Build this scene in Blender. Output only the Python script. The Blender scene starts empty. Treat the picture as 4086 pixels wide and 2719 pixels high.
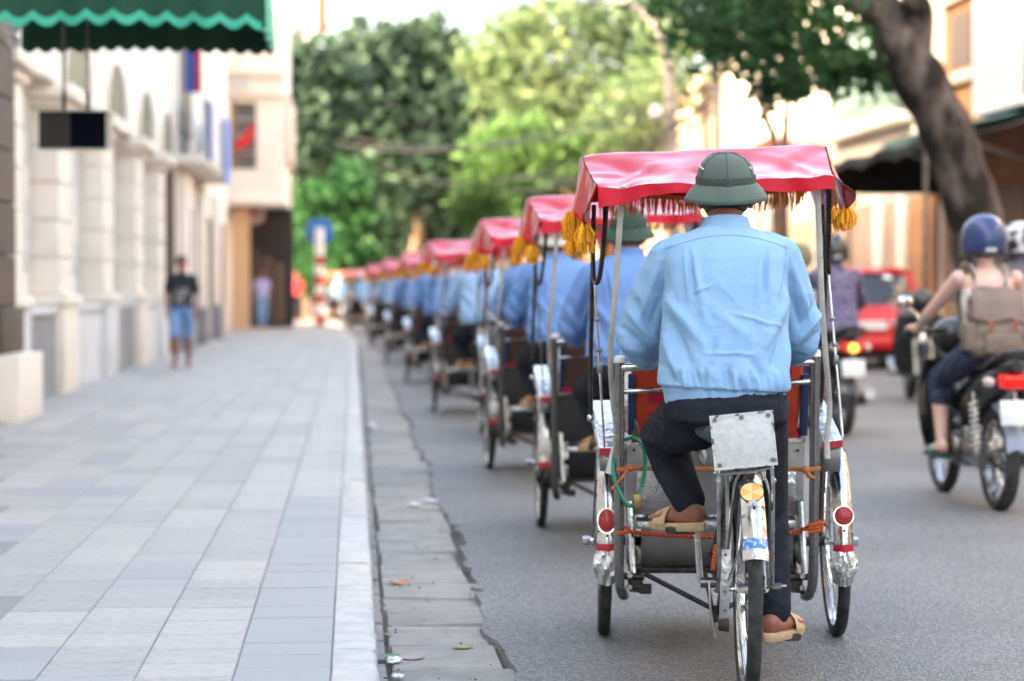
import bpy, bmesh, math, random
import numpy as np
from mathutils import Vector, Matrix
from mathutils.bvhtree import BVHTree

random.seed(7)
rng = np.random.default_rng(7)
R = math.radians
scene = bpy.context.scene
col = scene.collection

# ------------------------------------------------------------------ camera, sky, sun, exposure
FPX, CX, CY = 9080.0, 2043.0, 1359.5          # photograph pixels (4086 x 2719)
CAMH = 1.22
YAW = math.atan((CX - 1410) / FPX)
PITCH = -math.atan((CY - 1148) / FPX)
cam_data = bpy.data.cameras.new('camera')
cam_data.lens = 80.0
cam_data.sensor_width = 36.0
cam_data.clip_start = 0.1
cam_data.clip_end = 3000
cam_data.dof.use_dof = True
cam_data.dof.focus_distance = 6.85
cam_data.dof.aperture_fstop = 2.3
cam = bpy.data.objects.new('camera', cam_data)
col.objects.link(cam)
cam.location = (0, 0, CAMH)
cam.rotation_euler = (math.pi / 2 + PITCH, 0, -YAW)
scene.camera = cam

SUN_EL, SUN_AZ = R(23), R(20)                  # sun on the left, a little behind the camera
SUN = Vector((-math.cos(SUN_EL) * math.cos(SUN_AZ), -math.cos(SUN_EL) * math.sin(SUN_AZ), math.sin(SUN_EL)))
world = bpy.data.worlds.new('World')
scene.world = world
world.use_nodes = True
wn = world.node_tree
sky = wn.nodes.new('ShaderNodeTexSky')
sky.sky_type = 'NISHITA'
sky.sun_disc = False
sky.sun_elevation = SUN_EL
sky.sun_rotation = math.atan2(SUN.x, SUN.y)
sky.air_density = 1.0
sky.dust_density = 7.0
sky.ozone_density = 1.0
wn.nodes['Background'].inputs['Strength'].default_value = 0.15
wn.links.new(sky.outputs[0], wn.nodes['Background'].inputs['Color'])
sd = bpy.data.lights.new('sun', 'SUN')
sd.energy = 2.2
sd.angle = R(0.6)
sd.color = (1.0, 0.90, 0.76)
sun = bpy.data.objects.new('sun', sd)
col.objects.link(sun)
sun.location = (0, 0, 30)
sun.rotation_euler = SUN.to_track_quat('Z', 'Y').to_euler()
vs = scene.view_settings
vs.view_transform = 'Standard'
vs.look = 'None'
vs.exposure = 3.65
vs.gamma = 1.0
vs.use_white_balance = True            # shade white balance, as the camera was set
vs.white_balance_temperature = 7350
vs.white_balance_tint = 10
vs.use_curve_mapping = False
scene.cycles.use_denoising = True
scene.cycles.max_bounces = 7
scene.cycles.diffuse_bounces = 4
scene.cycles.glossy_bounces = 3
scene.cycles.transmission_bounces = 4
scene.cycles.sample_clamp_indirect = 6.0
scene.cycles.caustics_reflective = False
scene.cycles.caustics_refractive = False

_F = Vector((math.sin(YAW) * math.cos(PITCH), math.cos(YAW) * math.cos(PITCH), math.sin(PITCH)))
_R = Vector((math.cos(YAW), -math.sin(YAW), 0))
_U = _R.cross(_F)
def at(u, v, Y):
    """photo pixel at world depth Y"""
    d = _F + _R * ((u - CX) / FPX) - _U * ((v - CY) / FPX)
    return Vector((0, 0, CAMH)) + d * (Y / d.y)

# ------------------------------------------------------------------ materials
MATS = {}
def mat(name, c, rough=0.6, metal=0.0, c2=None, nscale=6.0, namt=1.0, ndetail=4, bump=0.0, bscale=60.0, coat=0.0, spec=0.5,
        sheen=0.0, vary=0.0, rvar=0.0, trans=0.0, emit=None, stretch=None, alpha=1.0, ior=1.45, lo=0.35, hi=0.65):
    if name in MATS:
        return MATS[name]
    m = bpy.data.materials.new(name)
    m.use_nodes = True
    nt = m.node_tree
    b = nt.nodes['Principled BSDF']
    N = lambda t: nt.nodes.new(t)
    L = nt.links.new
    b.inputs['Roughness'].default_value = rough
    b.inputs['Metallic'].default_value = metal
    b.inputs['IOR'].default_value = ior
    b.inputs['Specular IOR Level'].default_value = spec
    b.inputs['Coat Weight'].default_value = coat
    b.inputs['Coat Roughness'].default_value = 0.08
    b.inputs['Sheen Weight'].default_value = sheen
    b.inputs['Transmission Weight'].default_value = trans
    tc = N('ShaderNodeTexCoord')
    src = tc.outputs['Object']
    if stretch:
        mp = N('ShaderNodeMapping')
        mp.inputs['Scale'].default_value = stretch
        L(src, mp.inputs['Vector'])
        src = mp.outputs[0]
    colsock = None
    nz = N('ShaderNodeTexNoise')
    nz.inputs['Scale'].default_value = nscale
    nz.inputs['Detail'].default_value = ndetail
    L(src, nz.inputs['Vector'])
    if c2 is not None:
        rp = N('ShaderNodeMapRange')
        rp.inputs['From Min'].default_value = lo
        rp.inputs['From Max'].default_value = hi
        rp.inputs['To Max'].default_value = namt
        L(nz.outputs['Fac'], rp.inputs['Value'])
        mx = N('ShaderNodeMix')
        mx.data_type = 'RGBA'
        mx.inputs[6].default_value = (*c, 1)
        mx.inputs[7].default_value = (*c2, 1)
        L(rp.outputs[0], mx.inputs[0])
        colsock = mx.outputs[2]
    if vary:
        oi = N('ShaderNodeObjectInfo')
        ge = N('ShaderNodeNewGeometry')
        ad = N('ShaderNodeMath'); ad.operation = 'ADD'
        L(oi.outputs['Random'], ad.inputs[0]); L(ge.outputs['Random Per Island'], ad.inputs[1])
        fr = N('ShaderNodeMath'); fr.operation = 'FRACT'
        L(ad.outputs[0], fr.inputs[0])
        mr = N('ShaderNodeMapRange')
        mr.inputs['To Min'].default_value = 1 - vary
        mr.inputs['To Max'].default_value = 1 + vary
        L(fr.outputs[0], mr.inputs['Value'])
        hs = N('ShaderNodeHueSaturation')
        L(mr.outputs[0], hs.inputs['Value'])
        if colsock: L(colsock, hs.inputs['Color'])
        else: hs.inputs['Color'].default_value = (*c, 1)
        colsock = hs.outputs[0]
    if colsock: L(colsock, b.inputs['Base Color'])
    else: b.inputs['Base Color'].default_value = (*c, 1)
    if rvar:
        rr = N('ShaderNodeMapRange')
        rr.inputs['From Min'].default_value = 0.3; rr.inputs['From Max'].default_value = 0.7
        rr.inputs['To Min'].default_value = max(0.03, rough - rvar); rr.inputs['To Max'].default_value = min(1, rough + rvar)
        L(nz.outputs['Fac'], rr.inputs['Value']); L(rr.outputs[0], b.inputs['Roughness'])
    if bump:
        bn = N('ShaderNodeTexNoise')
        bn.inputs['Scale'].default_value = bscale
        bn.inputs['Detail'].default_value = 4
        L(src, bn.inputs['Vector'])
        bp = N('ShaderNodeBump')
        bp.inputs['Strength'].default_value = bump
        bp.inputs['Distance'].default_value = 0.02
        L(bn.outputs['Fac'], bp.inputs['Height'])
        L(bp.outputs[0], b.inputs['Normal'])
    if emit:
        b.inputs['Emission Color'].default_value = (*emit[:3], 1)
        b.inputs['Emission Strength'].default_value = emit[3]
    m.diffuse_color = (*c, 1)
    MATS[name] = m
    return m

def leaf_mat(name, c, c2, tw=0.45):
    m = bpy.data.materials.new(name)
    m.use_nodes = True
    nt = m.node_tree; L = nt.links.new
    for n in list(nt.nodes): nt.nodes.remove(n)
    out = nt.nodes.new('ShaderNodeOutputMaterial')
    ge = nt.nodes.new('ShaderNodeNewGeometry')
    mx = nt.nodes.new('ShaderNodeMix'); mx.data_type = 'RGBA'
    mx.inputs[6].default_value = (*c, 1); mx.inputs[7].default_value = (*c2, 1)
    L(ge.outputs['Random Per Island'], mx.inputs[0])
    p = nt.nodes.new('ShaderNodeBsdfPrincipled')
    p.inputs['Roughness'].default_value = 0.65
    p.inputs['Specular IOR Level'].default_value = 0.2
    L(mx.outputs[2], p.inputs['Base Color'])
    t = nt.nodes.new('ShaderNodeBsdfTranslucent')
    L(mx.outputs[2], t.inputs['Color'])
    ms = nt.nodes.new('ShaderNodeMixShader'); ms.inputs[0].default_value = tw
    L(p.outputs[0], ms.inputs[1]); L(t.outputs[0], ms.inputs[2]); L(ms.outputs[0], out.inputs[0])
    return m

# ------------------------------------------------------------------ mesh helpers
class MB:
    def __init__(s): s.v = []; s.f = []
    def add(s, vs_, fs):
        o = len(s.v)
        s.v += [tuple(p) for p in vs_]
        s.f += [tuple(i + o for i in f) for f in fs]
        return s
    def hexa(s, p):
        """8 corners: bottom ring 0-3, top ring 4-7"""
        return s.add(p, [(3, 2, 1, 0), (4, 5, 6, 7), (0, 1, 5, 4), (1, 2, 6, 5), (2, 3, 7, 6), (3, 0, 4, 7)])
    def box(s, x0, x1, y0, y1, z0, z1):
        return s.hexa([(x0, y0, z0), (x1, y0, z0), (x1, y1, z0), (x0, y1, z0), (x0, y0, z1), (x1, y0, z1), (x1, y1, z1), (x0, y1, z1)])
    def obox(s, c, size, rot=None):
        a, b, d = (k / 2 for k in size)
        P = [Vector((i, j, k)) for k in (-d, d) for i, j in ((-a, -b), (a, -b), (a, b), (-a, b))]
        if rot: P = [rot @ p for p in P]
        return s.hexa([p + Vector(c) for p in P])
    def tube(s, path, r, n=8, caps=True, flat=None):
        path = [Vector(p) for p in path]
        k = len(path)
        rs = r if isinstance(r, (list, tuple)) else [r] * k
        T = []
        for i in range(k):
            t = path[min(i + 1, k - 1)] - path[max(i - 1, 0)]
            T.append(t.normalized() if t.length > 1e-9 else Vector((0, 0, 1)))
        ref = Vector((0, 0, 1)) if abs(T[0].z) < 0.9 else Vector((1, 0, 0))
        nrm = (ref - T[0] * ref.dot(T[0])).normalized()
        vs_, fs = [], []
        for i in range(k):
            nrm = (nrm - T[i] * nrm.dot(T[i]))
            nrm = nrm.normalized() if nrm.length > 1e-6 else T[i].orthogonal().normalized()
            bn = T[i].cross(nrm)
            for j in range(n):
                a = 2 * math.pi * j / n
                ra, rb = (rs[i], rs[i]) if not flat else (rs[i] * flat[0], rs[i] * flat[1])
                vs_.append(path[i] + nrm * (math.cos(a) * ra) + bn * (math.sin(a) * rb))
        for i in range(k - 1):
            for j in range(n):
                a, b = i * n + j, i * n + (j + 1) % n
                fs.append((a, b, b + n, a + n))
        if caps:
            fs.append(tuple(range(n - 1, -1, -1)))
            fs.append(tuple((k - 1) * n + j for j in range(n)))
        return s.add(vs_, fs)
    def lathe(s, prof, n=24, axis='z', c=(0, 0, 0), sx=1, sy=1, a0=0, a1=2 * math.pi):
        """prof: list of (radius, height)"""
        full = abs(a1 - a0) > 6.28
        m = n if full else n + 1
        vs_, fs = [], []
        for r, h in prof:
            for j in range(m):
                a = a0 + (a1 - a0) * j / n
                x, y = r * math.cos(a) * sx, r * math.sin(a) * sy
                p = (x, y, h) if axis == 'z' else ((h, x, y) if axis == 'x' else (x, h, y))
                vs_.append((p[0] + c[0], p[1] + c[1], p[2] + c[2]))
        for i in range(len(prof) - 1):
            for j in range(n):
                a, b = i * m + j, i * m + (j + 1) % m
                fs.append((a, b, b + m, a + m))
        return s.add(vs_, fs)
    def ball(s, c, r, n=12, m=8):
        rx, ry, rz = r if isinstance(r, (list, tuple)) else (r, r, r)
        vs_ = [(c[0], c[1], c[2] - rz)]
        for i in range(1, m):
            t = -math.pi / 2 + math.pi * i / m
            for j in range(n):
                a = 2 * math.pi * j / n
                vs_.append((c[0] + rx * math.cos(t) * math.cos(a), c[1] + ry * math.cos(t) * math.sin(a), c[2] + rz * math.sin(t)))
        vs_.append((c[0], c[1], c[2] + rz))
        fs = [(0, 1 + (j + 1) % n, 1 + j) for j in range(n)]
        for i in range(m - 2):
            for j in range(n):
                a, b = 1 + i * n + j, 1 + i * n + (j + 1) % n
                fs.append((a, b, b + n, a + n))
        e = len(vs_) - 1
        fs += [(1 + (m - 2) * n + j, 1 + (m - 2) * n + (j + 1) % n, e) for j in range(n)]
        return s.add(vs_, fs)
    def grid(s, P, thick=0.0):
        """P: rows of points; thick extrudes downward along z into a closed sheet"""
        nr, nc = len(P), len(P[0])
        vs_ = [Vector(p) for r in P for p in r]
        fs = [(i * nc + j, i * nc + j + 1, (i + 1) * nc + j + 1, (i + 1) * nc + j) for i in range(nr - 1) for j in range(nc - 1)]
        return s.add(vs_, fs)
    def prism(s, pts, y0, y1, axis='y'):
        n = len(pts)
        def mk(a, b, y): return (a, y, b) if axis == 'y' else ((y, a, b) if axis == 'x' else (a, b, y))
        vs_ = [mk(a, b, y0) for a, b in pts] + [mk(a, b, y1) for a, b in pts]
        fs = [tuple(range(n - 1, -1, -1)), tuple(range(n, 2 * n))] + [(i, (i + 1) % n, n + (i + 1) % n, n + i) for i in range(n)]
        return s.add(vs_, fs)
    def mesh(s, name='m', smooth=True, bevel=0.0, fixn=True, seg=2):
        me = bpy.data.meshes.new(name)
        me.from_pydata(s.v, [], s.f)
        if fixn or bevel:
            bm = bmesh.new(); bm.from_mesh(me)
            if bevel:
                bmesh.ops.remove_doubles(bm, verts=bm.verts, dist=1e-6)
                bmesh.ops.bevel(bm, geom=list(bm.edges), offset=bevel, segments=seg, affect='EDGES', profile=0.5, clamp_overlap=True)
            bmesh.ops.recalc_face_normals(bm, faces=bm.faces)
            bm.to_mesh(me); bm.free()
        if smooth:
            me.polygons.foreach_set('use_smooth', [True] * len(me.polygons))
            me.set_sharp_from_angle(angle=R(38))
        me.update()
        return me
    def build(s, name, m, parent=None, **kw):
        return obj(name, s.mesh(name, **kw), m, parent)

def obj(name, me, m, parent=None, loc=None):
    o = bpy.data.objects.new(name, me)
    col.objects.link(o)
    if m is not None and not me.materials: me.materials.append(m)
    if parent is not None: o.parent = parent
    if loc is not None: o.location = loc
    return o
def tag(o, label, cat=None, group=None, kind=None):
    o['label'] = label
    if cat: o['category'] = cat
    if group: o['group'] = group
    if kind: o['kind'] = kind
    return o
def thing(name, label, cat, loc=(0, 0, 0), rz=0, group=None):
    o = bpy.data.objects.new(name, None)
    col.objects.link(o)
    o.location = loc
    o.rotation_euler = (0, 0, rz)
    o.empty_display_size = 0.2
    return tag(o, label, cat, group)
def copy_tree(o, parent=None):
    c = o.copy(); col.objects.link(c); c.parent = parent
    for k in ('label', 'category', 'group'):
        if k in c and parent is not None: del c[k]
    for ch in list(o.children): copy_tree(ch, c)
    return c
def override(root, name, m):
    for ch in root.children_recursive:
        if ch.name.split('.')[0] == name and ch.material_slots:
            ch.material_slots[0].link = 'OBJECT'
            ch.material_slots[0].material = m

def remesh(mb, voxel, smooth=4, fac=0.5):
    """union of closed overlapping shapes as one continuous surface"""
    me = bpy.data.meshes.new('tmp')
    me.from_pydata(mb.v, [], mb.f)
    bm = bmesh.new(); bm.from_mesh(me); bmesh.ops.recalc_face_normals(bm, faces=bm.faces); bm.to_mesh(me); bm.free()
    o = bpy.data.objects.new('tmp', me); col.objects.link(o)
    md = o.modifiers.new('r', 'REMESH'); md.mode = 'VOXEL'; md.voxel_size = voxel
    if smooth:
        sm = o.modifiers.new('s', 'SMOOTH'); sm.iterations = smooth; sm.factor = fac
    dg = bpy.context.evaluated_depsgraph_get()
    dg.update()
    res = bpy.data.meshes.new_from_object(o.evaluated_get(dg))
    bpy.data.objects.remove(o); bpy.data.meshes.remove(me)
    res.materials.clear()
    res.polygons.foreach_set('use_smooth', [True] * len(res.polygons))
    return res
def limb(mb, pts, n=12):
    """pts: (pos, radius) chain of tapered capsules"""
    for i, (p, r) in enumerate(pts):
        mb.ball(p, r, n, 8)
        if i: mb.tube([pts[i - 1][0], p], [pts[i - 1][1] * 0.985, r * 0.985], n)
    return mb
def loft(mb, secs, n=28, power=2.4):
    """secs: (cx, cy, cz, half width, half depth) closed loft"""
    vs_, fs = [], []
    for cx, cy, cz, a, b in secs:
        for j in range(n):
            t = 2 * math.pi * j / n
            c, s_ = math.cos(t), math.sin(t)
            vs_.append((cx + a * math.copysign(abs(c) ** (2 / power), c), cy + b * math.copysign(abs(s_) ** (2 / power), s_), cz))
    for i in range(len(secs) - 1):
        for j in range(n):
            a, b = i * n + j, i * n + (j + 1) % n
            fs.append((a, b, b + n, a + n))
    fs.append(tuple(range(n - 1, -1, -1))); fs.append(tuple((len(secs) - 1) * n + j for j in range(n)))
    return mb.add(vs_, fs)
def displace(me, fn):
    n = len(me.vertices)
    co = np.empty(n * 3); me.vertices.foreach_get('co', co); co = co.reshape(-1, 3)
    no = np.empty(n * 3); me.vertices.foreach_get('normal', no); no = no.reshape(-1, 3)
    co = co + no * fn(co, no)[:, None]
    me.vertices.foreach_set('co', co.ravel()); me.update()
def seg_dist(P, a, b):
    a = np.array(a); b = np.array(b); d = b - a
    t = np.clip(((P - a) @ d) / (d @ d), 0, 1)
    return np.linalg.norm(P - (a + t[:, None] * d), axis=1), t
def bez(pts, n=16):
    """Catmull-Rom through points"""
    P = [Vector(p) for p in pts]; P = [P[0] * 2 - P[1]] + P + [P[-1] * 2 - P[-2]]
    out = []
    for i in range(1, len(P) - 2):
        for k in range(n):
            t = k / n
            a, b, c, d = P[i - 1], P[i], P[i + 1], P[i + 2]
            out.append(0.5 * ((2 * b) + (c - a) * t + (2 * a - 5 * b + 4 * c - d) * t * t + (-a + 3 * b - 3 * c + d) * t ** 3))
    out.append(P[-2]); return out

# shared materials
M_CHROME = mat('chrome', (0.56, 0.56, 0.56), 0.2, 1.0, c2=(0.33, 0.31, 0.29), nscale=18, rvar=0.14, namt=0.7, bump=0.12, bscale=25)
M_STEEL = mat('worn_steel', (0.24, 0.235, 0.235), 0.30, 0.95, c2=(0.17, 0.165, 0.16), nscale=14, rvar=0.10)
M_PANEL = mat('sheet_metal', (0.50, 0.485, 0.47), 0.36, 0.85, c2=(0.27, 0.255, 0.24), nscale=5, rvar=0.15, bump=0.12, bscale=7)
M_ALU = mat('crumpled_aluminium', (0.72, 0.73, 0.73), 0.3, 0.9, c2=(0.5, 0.5, 0.5), nscale=20, rvar=0.12, bump=0.5, bscale=24)
M_BLACKMETAL = mat('greasy_black_metal', (0.02, 0.02, 0.02), 0.45, 0.5, c2=(0.06, 0.045, 0.035), nscale=30, bump=0.2, bscale=80)
M_RUBBER = mat('tyre_rubber', (0.022, 0.022, 0.023), 0.72, 0, c2=(0.055, 0.053, 0.05), nscale=25, bump=0.3, bscale=180, spec=0.3)
M_RED_VINYL = mat('red_vinyl', (0.52, 0.006, 0.018), 0.12, 0, c2=(0.42, 0.005, 0.014), nscale=4, coat=0.0, bump=0.16, bscale=7, spec=0.29)
M_REDBAND = mat('red_band', (0.52, 0.004, 0.018), 0.45, bump=0.2, bscale=14, spec=0.25)
M_ORANGE_FRINGE = mat('golden_fringe', (0.90, 0.36, 0.05), 0.75, c2=(0.68, 0.20, 0.04), nscale=40, vary=0.25)
M_SEATRED = mat('seat_red', (0.50, 0.012, 0.06), 0.35, coat=0.2, bump=0.1, bscale=14)
M_SEATORANGE = mat('seat_orange', (0.50, 0.055, 0.012), 0.6, c2=(0.42, 0.02, 0.01), nscale=8, bump=0.15, bscale=30)
M_STRAP = mat('grey_strap', (0.54, 0.50, 0.44), 0.8, c2=(0.40, 0.37, 0.32), nscale=14, bump=0.3, bscale=120)
M_ROPE = mat('orange_rope', (0.50, 0.085, 0.02), 0.8, bump=0.6, bscale=140)
M_TIE = mat('orange_cloth_tie', (0.42, 0.13, 0.045), 0.85, bump=0.4, bscale=90)
M_GREEN = mat('green_cable', (0.0, 0.19, 0.11), 0.3, coat=0.3)
M_BRASS = mat('brass', (0.42, 0.29, 0.12), 0.4, 0.9)
M_REFLRED = mat('red_reflector', (0.42, 0.008, 0.018), 0.15, coat=0.5, bump=0.5, bscale=300)
M_AMBER = mat('amber_reflector', (0.85, 0.36, 0.02), 0.18, coat=0.4)
M_AMBER2 = mat('amber_reflector_pale', (0.85, 0.55, 0.22), 0.2, coat=0.4)
M_TAPE = mat('red_tape', (0.42, 0.01, 0.03), 0.3, bump=0.3, bscale=60)
M_BLUETAPE = mat('blue_tape', (0.03, 0.2, 0.6), 0.4, c2=(0.5, 0.5, 0.5), nscale=70, lo=0.5, hi=0.6)
M_SADDLE = mat('dark_saddle', (0.022, 0.035, 0.042), 0.42, bump=0.1, bscale=200)
M_PLATE = mat('weathered_plate', (0.60, 0.59, 0.57), 0.6, c2=(0.50, 0.49, 0.475), nscale=60, vary=0, bump=0.05, bscale=200)
M_WHITE = mat('white_plastic', (0.75, 0.74, 0.72), 0.45)
M_RAG = mat('white_rag', (0.62, 0.58, 0.54), 0.9, bump=0.5, bscale=60)
M_BOTTLE = mat('brown_bottle', (0.12, 0.06, 0.03), 0.15, coat=0.5)
M_SKIN = mat('skin_tan', (0.24, 0.098, 0.06), 0.5, c2=(0.30, 0.105, 0.07), nscale=16, bump=0.15, bscale=120, spec=0.4)
M_SKINPALE = mat('skin_pale', (0.66, 0.44, 0.35), 0.5, c2=(0.60, 0.36, 0.28), nscale=9)
M_HAIR = mat('black_hair', (0.012, 0.010, 0.010), 0.55, bump=0.5, bscale=150)
M_SHIRT = mat('pale_blue_cotton', (0.215, 0.375, 0.56), 0.85, c2=(0.24, 0.405, 0.59), nscale=7, bump=0.6, bscale=11, sheen=0.0, spec=0.2)
M_SHIRT2 = mat('mid_blue_cotton', (0.125, 0.235, 0.46), 0.85, c2=(0.145, 0.26, 0.49), nscale=7, bump=0.25, bscale=16, spec=0.2)
M_SHIRT3 = mat('washed_blue_cotton', (0.26, 0.40, 0.56), 0.85, bump=0.25, bscale=16, spec=0.2)
M_SEAM = mat('blue_seam', (0.175, 0.315, 0.49), 0.9)
M_TROUSER = mat('charcoal_trousers', (0.0155, 0.017, 0.023), 0.9, c2=(0.024, 0.026, 0.034), nscale=12, bump=0.5, bscale=18, spec=0.12)
M_SANDAL = mat('cream_sandal', (0.50, 0.35, 0.20), 0.7, c2=(0.40, 0.27, 0.15), nscale=25, bump=0.3, bscale=70)
M_HAT = mat('olive_hat_cloth', (0.088, 0.118, 0.096), 0.85, c2=(0.108, 0.140, 0.116), nscale=12, bump=0.15, bscale=220, sheen=0.1, spec=0.2)
M_TASSEL = mat('golden_tassel', (0.95, 0.47, 0.03), 0.85, c2=(0.82, 0.33, 0.02), nscale=40, vary=0.2)
M_HATSEAM = mat('hat_seam_cloth', (0.062, 0.086, 0.069), 0.9)
M_HATDARK = mat('dark_olive_hat_cloth', (0.028, 0.062, 0.040), 0.85, bump=0.2, bscale=150)
M_HATBAND = mat('olive_hat_band', (0.058, 0.082, 0.066), 0.85, bump=0.6, bscale=60, stretch=(1, 1, 6))
M_HATBEIGE = mat('beige_hat_cloth', (0.52, 0.46, 0.38), 0.9)
M_HATWHITE = mat('off_white_hat_cloth', (0.66, 0.62, 0.56), 0.9)
M_ORANGEVINYL = mat('orange_vinyl', (0.72, 0.10, 0.03), 0.3, coat=0.3, bump=0.10, bscale=9)
M_GLASS = mat('dark_glass', (0.012, 0.014, 0.016), 0.06, spec=0.7)
# ------------------------------------------------------------------ ground, road, gutter, kerb, pavement
def bend(x, y):
    return x - 0.0011 * max(0.0, y - 44) ** 2
SW = 0.11
M_DIRT = mat('packed_dirt', (0.085, 0.080, 0.072), 0.95, c2=(0.12, 0.112, 0.10), nscale=5, bump=0.4, bscale=40)
def asphalt(name):
    m = mat(name, (0.125, 0.124, 0.124), 0.6, c2=(0.160, 0.158, 0.156), nscale=0.9, ndetail=6, spec=0.45)
    nt = m.node_tree; L = nt.links.new; b = nt.nodes['Principled BSDF']
    tc = nt.nodes.new('ShaderNodeTexCoord')
    vo = nt.nodes.new('ShaderNodeTexVoronoi'); vo.inputs['Scale'].default_value = 115
    L(tc.outputs['Object'], vo.inputs['Vector'])
    n2 = nt.nodes.new('ShaderNodeTexNoise'); n2.inputs['Scale'].default_value = 130; n2.inputs['Detail'].default_value = 3
    L(tc.outputs['Object'], n2.inputs['Vector'])
    ramp = nt.nodes.new('ShaderNodeMapRange'); ramp.inputs['From Min'].default_value = 0.55; ramp.inputs['From Max'].default_value = 0.72; ramp.inputs['To Max'].default_value = 0.75
    L(n2.outputs['Fac'], ramp.inputs['Value'])
    old = b.inputs['Base Color'].links[0].from_socket
    mx = nt.nodes.new('ShaderNodeMix'); mx.data_type = 'RGBA'; mx.inputs[7].default_value = (0.34, 0.33, 0.32, 1)
    L(ramp.outputs[0], mx.inputs[0]); L(old, mx.inputs[6])
    hs = nt.nodes.new('ShaderNodeHueSaturation')                 # each stone a little different
    mr = nt.nodes.new('ShaderNodeMapRange'); mr.inputs['To Min'].default_value = 0.5; mr.inputs['To Max'].default_value = 1.45
    sep = nt.nodes.new('ShaderNodeSeparateColor'); L(vo.outputs['Color'], sep.inputs[0]); L(sep.outputs[0], mr.inputs['Value']); L(mr.outputs[0], hs.inputs['Value'])
    L(mx.outputs[2], hs.inputs['Color']); L(hs.outputs[0], b.inputs['Base Color'])
    bp = nt.nodes.new('ShaderNodeBump'); bp.inputs['Strength'].default_value = 0.8; bp.inputs['Distance'].default_value = 0.008
    L(vo.outputs['Distance'], bp.inputs['Height']); L(bp.outputs[0], b.inputs['Normal'])
    return m
M_ASPHALT = asphalt('asphalt')
mb = MB(); mb.box(-400, 400, -60, 900, -0.30, -0.030)
tag(mb.build('ground', M_DIRT, smooth=False), 'bare grey earth under and around the street', 'ground', kind='structure')
# road: a sheet with a broken left edge
rr = random.Random(11)
edge = []
y = -15.0
while y < 140:
    stepy = rr.uniform(0.07, 0.20) if y < 30 else 1.0
    jag = rr.uniform(-0.022, 0.022) + 0.022 * math.sin(y * 1.3) + (0.05 if rr.random() < .07 else 0)
    edge.append((bend(0.49 + jag, y), y)); y += stepy
vs_, fs = [], []
for x, y in edge:
    vs_ += [(x - .012, y, -0.04), (x + 0.004, y, 0.006), (bend(9.3, y), y, 0.0)]
for i in range(len(edge) - 1):
    a = i * 3
    fs += [(a, a + 1, a + 4, a + 3), (a + 1, a + 2, a + 5, a + 4)]
mb = MB(); mb.add(vs_, fs)
road = tag(mb.build('road', M_ASPHALT, smooth=False), 'worn grey asphalt road with a crumbling left edge', 'road', kind='structure')
mb = MB(); mb.box(-60, 60, 140.0, 175, -0.04, -0.004); cr_ = mb.build('road', M_ASPHALT, smooth=False); tag(cr_, 'asphalt cross street at the far end', 'road', kind='structure')
mb = MB(); mb.box(-60, -3.62, 68, 76, -0.04, -0.004); tag(mb.build('road', M_ASPHALT, smooth=False), 'asphalt side street opening on the left past the last house', 'road', kind='structure')

# gutter slabs
M_GUT = mat('gutter_concrete', (0.30, 0.285, 0.265), 0.8, c2=(0.23, 0.22, 0.205), nscale=7, ndetail=8, bump=0.35, bscale=45, vary=0.10, spec=0.3)
gut = thing('gutter', 'row of worn concrete gutter slabs between kerb and asphalt', 'gutter'); gut['kind'] = 'structure'
y = 5.4
joints = [5.4, 5.9, 6.4, 6.87, 7.29, 7.76, 8.23, 8.57, 8.95, 9.42, 10.05, 10.53, 11.0, 11.4]
while joints[-1] < 60: joints.append(joints[-1] + rr.uniform(0.36, 0.56))
for i in range(len(joints) - 1):
    y0, y1 = joints[i] + rr.uniform(.004, .014), joints[i + 1] - rr.uniform(.004, .014)
    xr0 = 0.492 + rr.uniform(-.025, .03); xl = 0.115 + rr.uniform(-.010, .012)
    q = lambda v: v + rr.uniform(-.008, .008)
    zt = -0.006 + rr.uniform(-.006, .004)
    tl = rr.uniform(-.004, .004)
    pts = [(bend(xl, y0), q(y0)), (bend(xl + .12, y0), q(y0)), (bend(xr0 - .1, y0), q(y0)), (bend(q(xr0), y0), q(y0)), (bend(q(xr0), y1), q(y1)), (bend(xr0 - .12, y1), q(y1)), (bend(xl + .1, y1), q(y1)), (bend(xl, y1), q(y1))]
    n = len(pts); cxx = sum(p[0] for p in pts) / n; cyy = sum(p[1] for p in pts) / n
    mb = MB()
    vv = [(x, yy, -0.06) for x, yy in pts] + [(x, yy, zt - .010 + tl * (x - cxx) * 8) for x, yy in pts] + [(x + (cxx - x) * .035, yy + (cyy - yy) * .035, zt + tl * (x - cxx) * 8) for x, yy in pts]
    ff = [tuple(range(2 * n, 3 * n))] + [(k + o, (k + 1) % n + o, (k + 1) % n + n + o, k + n + o) for k in range(n) for o in (0, n)]
    mb.add(vv, ff); mb.build('gutter_slab', M_GUT, gut)
# strip of small set stones against the kerb foot
for i in range(60):
    y0 = 5.4 + i * .42 + rr.uniform(-.03, .03)
    mb = MB(); mb.hexa([(.073, y0, -.06), (.108, y0, -.06), (.106, y0 + .36, -.06), (.073, y0 + .36, -.06), (.073, y0, -.012), (.106, y0 + rr.uniform(0, .02), -.014), (.104, y0 + .36, -.010), (.073, y0 + .36, -.008)])
    mb.build('gutter_slab', M_GUT, gut, bevel=.004, seg=1)
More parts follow.
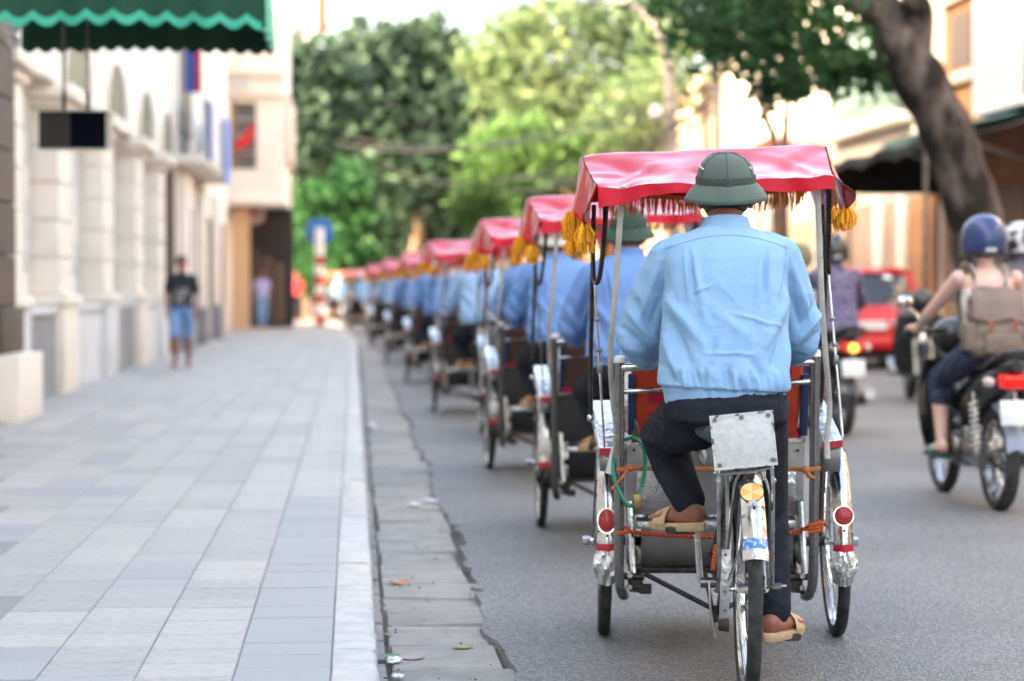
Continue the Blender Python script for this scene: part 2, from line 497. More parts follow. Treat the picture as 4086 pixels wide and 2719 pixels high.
# kerb stones
M_KERB = mat('kerb_granite', (0.51, 0.495, 0.47), 0.75, c2=(0.42, 0.405, 0.385), nscale=9, ndetail=8, bump=0.5, bscale=14, vary=0.06, spec=0.3)
kerb = thing('kerb', 'pale granite kerb along the left pavement', 'kerb'); kerb['kind'] = 'structure'
kj = [4.6, 5.75, 6.97, 8.17, 9.15, 10.1, 11.05, 12.0]
while kj[-1] < 66: kj.append(kj[-1] + rr.uniform(0.95, 1.35))
for i in range(len(kj) - 1):
    y0, y1 = kj[i] + .003, kj[i + 1] - .003
    mb = MB(); nx, ny = 5, 12
    dz = rr.uniform(-.002, .002)
    sec = [(-.0645, -.10), (-.0645, .106), (-.060, .110), (0.0, .111), (.050, .110), (.064, .104), (.071, .088), (.073, -.10)]
    P = []
    for k in range(ny + 1):
        yy = y0 + (y1 - y0) * k / ny
        P.append([(bend(x + (.0035 * rr.uniform(-1, 1) if x > .04 else 0), yy), yy, z + dz + (.002 * rr.uniform(-1, 1) if z > .05 else 0)) for x, z in sec])
    mb.grid(P); m_ = len(sec)
    mb.f += [tuple(range(m_)), tuple(ny * m_ + k for k in range(m_))]
    mb.build('kerb_stone', M_KERB, kerb)
# pavement
def slabmat(name, c, c2, v):
    return mat(name, c, 0.62, c2=c2, nscale=5.5, ndetail=8, bump=0.10, bscale=70, vary=v, spec=0.4, rvar=0.08)
M_SLAB = slabmat('paving_stone', (0.352, 0.337, 0.312), (0.315, 0.30, 0.279), .05)
M_SLABLT = slabmat('pale_paving_stone', (0.395, 0.374, 0.343), (0.36, 0.34, 0.312), .04)
M_SLABBL = slabmat('blue_grey_paving_stone', (0.292, 0.290, 0.288), (0.318, 0.315, 0.312), .04)
side = thing('sidewalk', 'broad pavement of grey stone slabs on the left', 'pavement'); side['kind'] = 'structure'
mb = MB(); P = [[(bend(-9, y), y, SW - .0055), (bend(-.0655, y), y, SW - .0055)] for y in [-15 + 2.5 * k for k in range(35)]]
mb.grid(P); mb.build('bedding', mat('joint_mortar', (.25, .24, .225), .9, bump=.3, bscale=60), side, smooth=False)
unit = MB()
s_ = .5; b_ = .012
unit.hexa([(-.5, -.5, -1), (.5, -.5, -1), (.5, .5, -1), (-.5, .5, -1), (-.5, -.5, 0), (.5, -.5, 0), (.5, .5, 0), (-.5, .5, 0)])
um = MB(); um.add([(-.5, -.5, -1), (.5, -.5, -1), (.5, .5, -1), (-.5, .5, -1), (-.5, -.5, -.12), (.5, -.5, -.12), (.5, .5, -.12), (-.5, .5, -.12), (-.488, -.488, 0), (.488, -.488, 0), (.488, .488, 0), (-.488, .488, 0)],
    [(8, 9, 10, 11)] + [(k, (k + 1) % 4, (k + 1) % 4 + 4, k + 4) for k in range(4)] + [(k + 4, (k + 1) % 4 + 4, (k + 1) % 4 + 8, k + 8) for k in range(4)])
meshes = {}
for key, m in (('a', M_SLAB), ('l', M_SLABLT), ('b', M_SLABBL)):
    me = um.mesh('paving_slab', smooth=False); me.materials.append(m); meshes[key] = me
tiles = []
W = 0.279
for c in range(34):
    x1 = -.066 - c * W; x0 = x1 - W
    if x0 < -9: break
    y = 4.0 + rr.uniform(0, .27)
    while y < 66:
        L = rr.choice((.24, .26, .28, .28, .30)) if c else rr.choice((.23, .25, .27))
        tiles.append((c, (x0 + x1) / 2, y + L / 2, L)); y += L
def seen(t):
    u = 1410 + t[1] / t[2] * 9080; v = 1148 + 1.11 * 9080 / t[2]
    return -40 < u and v < 2760 and t[1] > -3.4
vis = sorted([t for t in tiles if seen(t)], key=lambda t: t[2])
near = set(id(t) for t in vis[:300])
def kind_of(c, x, y):
    if c == 0: return 'b' if y < 12.1 else 'l'
    h = math.sin(c * 12.9 + int(y * 1.4) * 78.2) * 43758.5; h -= math.floor(h)
    if c == 1: return 'l' if h < .8 else 'a'
    warm = min(1, max(0, (y - 9) / 12))
    return 'b' if h < .30 * (1 - warm) else ('l' if h > .80 - .4 * warm else 'a')
bulk = {'a': MB(), 'l': MB(), 'b': MB()}
for t in tiles:
    c, x, y, L = t
    k = kind_of(c, x, y)
    if id(t) in near:
        o = bpy.data.objects.new('paving_slab', meshes[k]); col.objects.link(o); o.parent = side
        o.location = (bend(x, y), y, SW + rr.uniform(-.0012, .0012)); o.scale = (W - .0045, L - .004, .03)
        o.rotation_euler = (rr.uniform(-.002, .002), rr.uniform(-.002, .002), 0)
    elif y < 66 and (x > -4 or y > 0) and seen((c, x, max(y, 6.3), L)) :
        z = SW + rr.uniform(-.0012, .0012); hx, hy = (W - .0045) / 2, (L - .004) / 2; bx = bend(x, y)
        bulk[k].add([(bx - hx, y - hy, z - .015), (bx + hx, y - hy, z - .015), (bx + hx, y + hy, z - .015), (bx - hx, y + hy, z - .015), (bx - hx + .003, y - hy + .003, z), (bx + hx - .003, y - hy + .003, z), (bx + hx - .003, y + hy - .003, z), (bx - hx + .003, y + hy - .003, z)],
            [(4, 5, 6, 7), (0, 1, 5, 4), (1, 2, 6, 5), (2, 3, 7, 6), (3, 0, 4, 7)])
for k, m in (('a', M_SLAB), ('l', M_SLABLT), ('b', M_SLABBL)):
    if bulk[k].v:
        o = bulk[k].build('paving', m, side, smooth=False); o['kind'] = 'stuff'
# right pavement
rs = thing('sidewalk', 'pavement on the right in front of the shops', 'pavement'); rs['kind'] = 'structure'
mb = MB(); mb.box(9.34, 16, -15, 139, -.04, .12); mb.build('slab_bed', M_SLABLT, rs, smooth=False)
mb = MB(); mb.box(9.18, 9.335, -15, 139, -.10, .125); mb.build('kerb_edge', M_KERB, rs, smooth=False)

# ------------------------------------------------------------------ left side: shop with awning, bank with piers, corner houses
M_CREAM = mat('cream_plaster', (0.75, 0.69, 0.60), 0.8, c2=(0.66, 0.60, 0.515), nscale=1.2, ndetail=6, bump=.12, bscale=20)
M_CREAM2 = mat('cream_stone', (0.76, 0.69, 0.585), 0.7, c2=(0.69, 0.62, 0.515), nscale=2.2, ndetail=6, bump=.10, bscale=25, vary=.05)
M_GREYST = mat('grey_white_stone', (0.62, 0.61, 0.59), 0.7, c2=(0.54, 0.53, 0.51), nscale=2, vary=.05, bump=.1, bscale=25)
M_BROWN = mat('brown_stone_cladding', (0.085, 0.057, 0.038), 0.7, c2=(0.068, 0.046, 0.030), nscale=3, bump=.15, bscale=40, vary=.08)
M_GRANITE = mat('grey_granite', (0.17, 0.17, 0.18), 0.45, c2=(0.30, 0.30, 0.31), nscale=9, ndetail=8, vary=.12)
M_DARKOPEN = mat('dark_interior', (0.035, 0.030, 0.028), 0.9)
M_WINFRAME = mat('brown_window_frame', (0.10, 0.07, 0.05), 0.6)
M_GREYGLASS = mat('grey_glass', (0.16, 0.155, 0.15), 0.25, spec=0.6)
M_AWN = mat('green_awning_cloth', (0.001, 0.042, 0.021), 0.75, c2=(0.001, 0.052, 0.027), nscale=3, bump=.2, bscale=20)
M_AWNLT = mat('painted_glow_green', (0.02, 0.36, 0.23), 0.6, bump=.2, bscale=20)  # base green brightened to stand for sunlight coming through the cloth
def part(mbx, name, m, p, **k): return mbx.build(name, m, p, **k)
# shop building beside and behind the camera; carries the awning
sp = thing('shop_building', 'tall brown stone-clad shop building at the far left edge', 'building', (0, 0, 0))
mb = MB(); mb.box(-11, -3.46, -24, 20.4, 0.0, 13.5); part(mb, 'wall', M_CREAM, sp, smooth=False)
for k in range(6):
    y0 = -20 + k * 6.5
    mb = MB(); mb.box(-3.50, -3.43, y0, y0 + 2.4, 4.6, 7.2); w_ = part(mb, 'window', M_GLASS, sp, smooth=False)
    mb = MB(); mb.box(-3.44, -3.38, y0 - .08, y0 + 2.48, 4.5, 4.6); part(mb, 'sill', M_CREAM2, w_)
# brown pillar with courses, plinth and cream base
zc = [0.0, .0]
pil = MB(); pil.box(-3.46, -2.90, 19.05, 20.35, .66, 1.05)
part(pil, 'plinth', M_BROWN, sp, bevel=.02)
mb = MB(); mb.box(-3.46, -2.75, 19.0, 20.44, .09, .655); part(mb, 'base', M_CREAM2, sp, bevel=.015)
z = 1.055
while z < 4.2:
    mb = MB(); mb.box(-3.46, -2.955, 19.15, 20.25, z, z + .44); part(mb, 'stone_block', M_BROWN, sp, bevel=.012, seg=1); z += .448
mb = MB(); mb.box(-3.46, -2.953, 19.15, 20.25, z, 5.6); part(mb, 'pillar_head', M_BROWN, sp, smooth=False)
for (px, py, pz, sx, sz, m) in ((-3.2, 19.14, 1.98, .22, .06, M_GREYGLASS), (-3.26, 19.14, 1.30, .06, .10, M_GREYGLASS)):
    mb = MB(); mb.obox((px, py, pz), (sx, .02, sz)); part(mb, 'small_sign', m, sp, bevel=.004)

# awning
aw = thing('awning', 'dark green cloth awning with scalloped edges at the top left', 'awning', (0, 0, 0))
AX0, AX1, AY0, AY1, AZ = -3.40, -0.585, 14.75, 16.5, 2.93
def scallop_panel(x0, x1, y, ztop, zbot, pitch, name, m, trim=None, amp=.035):
    n = int(abs(x1 - x0) / pitch * 10); P0, P1 = [], []
    for i in range(n + 1):
        t = i / n; x = x0 + (x1 - x0) * t
        s = abs(math.sin(math.pi * (x - x0) / pitch))
        wob = .03 * math.sin(x * 9) + .015 * math.sin(x * 23 + 1)
        P0.append((x, y + wob * .5, ztop)); P1.append((x, y + wob, zbot - amp * s + .012 * math.sin(x * 3.1)))
    mid = [((a[0]), (a[1] + b[1]) / 2, (a[2] + b[2]) / 2) for a, b in zip(P0, P1)]
    mb = MB(); mb.grid([P0, mid, P1]); mb.grid([[(a, b + .006, c) for a, b, c in r] for r in (P0, mid, P1)])
    o = part(mb, name, m, aw)
    if trim:
        Q = [(a, b - .004, c + trim[1]) for a, b, c in P1]; mb = MB(); Q2 = [(a, b - .006, c - .004) for a, b, c in P1]
        mb.grid([Q, Q2]); mb.grid([[(a, b + .003, c) for a, b, c in r] for r in (Q, Q2)]); part(mb, 'scalloped_trim', trim[0], o)
    return o
# far end cloth, near end cloth with trim coloured as if sunlit, outer valance, roof
scallop_panel(-2.36, AX1, AY1, 3.45, AZ + .005, .115, 'far_end_cloth', M_AWN)
scallop_panel(AX0, AX1, AY0, 3.55, AZ + .01, .17, 'near_end_cloth', M_AWN, (M_AWNLT, .055), amp=.05)
mb = MB(); P = [[], []]
for i in range(40):
    t = i / 39; y = AY0 + (AY1 - AY0) * t; P[0].append((AX1 + .01, y, 3.42)); P[1].append((AX1 + .012 + .02 * math.sin(y * 12), y, AZ - .03 * abs(math.sin(y * 27))))
mb.grid(P); mb.grid([[(a - .006, b, c) for a, b, c in r] for r in P]); part(mb, 'outer_valance', M_AWNLT, aw)
mb = MB(); mb.hexa([(AX0, AY0, 4.02), (AX1, AY0, 3.40), (AX1, AY1, 3.40), (AX0, AY1, 4.02), (AX0, AY0, 4.03), (AX1, AY0, 3.41), (AX1, AY1, 3.41), (AX0, AY1, 4.03)]); part(mb, 'roof_cloth', M_AWN, aw)
mb = MB()
for y in (AY0 + .05, AY1 - .05): mb.tube([(-3.46, y, 3.40), (AX1 - .01, y, 3.38)], .018, 8)
mb.tube([(AX1 - .02, AY0, 3.38), (AX1 - .02, AY1, 3.38)], .018, 8); mb.tube([(-3.47, AY0 + .05, 2.9), (AX1 - .4, AY0 + .05, 3.38)], .014, 8); part(mb, 'frame', M_STEEL, aw)
mb = MB(); mb.ball((-2.42, AY1 - .03, 3.08), (.06, .03, .06), 10, 8); mb.ball((-2.41, AY1 - .03, 2.97), (.045, .03, .05), 10, 8); part(mb, 'white_tie', M_WHITE, aw)
# hanging plaque
hs_ = thing('hanging_sign', 'blank dark plaque, half grey half navy, hanging on two rods under the awning', 'sign', (0, 0, 0))
p0, p1 = at(155, 440, 16.0), at(445, 600, 16.0)
mb = MB(); mb.box(p0.x, p1.x, 15.97, 16.03, p1.z, p0.z); fr_s = part(mb, 'frame', mat('pale_sign_frame', (.55, .52, .48), .6), hs_, bevel=.006)
xm = p0.x + (p1.x - p0.x) * .44
mb = MB(); mb.box(p0.x + .006, xm, 15.955, 15.966, p1.z + .012, p0.z - .012); part(mb, 'grey_half', mat('sign_grey', (.045, .042, .041), .8, spec=.15), hs_, smooth=False)
mb = MB(); mb.box(xm + .001, p1.x - .035, 15.955, 15.966, p1.z + .012, p0.z - .012); part(mb, 'navy_half', mat('sign_navy', (.001, .0025, .008), .8, spec=.08), hs_, smooth=False)
for u in (255, 350):
    q = at(u, 300, 16.0); mb = MB(); mb.tube([(q.x, 16.0, p0.z - .01), (q.x, 16.0, 3.39)], .011, 8); part(mb, 'rod', M_STEEL, hs_)
    mb = MB(); mb.box(q.x - .014, q.x + .014, 15.985, 16.015, p0.z, p0.z + .13); part(mb, 'bracket', M_BLACKMETAL, hs_)

# bank building with engaged piers
bk = thing('bank_building', 'cream stone building with tall piers and arched windows along the left pavement', 'building')
mb = MB(); mb.box(-14, -3.72, 20.45, 37.6, 0.0, 14.0); part(mb, 'wall', M_CREAM, bk, smooth=False)
piers = [20.9, 24.6, 28.9, 33.1, 36.9]
for i, yc in enumerate(piers):
    pl_ = MB(); pl_.box(-3.72, -3.0, yc - .62, yc + .62, .09, 1.02); po = part(pl_, 'pier', M_CREAM2 if i % 2 else M_GREYST, bk, bevel=.02)
    mb = MB(); mb.box(-3.72, -2.96, yc - .66, yc + .66, 1.022, 1.14); part(mb, 'base_moulding', M_CREAM2, po, bevel=.03)
    z = 1.145
    while z < 3.05:
        mb = MB(); mb.box(-3.72, -3.06, yc - .55, yc + .55, z, z + .385); part(mb, 'stone_block', M_CREAM2, po, bevel=.014, seg=1); z += .392
    mb = MB(); mb.box(-3.72, -3.0, yc - .62, yc + .62, z, z + .09); mb.box(-3.72, -2.9, yc - .72, yc + .72, z + .092, z + .24); part(mb, 'capital', M_CREAM2, po, bevel=.02)
    ztop_cap = z + .24
for i in range(len(piers) - 1):
    ya, yb = piers[i] + .62, piers[i + 1] - .62; ym = (ya + yb) / 2; hw = min(.95, (yb - ya) / 2 - .25)
    # ashlar courses between the piers, below the windows
    z = 1.03; k = 0
    while z < 3.3:
        cuts = [ya, ym - hw - .02] if 1.3 < z else [ya, ya + (yb - ya) * (.33 if k % 2 else .5), yb]
        segs = [(ya, ym - hw - .03), (ym + hw + .03, yb)] if 1.3 < z else [(cuts[q], cuts[q + 1]) for q in range(len(cuts) - 1)]
        for a_, b2 in segs:
            mb = MB(); mb.box(-3.72, -3.36, a_ + .005, b2 - .005, z, z + .36); part(mb, 'stone_block', M_GREYST if (k + i) % 3 else M_CREAM2, bk, bevel=.01, seg=1)
        z += .368; k += 1
    # granite dado
    n = 3
    for q in range(n):
        mb = MB(); mb.box(-3.72, -3.10, ya + (yb - ya) * q / n + .004, ya + (yb - ya) * (q + 1) / n - .004, .09, .94); part(mb, 'granite_panel', M_GRANITE if i in (0, 2) else M_GREYST, bk, bevel=.008, seg=1)
    mb = MB(); mb.box(-3.72, -3.06, ya + .01, yb - .01, .945, 1.02); part(mb, 'ledge', M_GREYST, bk, bevel=.015)
    # lower window
    mb = MB(); mb.box(-3.70, -3.40, ym - hw, ym + hw, 1.42, 3.2); wd = part(mb, 'window', M_GREYST, bk, smooth=False)
    for q in (-1, 0, 1):
        mb = MB(); mb.box(-3.42, -3.37, ym + q * hw * .96 - .035, ym + q * hw * .96 + .035, 1.42, 3.2); part(mb, 'mullion', M_CREAM, wd)
    # arched window above the capitals
    yq_ = piers[i + 1] + .9 if i else 25.6; hw = 1.15
    arc = [(yq_ + hw * math.cos(math.pi - math.pi * t / 16), 3.40 + .70 * math.sin(math.pi * t / 16)) for t in range(17)]
    mb = MB(); mb.prism(arc, -3.10, -3.055, 'x'); aw_ = part(mb, 'arched_window', M_GREYGLASS, bk, smooth=False)
    ring_o = [(yq_ + hw * 1.14 * math.cos(math.pi - math.pi * t / 16), 3.40 + .84 * math.sin(math.pi * t / 16)) for t in range(17)]
    ring_i = [(yq_ + hw * 1.005 * math.cos(math.pi - math.pi * t / 16), 3.40 + .705 * math.sin(math.pi * t / 16)) for t in range(17)]
    for t in range(16):
        mb = MB(); mb.prism([ring_i[t], ring_i[t + 1], ring_o[t + 1], ring_o[t]], -3.09, -3.03, 'x'); part(mb, 'arch_stone', M_CREAM2, aw_, smooth=False)
mb = MB(); mb.box(-3.72, -3.08, 20.46, 37.59, ztop_cap + .003, 6.41); part(mb, 'upper_wall', M_CREAM, bk, smooth=False)
mb = MB(); mb.box(-3.72, -2.9, 20.45, 37.6, 6.42, 6.8); part(mb, 'cornice', M_CREAM2, bk, bevel=.05)

# narrow house with deep doorway and a cloth-hung balcony
nh = thing('narrow_house', 'narrow cream house with dark doorway and balcony hung with blue cloths', 'building')
mb = MB(); mb.box(-12, -3.06, 39.6, 55.5, 0.0, 11.5); part(mb, 'wall', M_CREAM, nh, smooth=False)
mb = MB(); mb.box(-12, -4.5, 37.62, 39.58, 0.0, 11.5); part(mb, 'recessed_wall', mat('brown_recess', (.17, .115, .07), .85), nh, smooth=False)
mb = MB(); mb.box(-4.49, -3.9, 39.45, 39.59, .1, 3.44); mb.box(-3.9, -3.07, 39.45, 39.59, .1, 3.44); part(mb, 'brown_jamb', mat('brown_recess', (.17, .115, .07), .85), nh, smooth=False)
mb = MB(); mb.box(-4.5, -3.10, 37.62, 39.58, 3.45, 11.5); part(mb, 'lintel_wall', M_CREAM, nh, smooth=False)
for yc in (40.6, 45.2, 50.0):
    mb = MB(); mb.box(-3.06, -2.90, yc - .5, yc + .5, .09, 3.2); po = part(mb, 'pier', M_CREAM2, nh, bevel=.02)
    mb = MB(); mb.box(-3.055, -2.83, yc - .56, yc + .56, .09, .85); part(mb, 'plinth', M_GRANITE, po, bevel=.02)
for ya, yb in ((41.4, 44.4), (46.0, 49.2), (50.8, 54.6)):
    mb = MB(); mb.box(-3.10, -3.04, ya, yb, .15, 2.7); d_ = part(mb, 'door', M_GREYST if ya < 42 else M_WINFRAME, nh, smooth=False)
    mb = MB(); mb.box(-3.06, -3.0, (ya + yb) / 2 - .04, (ya + yb) / 2 + .04, .15, 2.7); part(mb, 'door_post', M_WINFRAME, d_)
mb = MB(); mb.box(-3.06, -2.55, 39.7, 47.5, 3.35, 3.52); bl = part(mb, 'balcony', M_CREAM2, nh, bevel=.02)
mb = MB(); mb.box(-2.61, -2.56, 39.7, 47.5, 4.45, 4.52); part(mb, 'rail', M_GREYST, bl)
for k in range(26):
    y0 = 39.75 + k * .305; mb = MB(); mb.box(-2.605, -2.57, y0, y0 + .05, 3.52, 4.45); part(mb, 'baluster', M_GREYST, bl, smooth=False)
M_BLUECLOTH = mat('blue_banner', (.03, .09, .38), .8, bump=.3, bscale=8)
for ya, yb, z0, z1, m in ((40.0, 40.9, 3.45, 4.5, M_BLUECLOTH), (41.0, 43.6, 3.4, 4.55, M_GREYST), (44.8, 47.3, 3.3, 4.6, mat('pale_blue_banner', (.16, .27, .58), .8))):
    P = [[(-2.53 + .02 * math.sin(y_ * 9), y_, z_) for y_ in [ya + (yb - ya) * q / 10 for q in range(11)]] for z_ in (z0, (z0 + z1) / 2, z1)]
    mb = MB(); mb.grid(P); mb.grid([[(a + .01, b, c) for a, b, c in r] for r in P]); part(mb, 'hanging_cloth', m, bl)
mb = MB(); mb.box(-3.06, -2.9, 42.2, 42.24, 4.8, 5.9); part(mb, 'blue_banner', M_BLUECLOTH, nh)
mb = MB(); mb.box(-2.899, -2.78, 42.2, 42.24, 4.8, 5.9); part(mb, 'red_banner', mat('red_banner', (.42, .02, .03), .8), nh)
mb = MB(); mb.box(-3.07, -3.04, 40.5, 43.5, 4.0, 6.2); part(mb, 'window', M_GREYGLASS, nh, smooth=False)

# corner house with projecting first-floor box
ch = thing('corner_house', 'sunny cream corner house with projecting upper floor and red flag at its window', 'building')
mb = MB(); mb.box(-13, -3.36, 59.6, 66.5, 0.0, 9.2); part(mb, 'wall', M_CREAM, ch, smooth=False)
mb = MB(); mb.box(-13, -3.5, 55.52, 59.58, 0.0, 9.2); part(mb, 'side_wall', mat('ochre_plaster', (.52, .30, .13), .85, c2=(.45, .26, .12), nscale=1.5), ch, smooth=False)
bx0, bx1 = at(905, 500, 60).x, at(1158, 500, 60).x
xr = at(1135, 500, 60).x
zb = at(1000, 812, 60).z
wx0, wx1, wz0, wz1 = at(920, 400, 60).x, at(1022, 400, 60).x, at(0, 672, 60).z, at(0, 400, 60).z
# front wall of the box as pieces round the window opening
mb = MB()
for a in ((bx0 - .5, wx0, zb, 9.6), (wx0, wx1, zb, wz0), (wx0, wx1, wz1, 9.6), (wx1, xr, zb, 9.6)):
    mb.box(a[0], a[1], 60.0, 60.25, a[2], a[3])
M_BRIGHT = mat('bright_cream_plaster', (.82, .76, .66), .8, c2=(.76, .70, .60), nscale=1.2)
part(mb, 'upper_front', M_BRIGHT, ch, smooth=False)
mb = MB(); mb.box(xr - .25, xr, 60.25, 66, zb, 9.6); mb.box(-3.4, xr - .25, 60.25, 66, zb, zb + .2); part(mb, 'upper_side', M_CREAM, ch, smooth=False)
mb = MB(); mb.box(xr, bx1, 60.4, 65, at(0, 640, 60).z, at(0, 372, 60).z); part(mb, 'side_bay', mat('pink_plaster', (.60, .47, .40), .8), ch, bevel=.03)
mb = MB(); mb.box(wx0, wx1, 60.3, 60.4, wz0, wz1); wd = part(mb, 'window', M_GREYGLASS, ch, smooth=False)
mb = MB(); mb.box(wx0, wx0 + .13, 60.05, 60.29, wz0, wz1); part(mb, 'shutter', mat('brown_shutter', (.30, .15, .07), .7), wd)
for k in range(1, 4): mb = MB(); mb.box(wx0 + .14, wx1, 60.2, 60.24, wz0 + (wz1 - wz0) * k / 4 - .02, wz0 + (wz1 - wz0) * k / 4 + .02); part(mb, 'transom', M_GREYST, wd)
for k, (a, b) in enumerate(((zb - .06, zb + .10), (at(0, 380, 60).z, at(0, 362, 60).z), (at(0, 300, 60).z, at(0, 270, 60).z))):
    mb = MB(); mb.box(bx0 - .3, xr + .08, 59.86, 60.0, a, b); part(mb, 'moulding', M_CREAM2, ch, bevel=.03)
# small sign plate above the window
mb = MB(); mb.box(at(915, 0, 60).x, at(1000, 0, 60).x, 59.9, 60.0, at(0, 345, 60).z, at(0, 310, 60).z); part(mb, 'wall_plate', M_GREYST, ch)
# shop front under the box
for a, b, m, n in ((920, 990, mat('orange_plaster', (.56, .37, .21), .85), 'orange_wall'),):
    mb = MB(); mb.box(at(a, 0, 60).x, at(b, 0, 60).x, 60.3, 60.6, .1, zb); part(mb, n, m, ch, smooth=False)
mb = MB(); mb.box(at(990, 0, 64).x, at(1170, 0, 64).x, 64, 64.3, .1, zb); part(mb, 'shop_front', M_DARKOPEN, ch, smooth=False)
for k, u in enumerate((1010, 1060, 1110)):
    q = at(u, 1000, 63.6); mb = MB(); mb.box(q.x - .18, q.x + .16, 63.6, 63.98, .2, 2.3 - .2 * k); part(mb, 'shop_shelf', mat('brown_goods', (.10, .06, .045), .8, vary=.4), ch, bevel=.03)
q = at(1015, 855, 61.2); mb = MB(); mb.lathe([(0, -.03), (.25, -.03), (.28, 0), (.25, .03), (0, .03)], 24, 'y', (q.x, 61.2, q.z)); rd = part(mb, 'round_sign', mat('pinkish_sign', (.42, .36, .36), .6), ch)
mb = MB(); mb.lathe([(0, -.045), (.10, -.045), (.10, -.028)], 16, 'y', (q.x, 61.2, q.z)); part(mb, 'sign_centre', mat('sign_red', (.35, .08, .10), .6), rd)
mb = MB(); mb.tube([(q.x - .25, 61.2, q.z), (-3.4, 61.2, q.z)], .02, 6); mb.tube([(q.x, 61.2, q.z + .2), (q.x, 61.2, zb + .05)], .02, 6); part(mb, 'sign_bracket', M_STEEL, rd)
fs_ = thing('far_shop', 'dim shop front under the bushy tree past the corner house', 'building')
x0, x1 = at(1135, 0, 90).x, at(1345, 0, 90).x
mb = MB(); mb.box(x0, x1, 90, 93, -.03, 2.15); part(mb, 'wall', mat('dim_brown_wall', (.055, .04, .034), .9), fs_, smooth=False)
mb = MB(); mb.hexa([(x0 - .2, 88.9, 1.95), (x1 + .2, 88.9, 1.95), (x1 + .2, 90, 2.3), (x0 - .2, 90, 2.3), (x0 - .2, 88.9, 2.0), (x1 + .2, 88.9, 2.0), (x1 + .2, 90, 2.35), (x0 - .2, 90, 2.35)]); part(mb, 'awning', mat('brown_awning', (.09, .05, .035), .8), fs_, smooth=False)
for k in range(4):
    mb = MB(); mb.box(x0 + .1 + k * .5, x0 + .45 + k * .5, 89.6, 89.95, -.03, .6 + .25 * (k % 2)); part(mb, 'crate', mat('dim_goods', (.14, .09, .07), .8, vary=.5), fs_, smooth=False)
# tall block behind, with red vertical banner
tb = thing('tall_house', 'tall pale house behind the corner house with a red vertical banner', 'building')
mb = MB(); mb.box(-14, at(1262, 0, 106).x, 106, 112, 0, 17); part(mb, 'wall', M_CREAM, tb, smooth=False)
for k in range(3):
    mb = MB(); z0 = 6 + k * 2.4; mb.box(-3.4, -2.4, 105.9, 106.0, z0 + 4, z0 + 5.6); part(mb, 'window', M_GREYGLASS, tb, smooth=False)
a, b = at(1263, 0, 105.5).x, at(1305, 0, 105.5).x
mb = MB(); mb.box(a, b, 105.5, 105.7, at(0, 112, 105.5).z, 18); part(mb, 'red_banner', mat('bright_red_banner', (.55, .05, .03), .7), tb)
# flag
fl = thing('flag', 'small red flag hanging from a staff at the corner house window', 'flag', (0, 0, 0))
p = [at(u, v, 59.6) for u, v in ((1012, 490), (930, 590), (945, 600), (985, 585), (1010, 548))]
mb = MB(); mb.add(p, [(0, 1, 2, 3, 4)]); mb.add([q + Vector((0, .03, 0)) for q in p], [(0, 1, 2, 3, 4)]); part(mb, 'cloth', mat('flag_red', (.62, .02, .02), .7), fl, smooth=False)
mb = MB(); mb.tube([at(1018, 480, 59.62), at(925, 600, 60.1)], .015, 6); part(mb, 'staff', M_STEEL, fl)

# ------------------------------------------------------------------ right side: row of houses
XR = 11.0
M_PEACH = mat('peach_plaster', (.33, .22, .158), .85, c2=(.27, .175, .125), nscale=1.1, ndetail=6)
M_ORANGEW = mat('orange_brown_plaster', (.33, .155, .062), .85, c2=(.25, .115, .05), nscale=1.4)
M_WHITEW = mat('white_painted_metal', (.60, .60, .60), .5)
M_YELLOWW = mat('pale_yellow_plaster', (.50, .455, .375), .85, c2=(.43, .39, .32), nscale=1.0, ndetail=6)
M_TEAL = mat('teal_corrugated', (.035, .095, .088), .7, c2=(.055, .12, .11), nscale=3)
M_TARP = mat('dark_tarpaulin', (.020, .021, .019), .85, c2=(.035, .035, .031), nscale=2, bump=.3, bscale=6, spec=.1)
def house(name, label, y0, y1, h, m, base=.12):
    t = thing(name, label, 'building')
    mb = MB(); mb.box(XR, XR + 9, y0, y1, 0, h); part(mb, 'wall', m, t, smooth=False)
    return t
r0 = house('plain_house', 'plain pale house at the right, out of view, added for bounced light', 2, 34.8, 8.5, M_CREAM)  # unseen house, added so its front bounces light into the street
for k in range(7):
    y0 = 4 + k * 4.6
    mb = MB(); mb.box(XR - .04, XR + .02, y0, y0 + 1.6, 3.9, 5.9); part(mb, 'window', M_GLASS, r0, smooth=False)
    mb = MB(); mb.box(XR - .04, XR + .02, y0, y0 + 2.6, .15, 2.7); part(mb, 'shop_door', M_WINFRAME, r0, smooth=False)
r1 = house('grille_house', 'orange-brown house with white lattice balcony at the right edge', 34.82, 41.9, 9.5, M_ORANGEW)
# white lattice balcony box
ya, yb, z0, z1 = 35.2, 37.9, 4.25, 7.6
mb = MB(); mb.box(XR - .55, XR, ya, yb, z0 - .15, z0); gb = part(mb, 'balcony', M_WHITEW, r1, bevel=.02)
for k in range(13):
    y0 = ya + (yb - ya) * k / 12; mb = MB(); mb.box(XR - .55, XR - .51, y0 - .03, y0 + .03, z0 + .003, z1); part(mb, 'upright', M_WHITEW, gb, smooth=False)
for k in range(1, 12):
    z = z0 + (z1 - z0) * k / 11; mb = MB(); mb.box(XR - .508, XR - .48, ya, yb, z - .025, z + .025); part(mb, 'cross_bar', M_WHITEW, gb, smooth=False)
mb = MB(); mb.box(XR - .08, XR - .01, ya + .2, yb - .2, z0, z1); part(mb, 'pale_shutter', mat('grey_shutter', (.15, .16, .18), .7), gb, smooth=False)
for z in (4.9, 6.4, 7.9): mb = MB(); mb.box(XR - .14, XR, 39.6, 41.8, z, z + .22); part(mb, 'floor_band', mat('pink_band', (.50, .37, .30), .8), r1, bevel=.02)
mb = MB(); mb.box(XR - .04, XR + .02, 40.0, 41.3, 5.2, 6.2); part(mb, 'window', M_WINFRAME, r1, smooth=False)
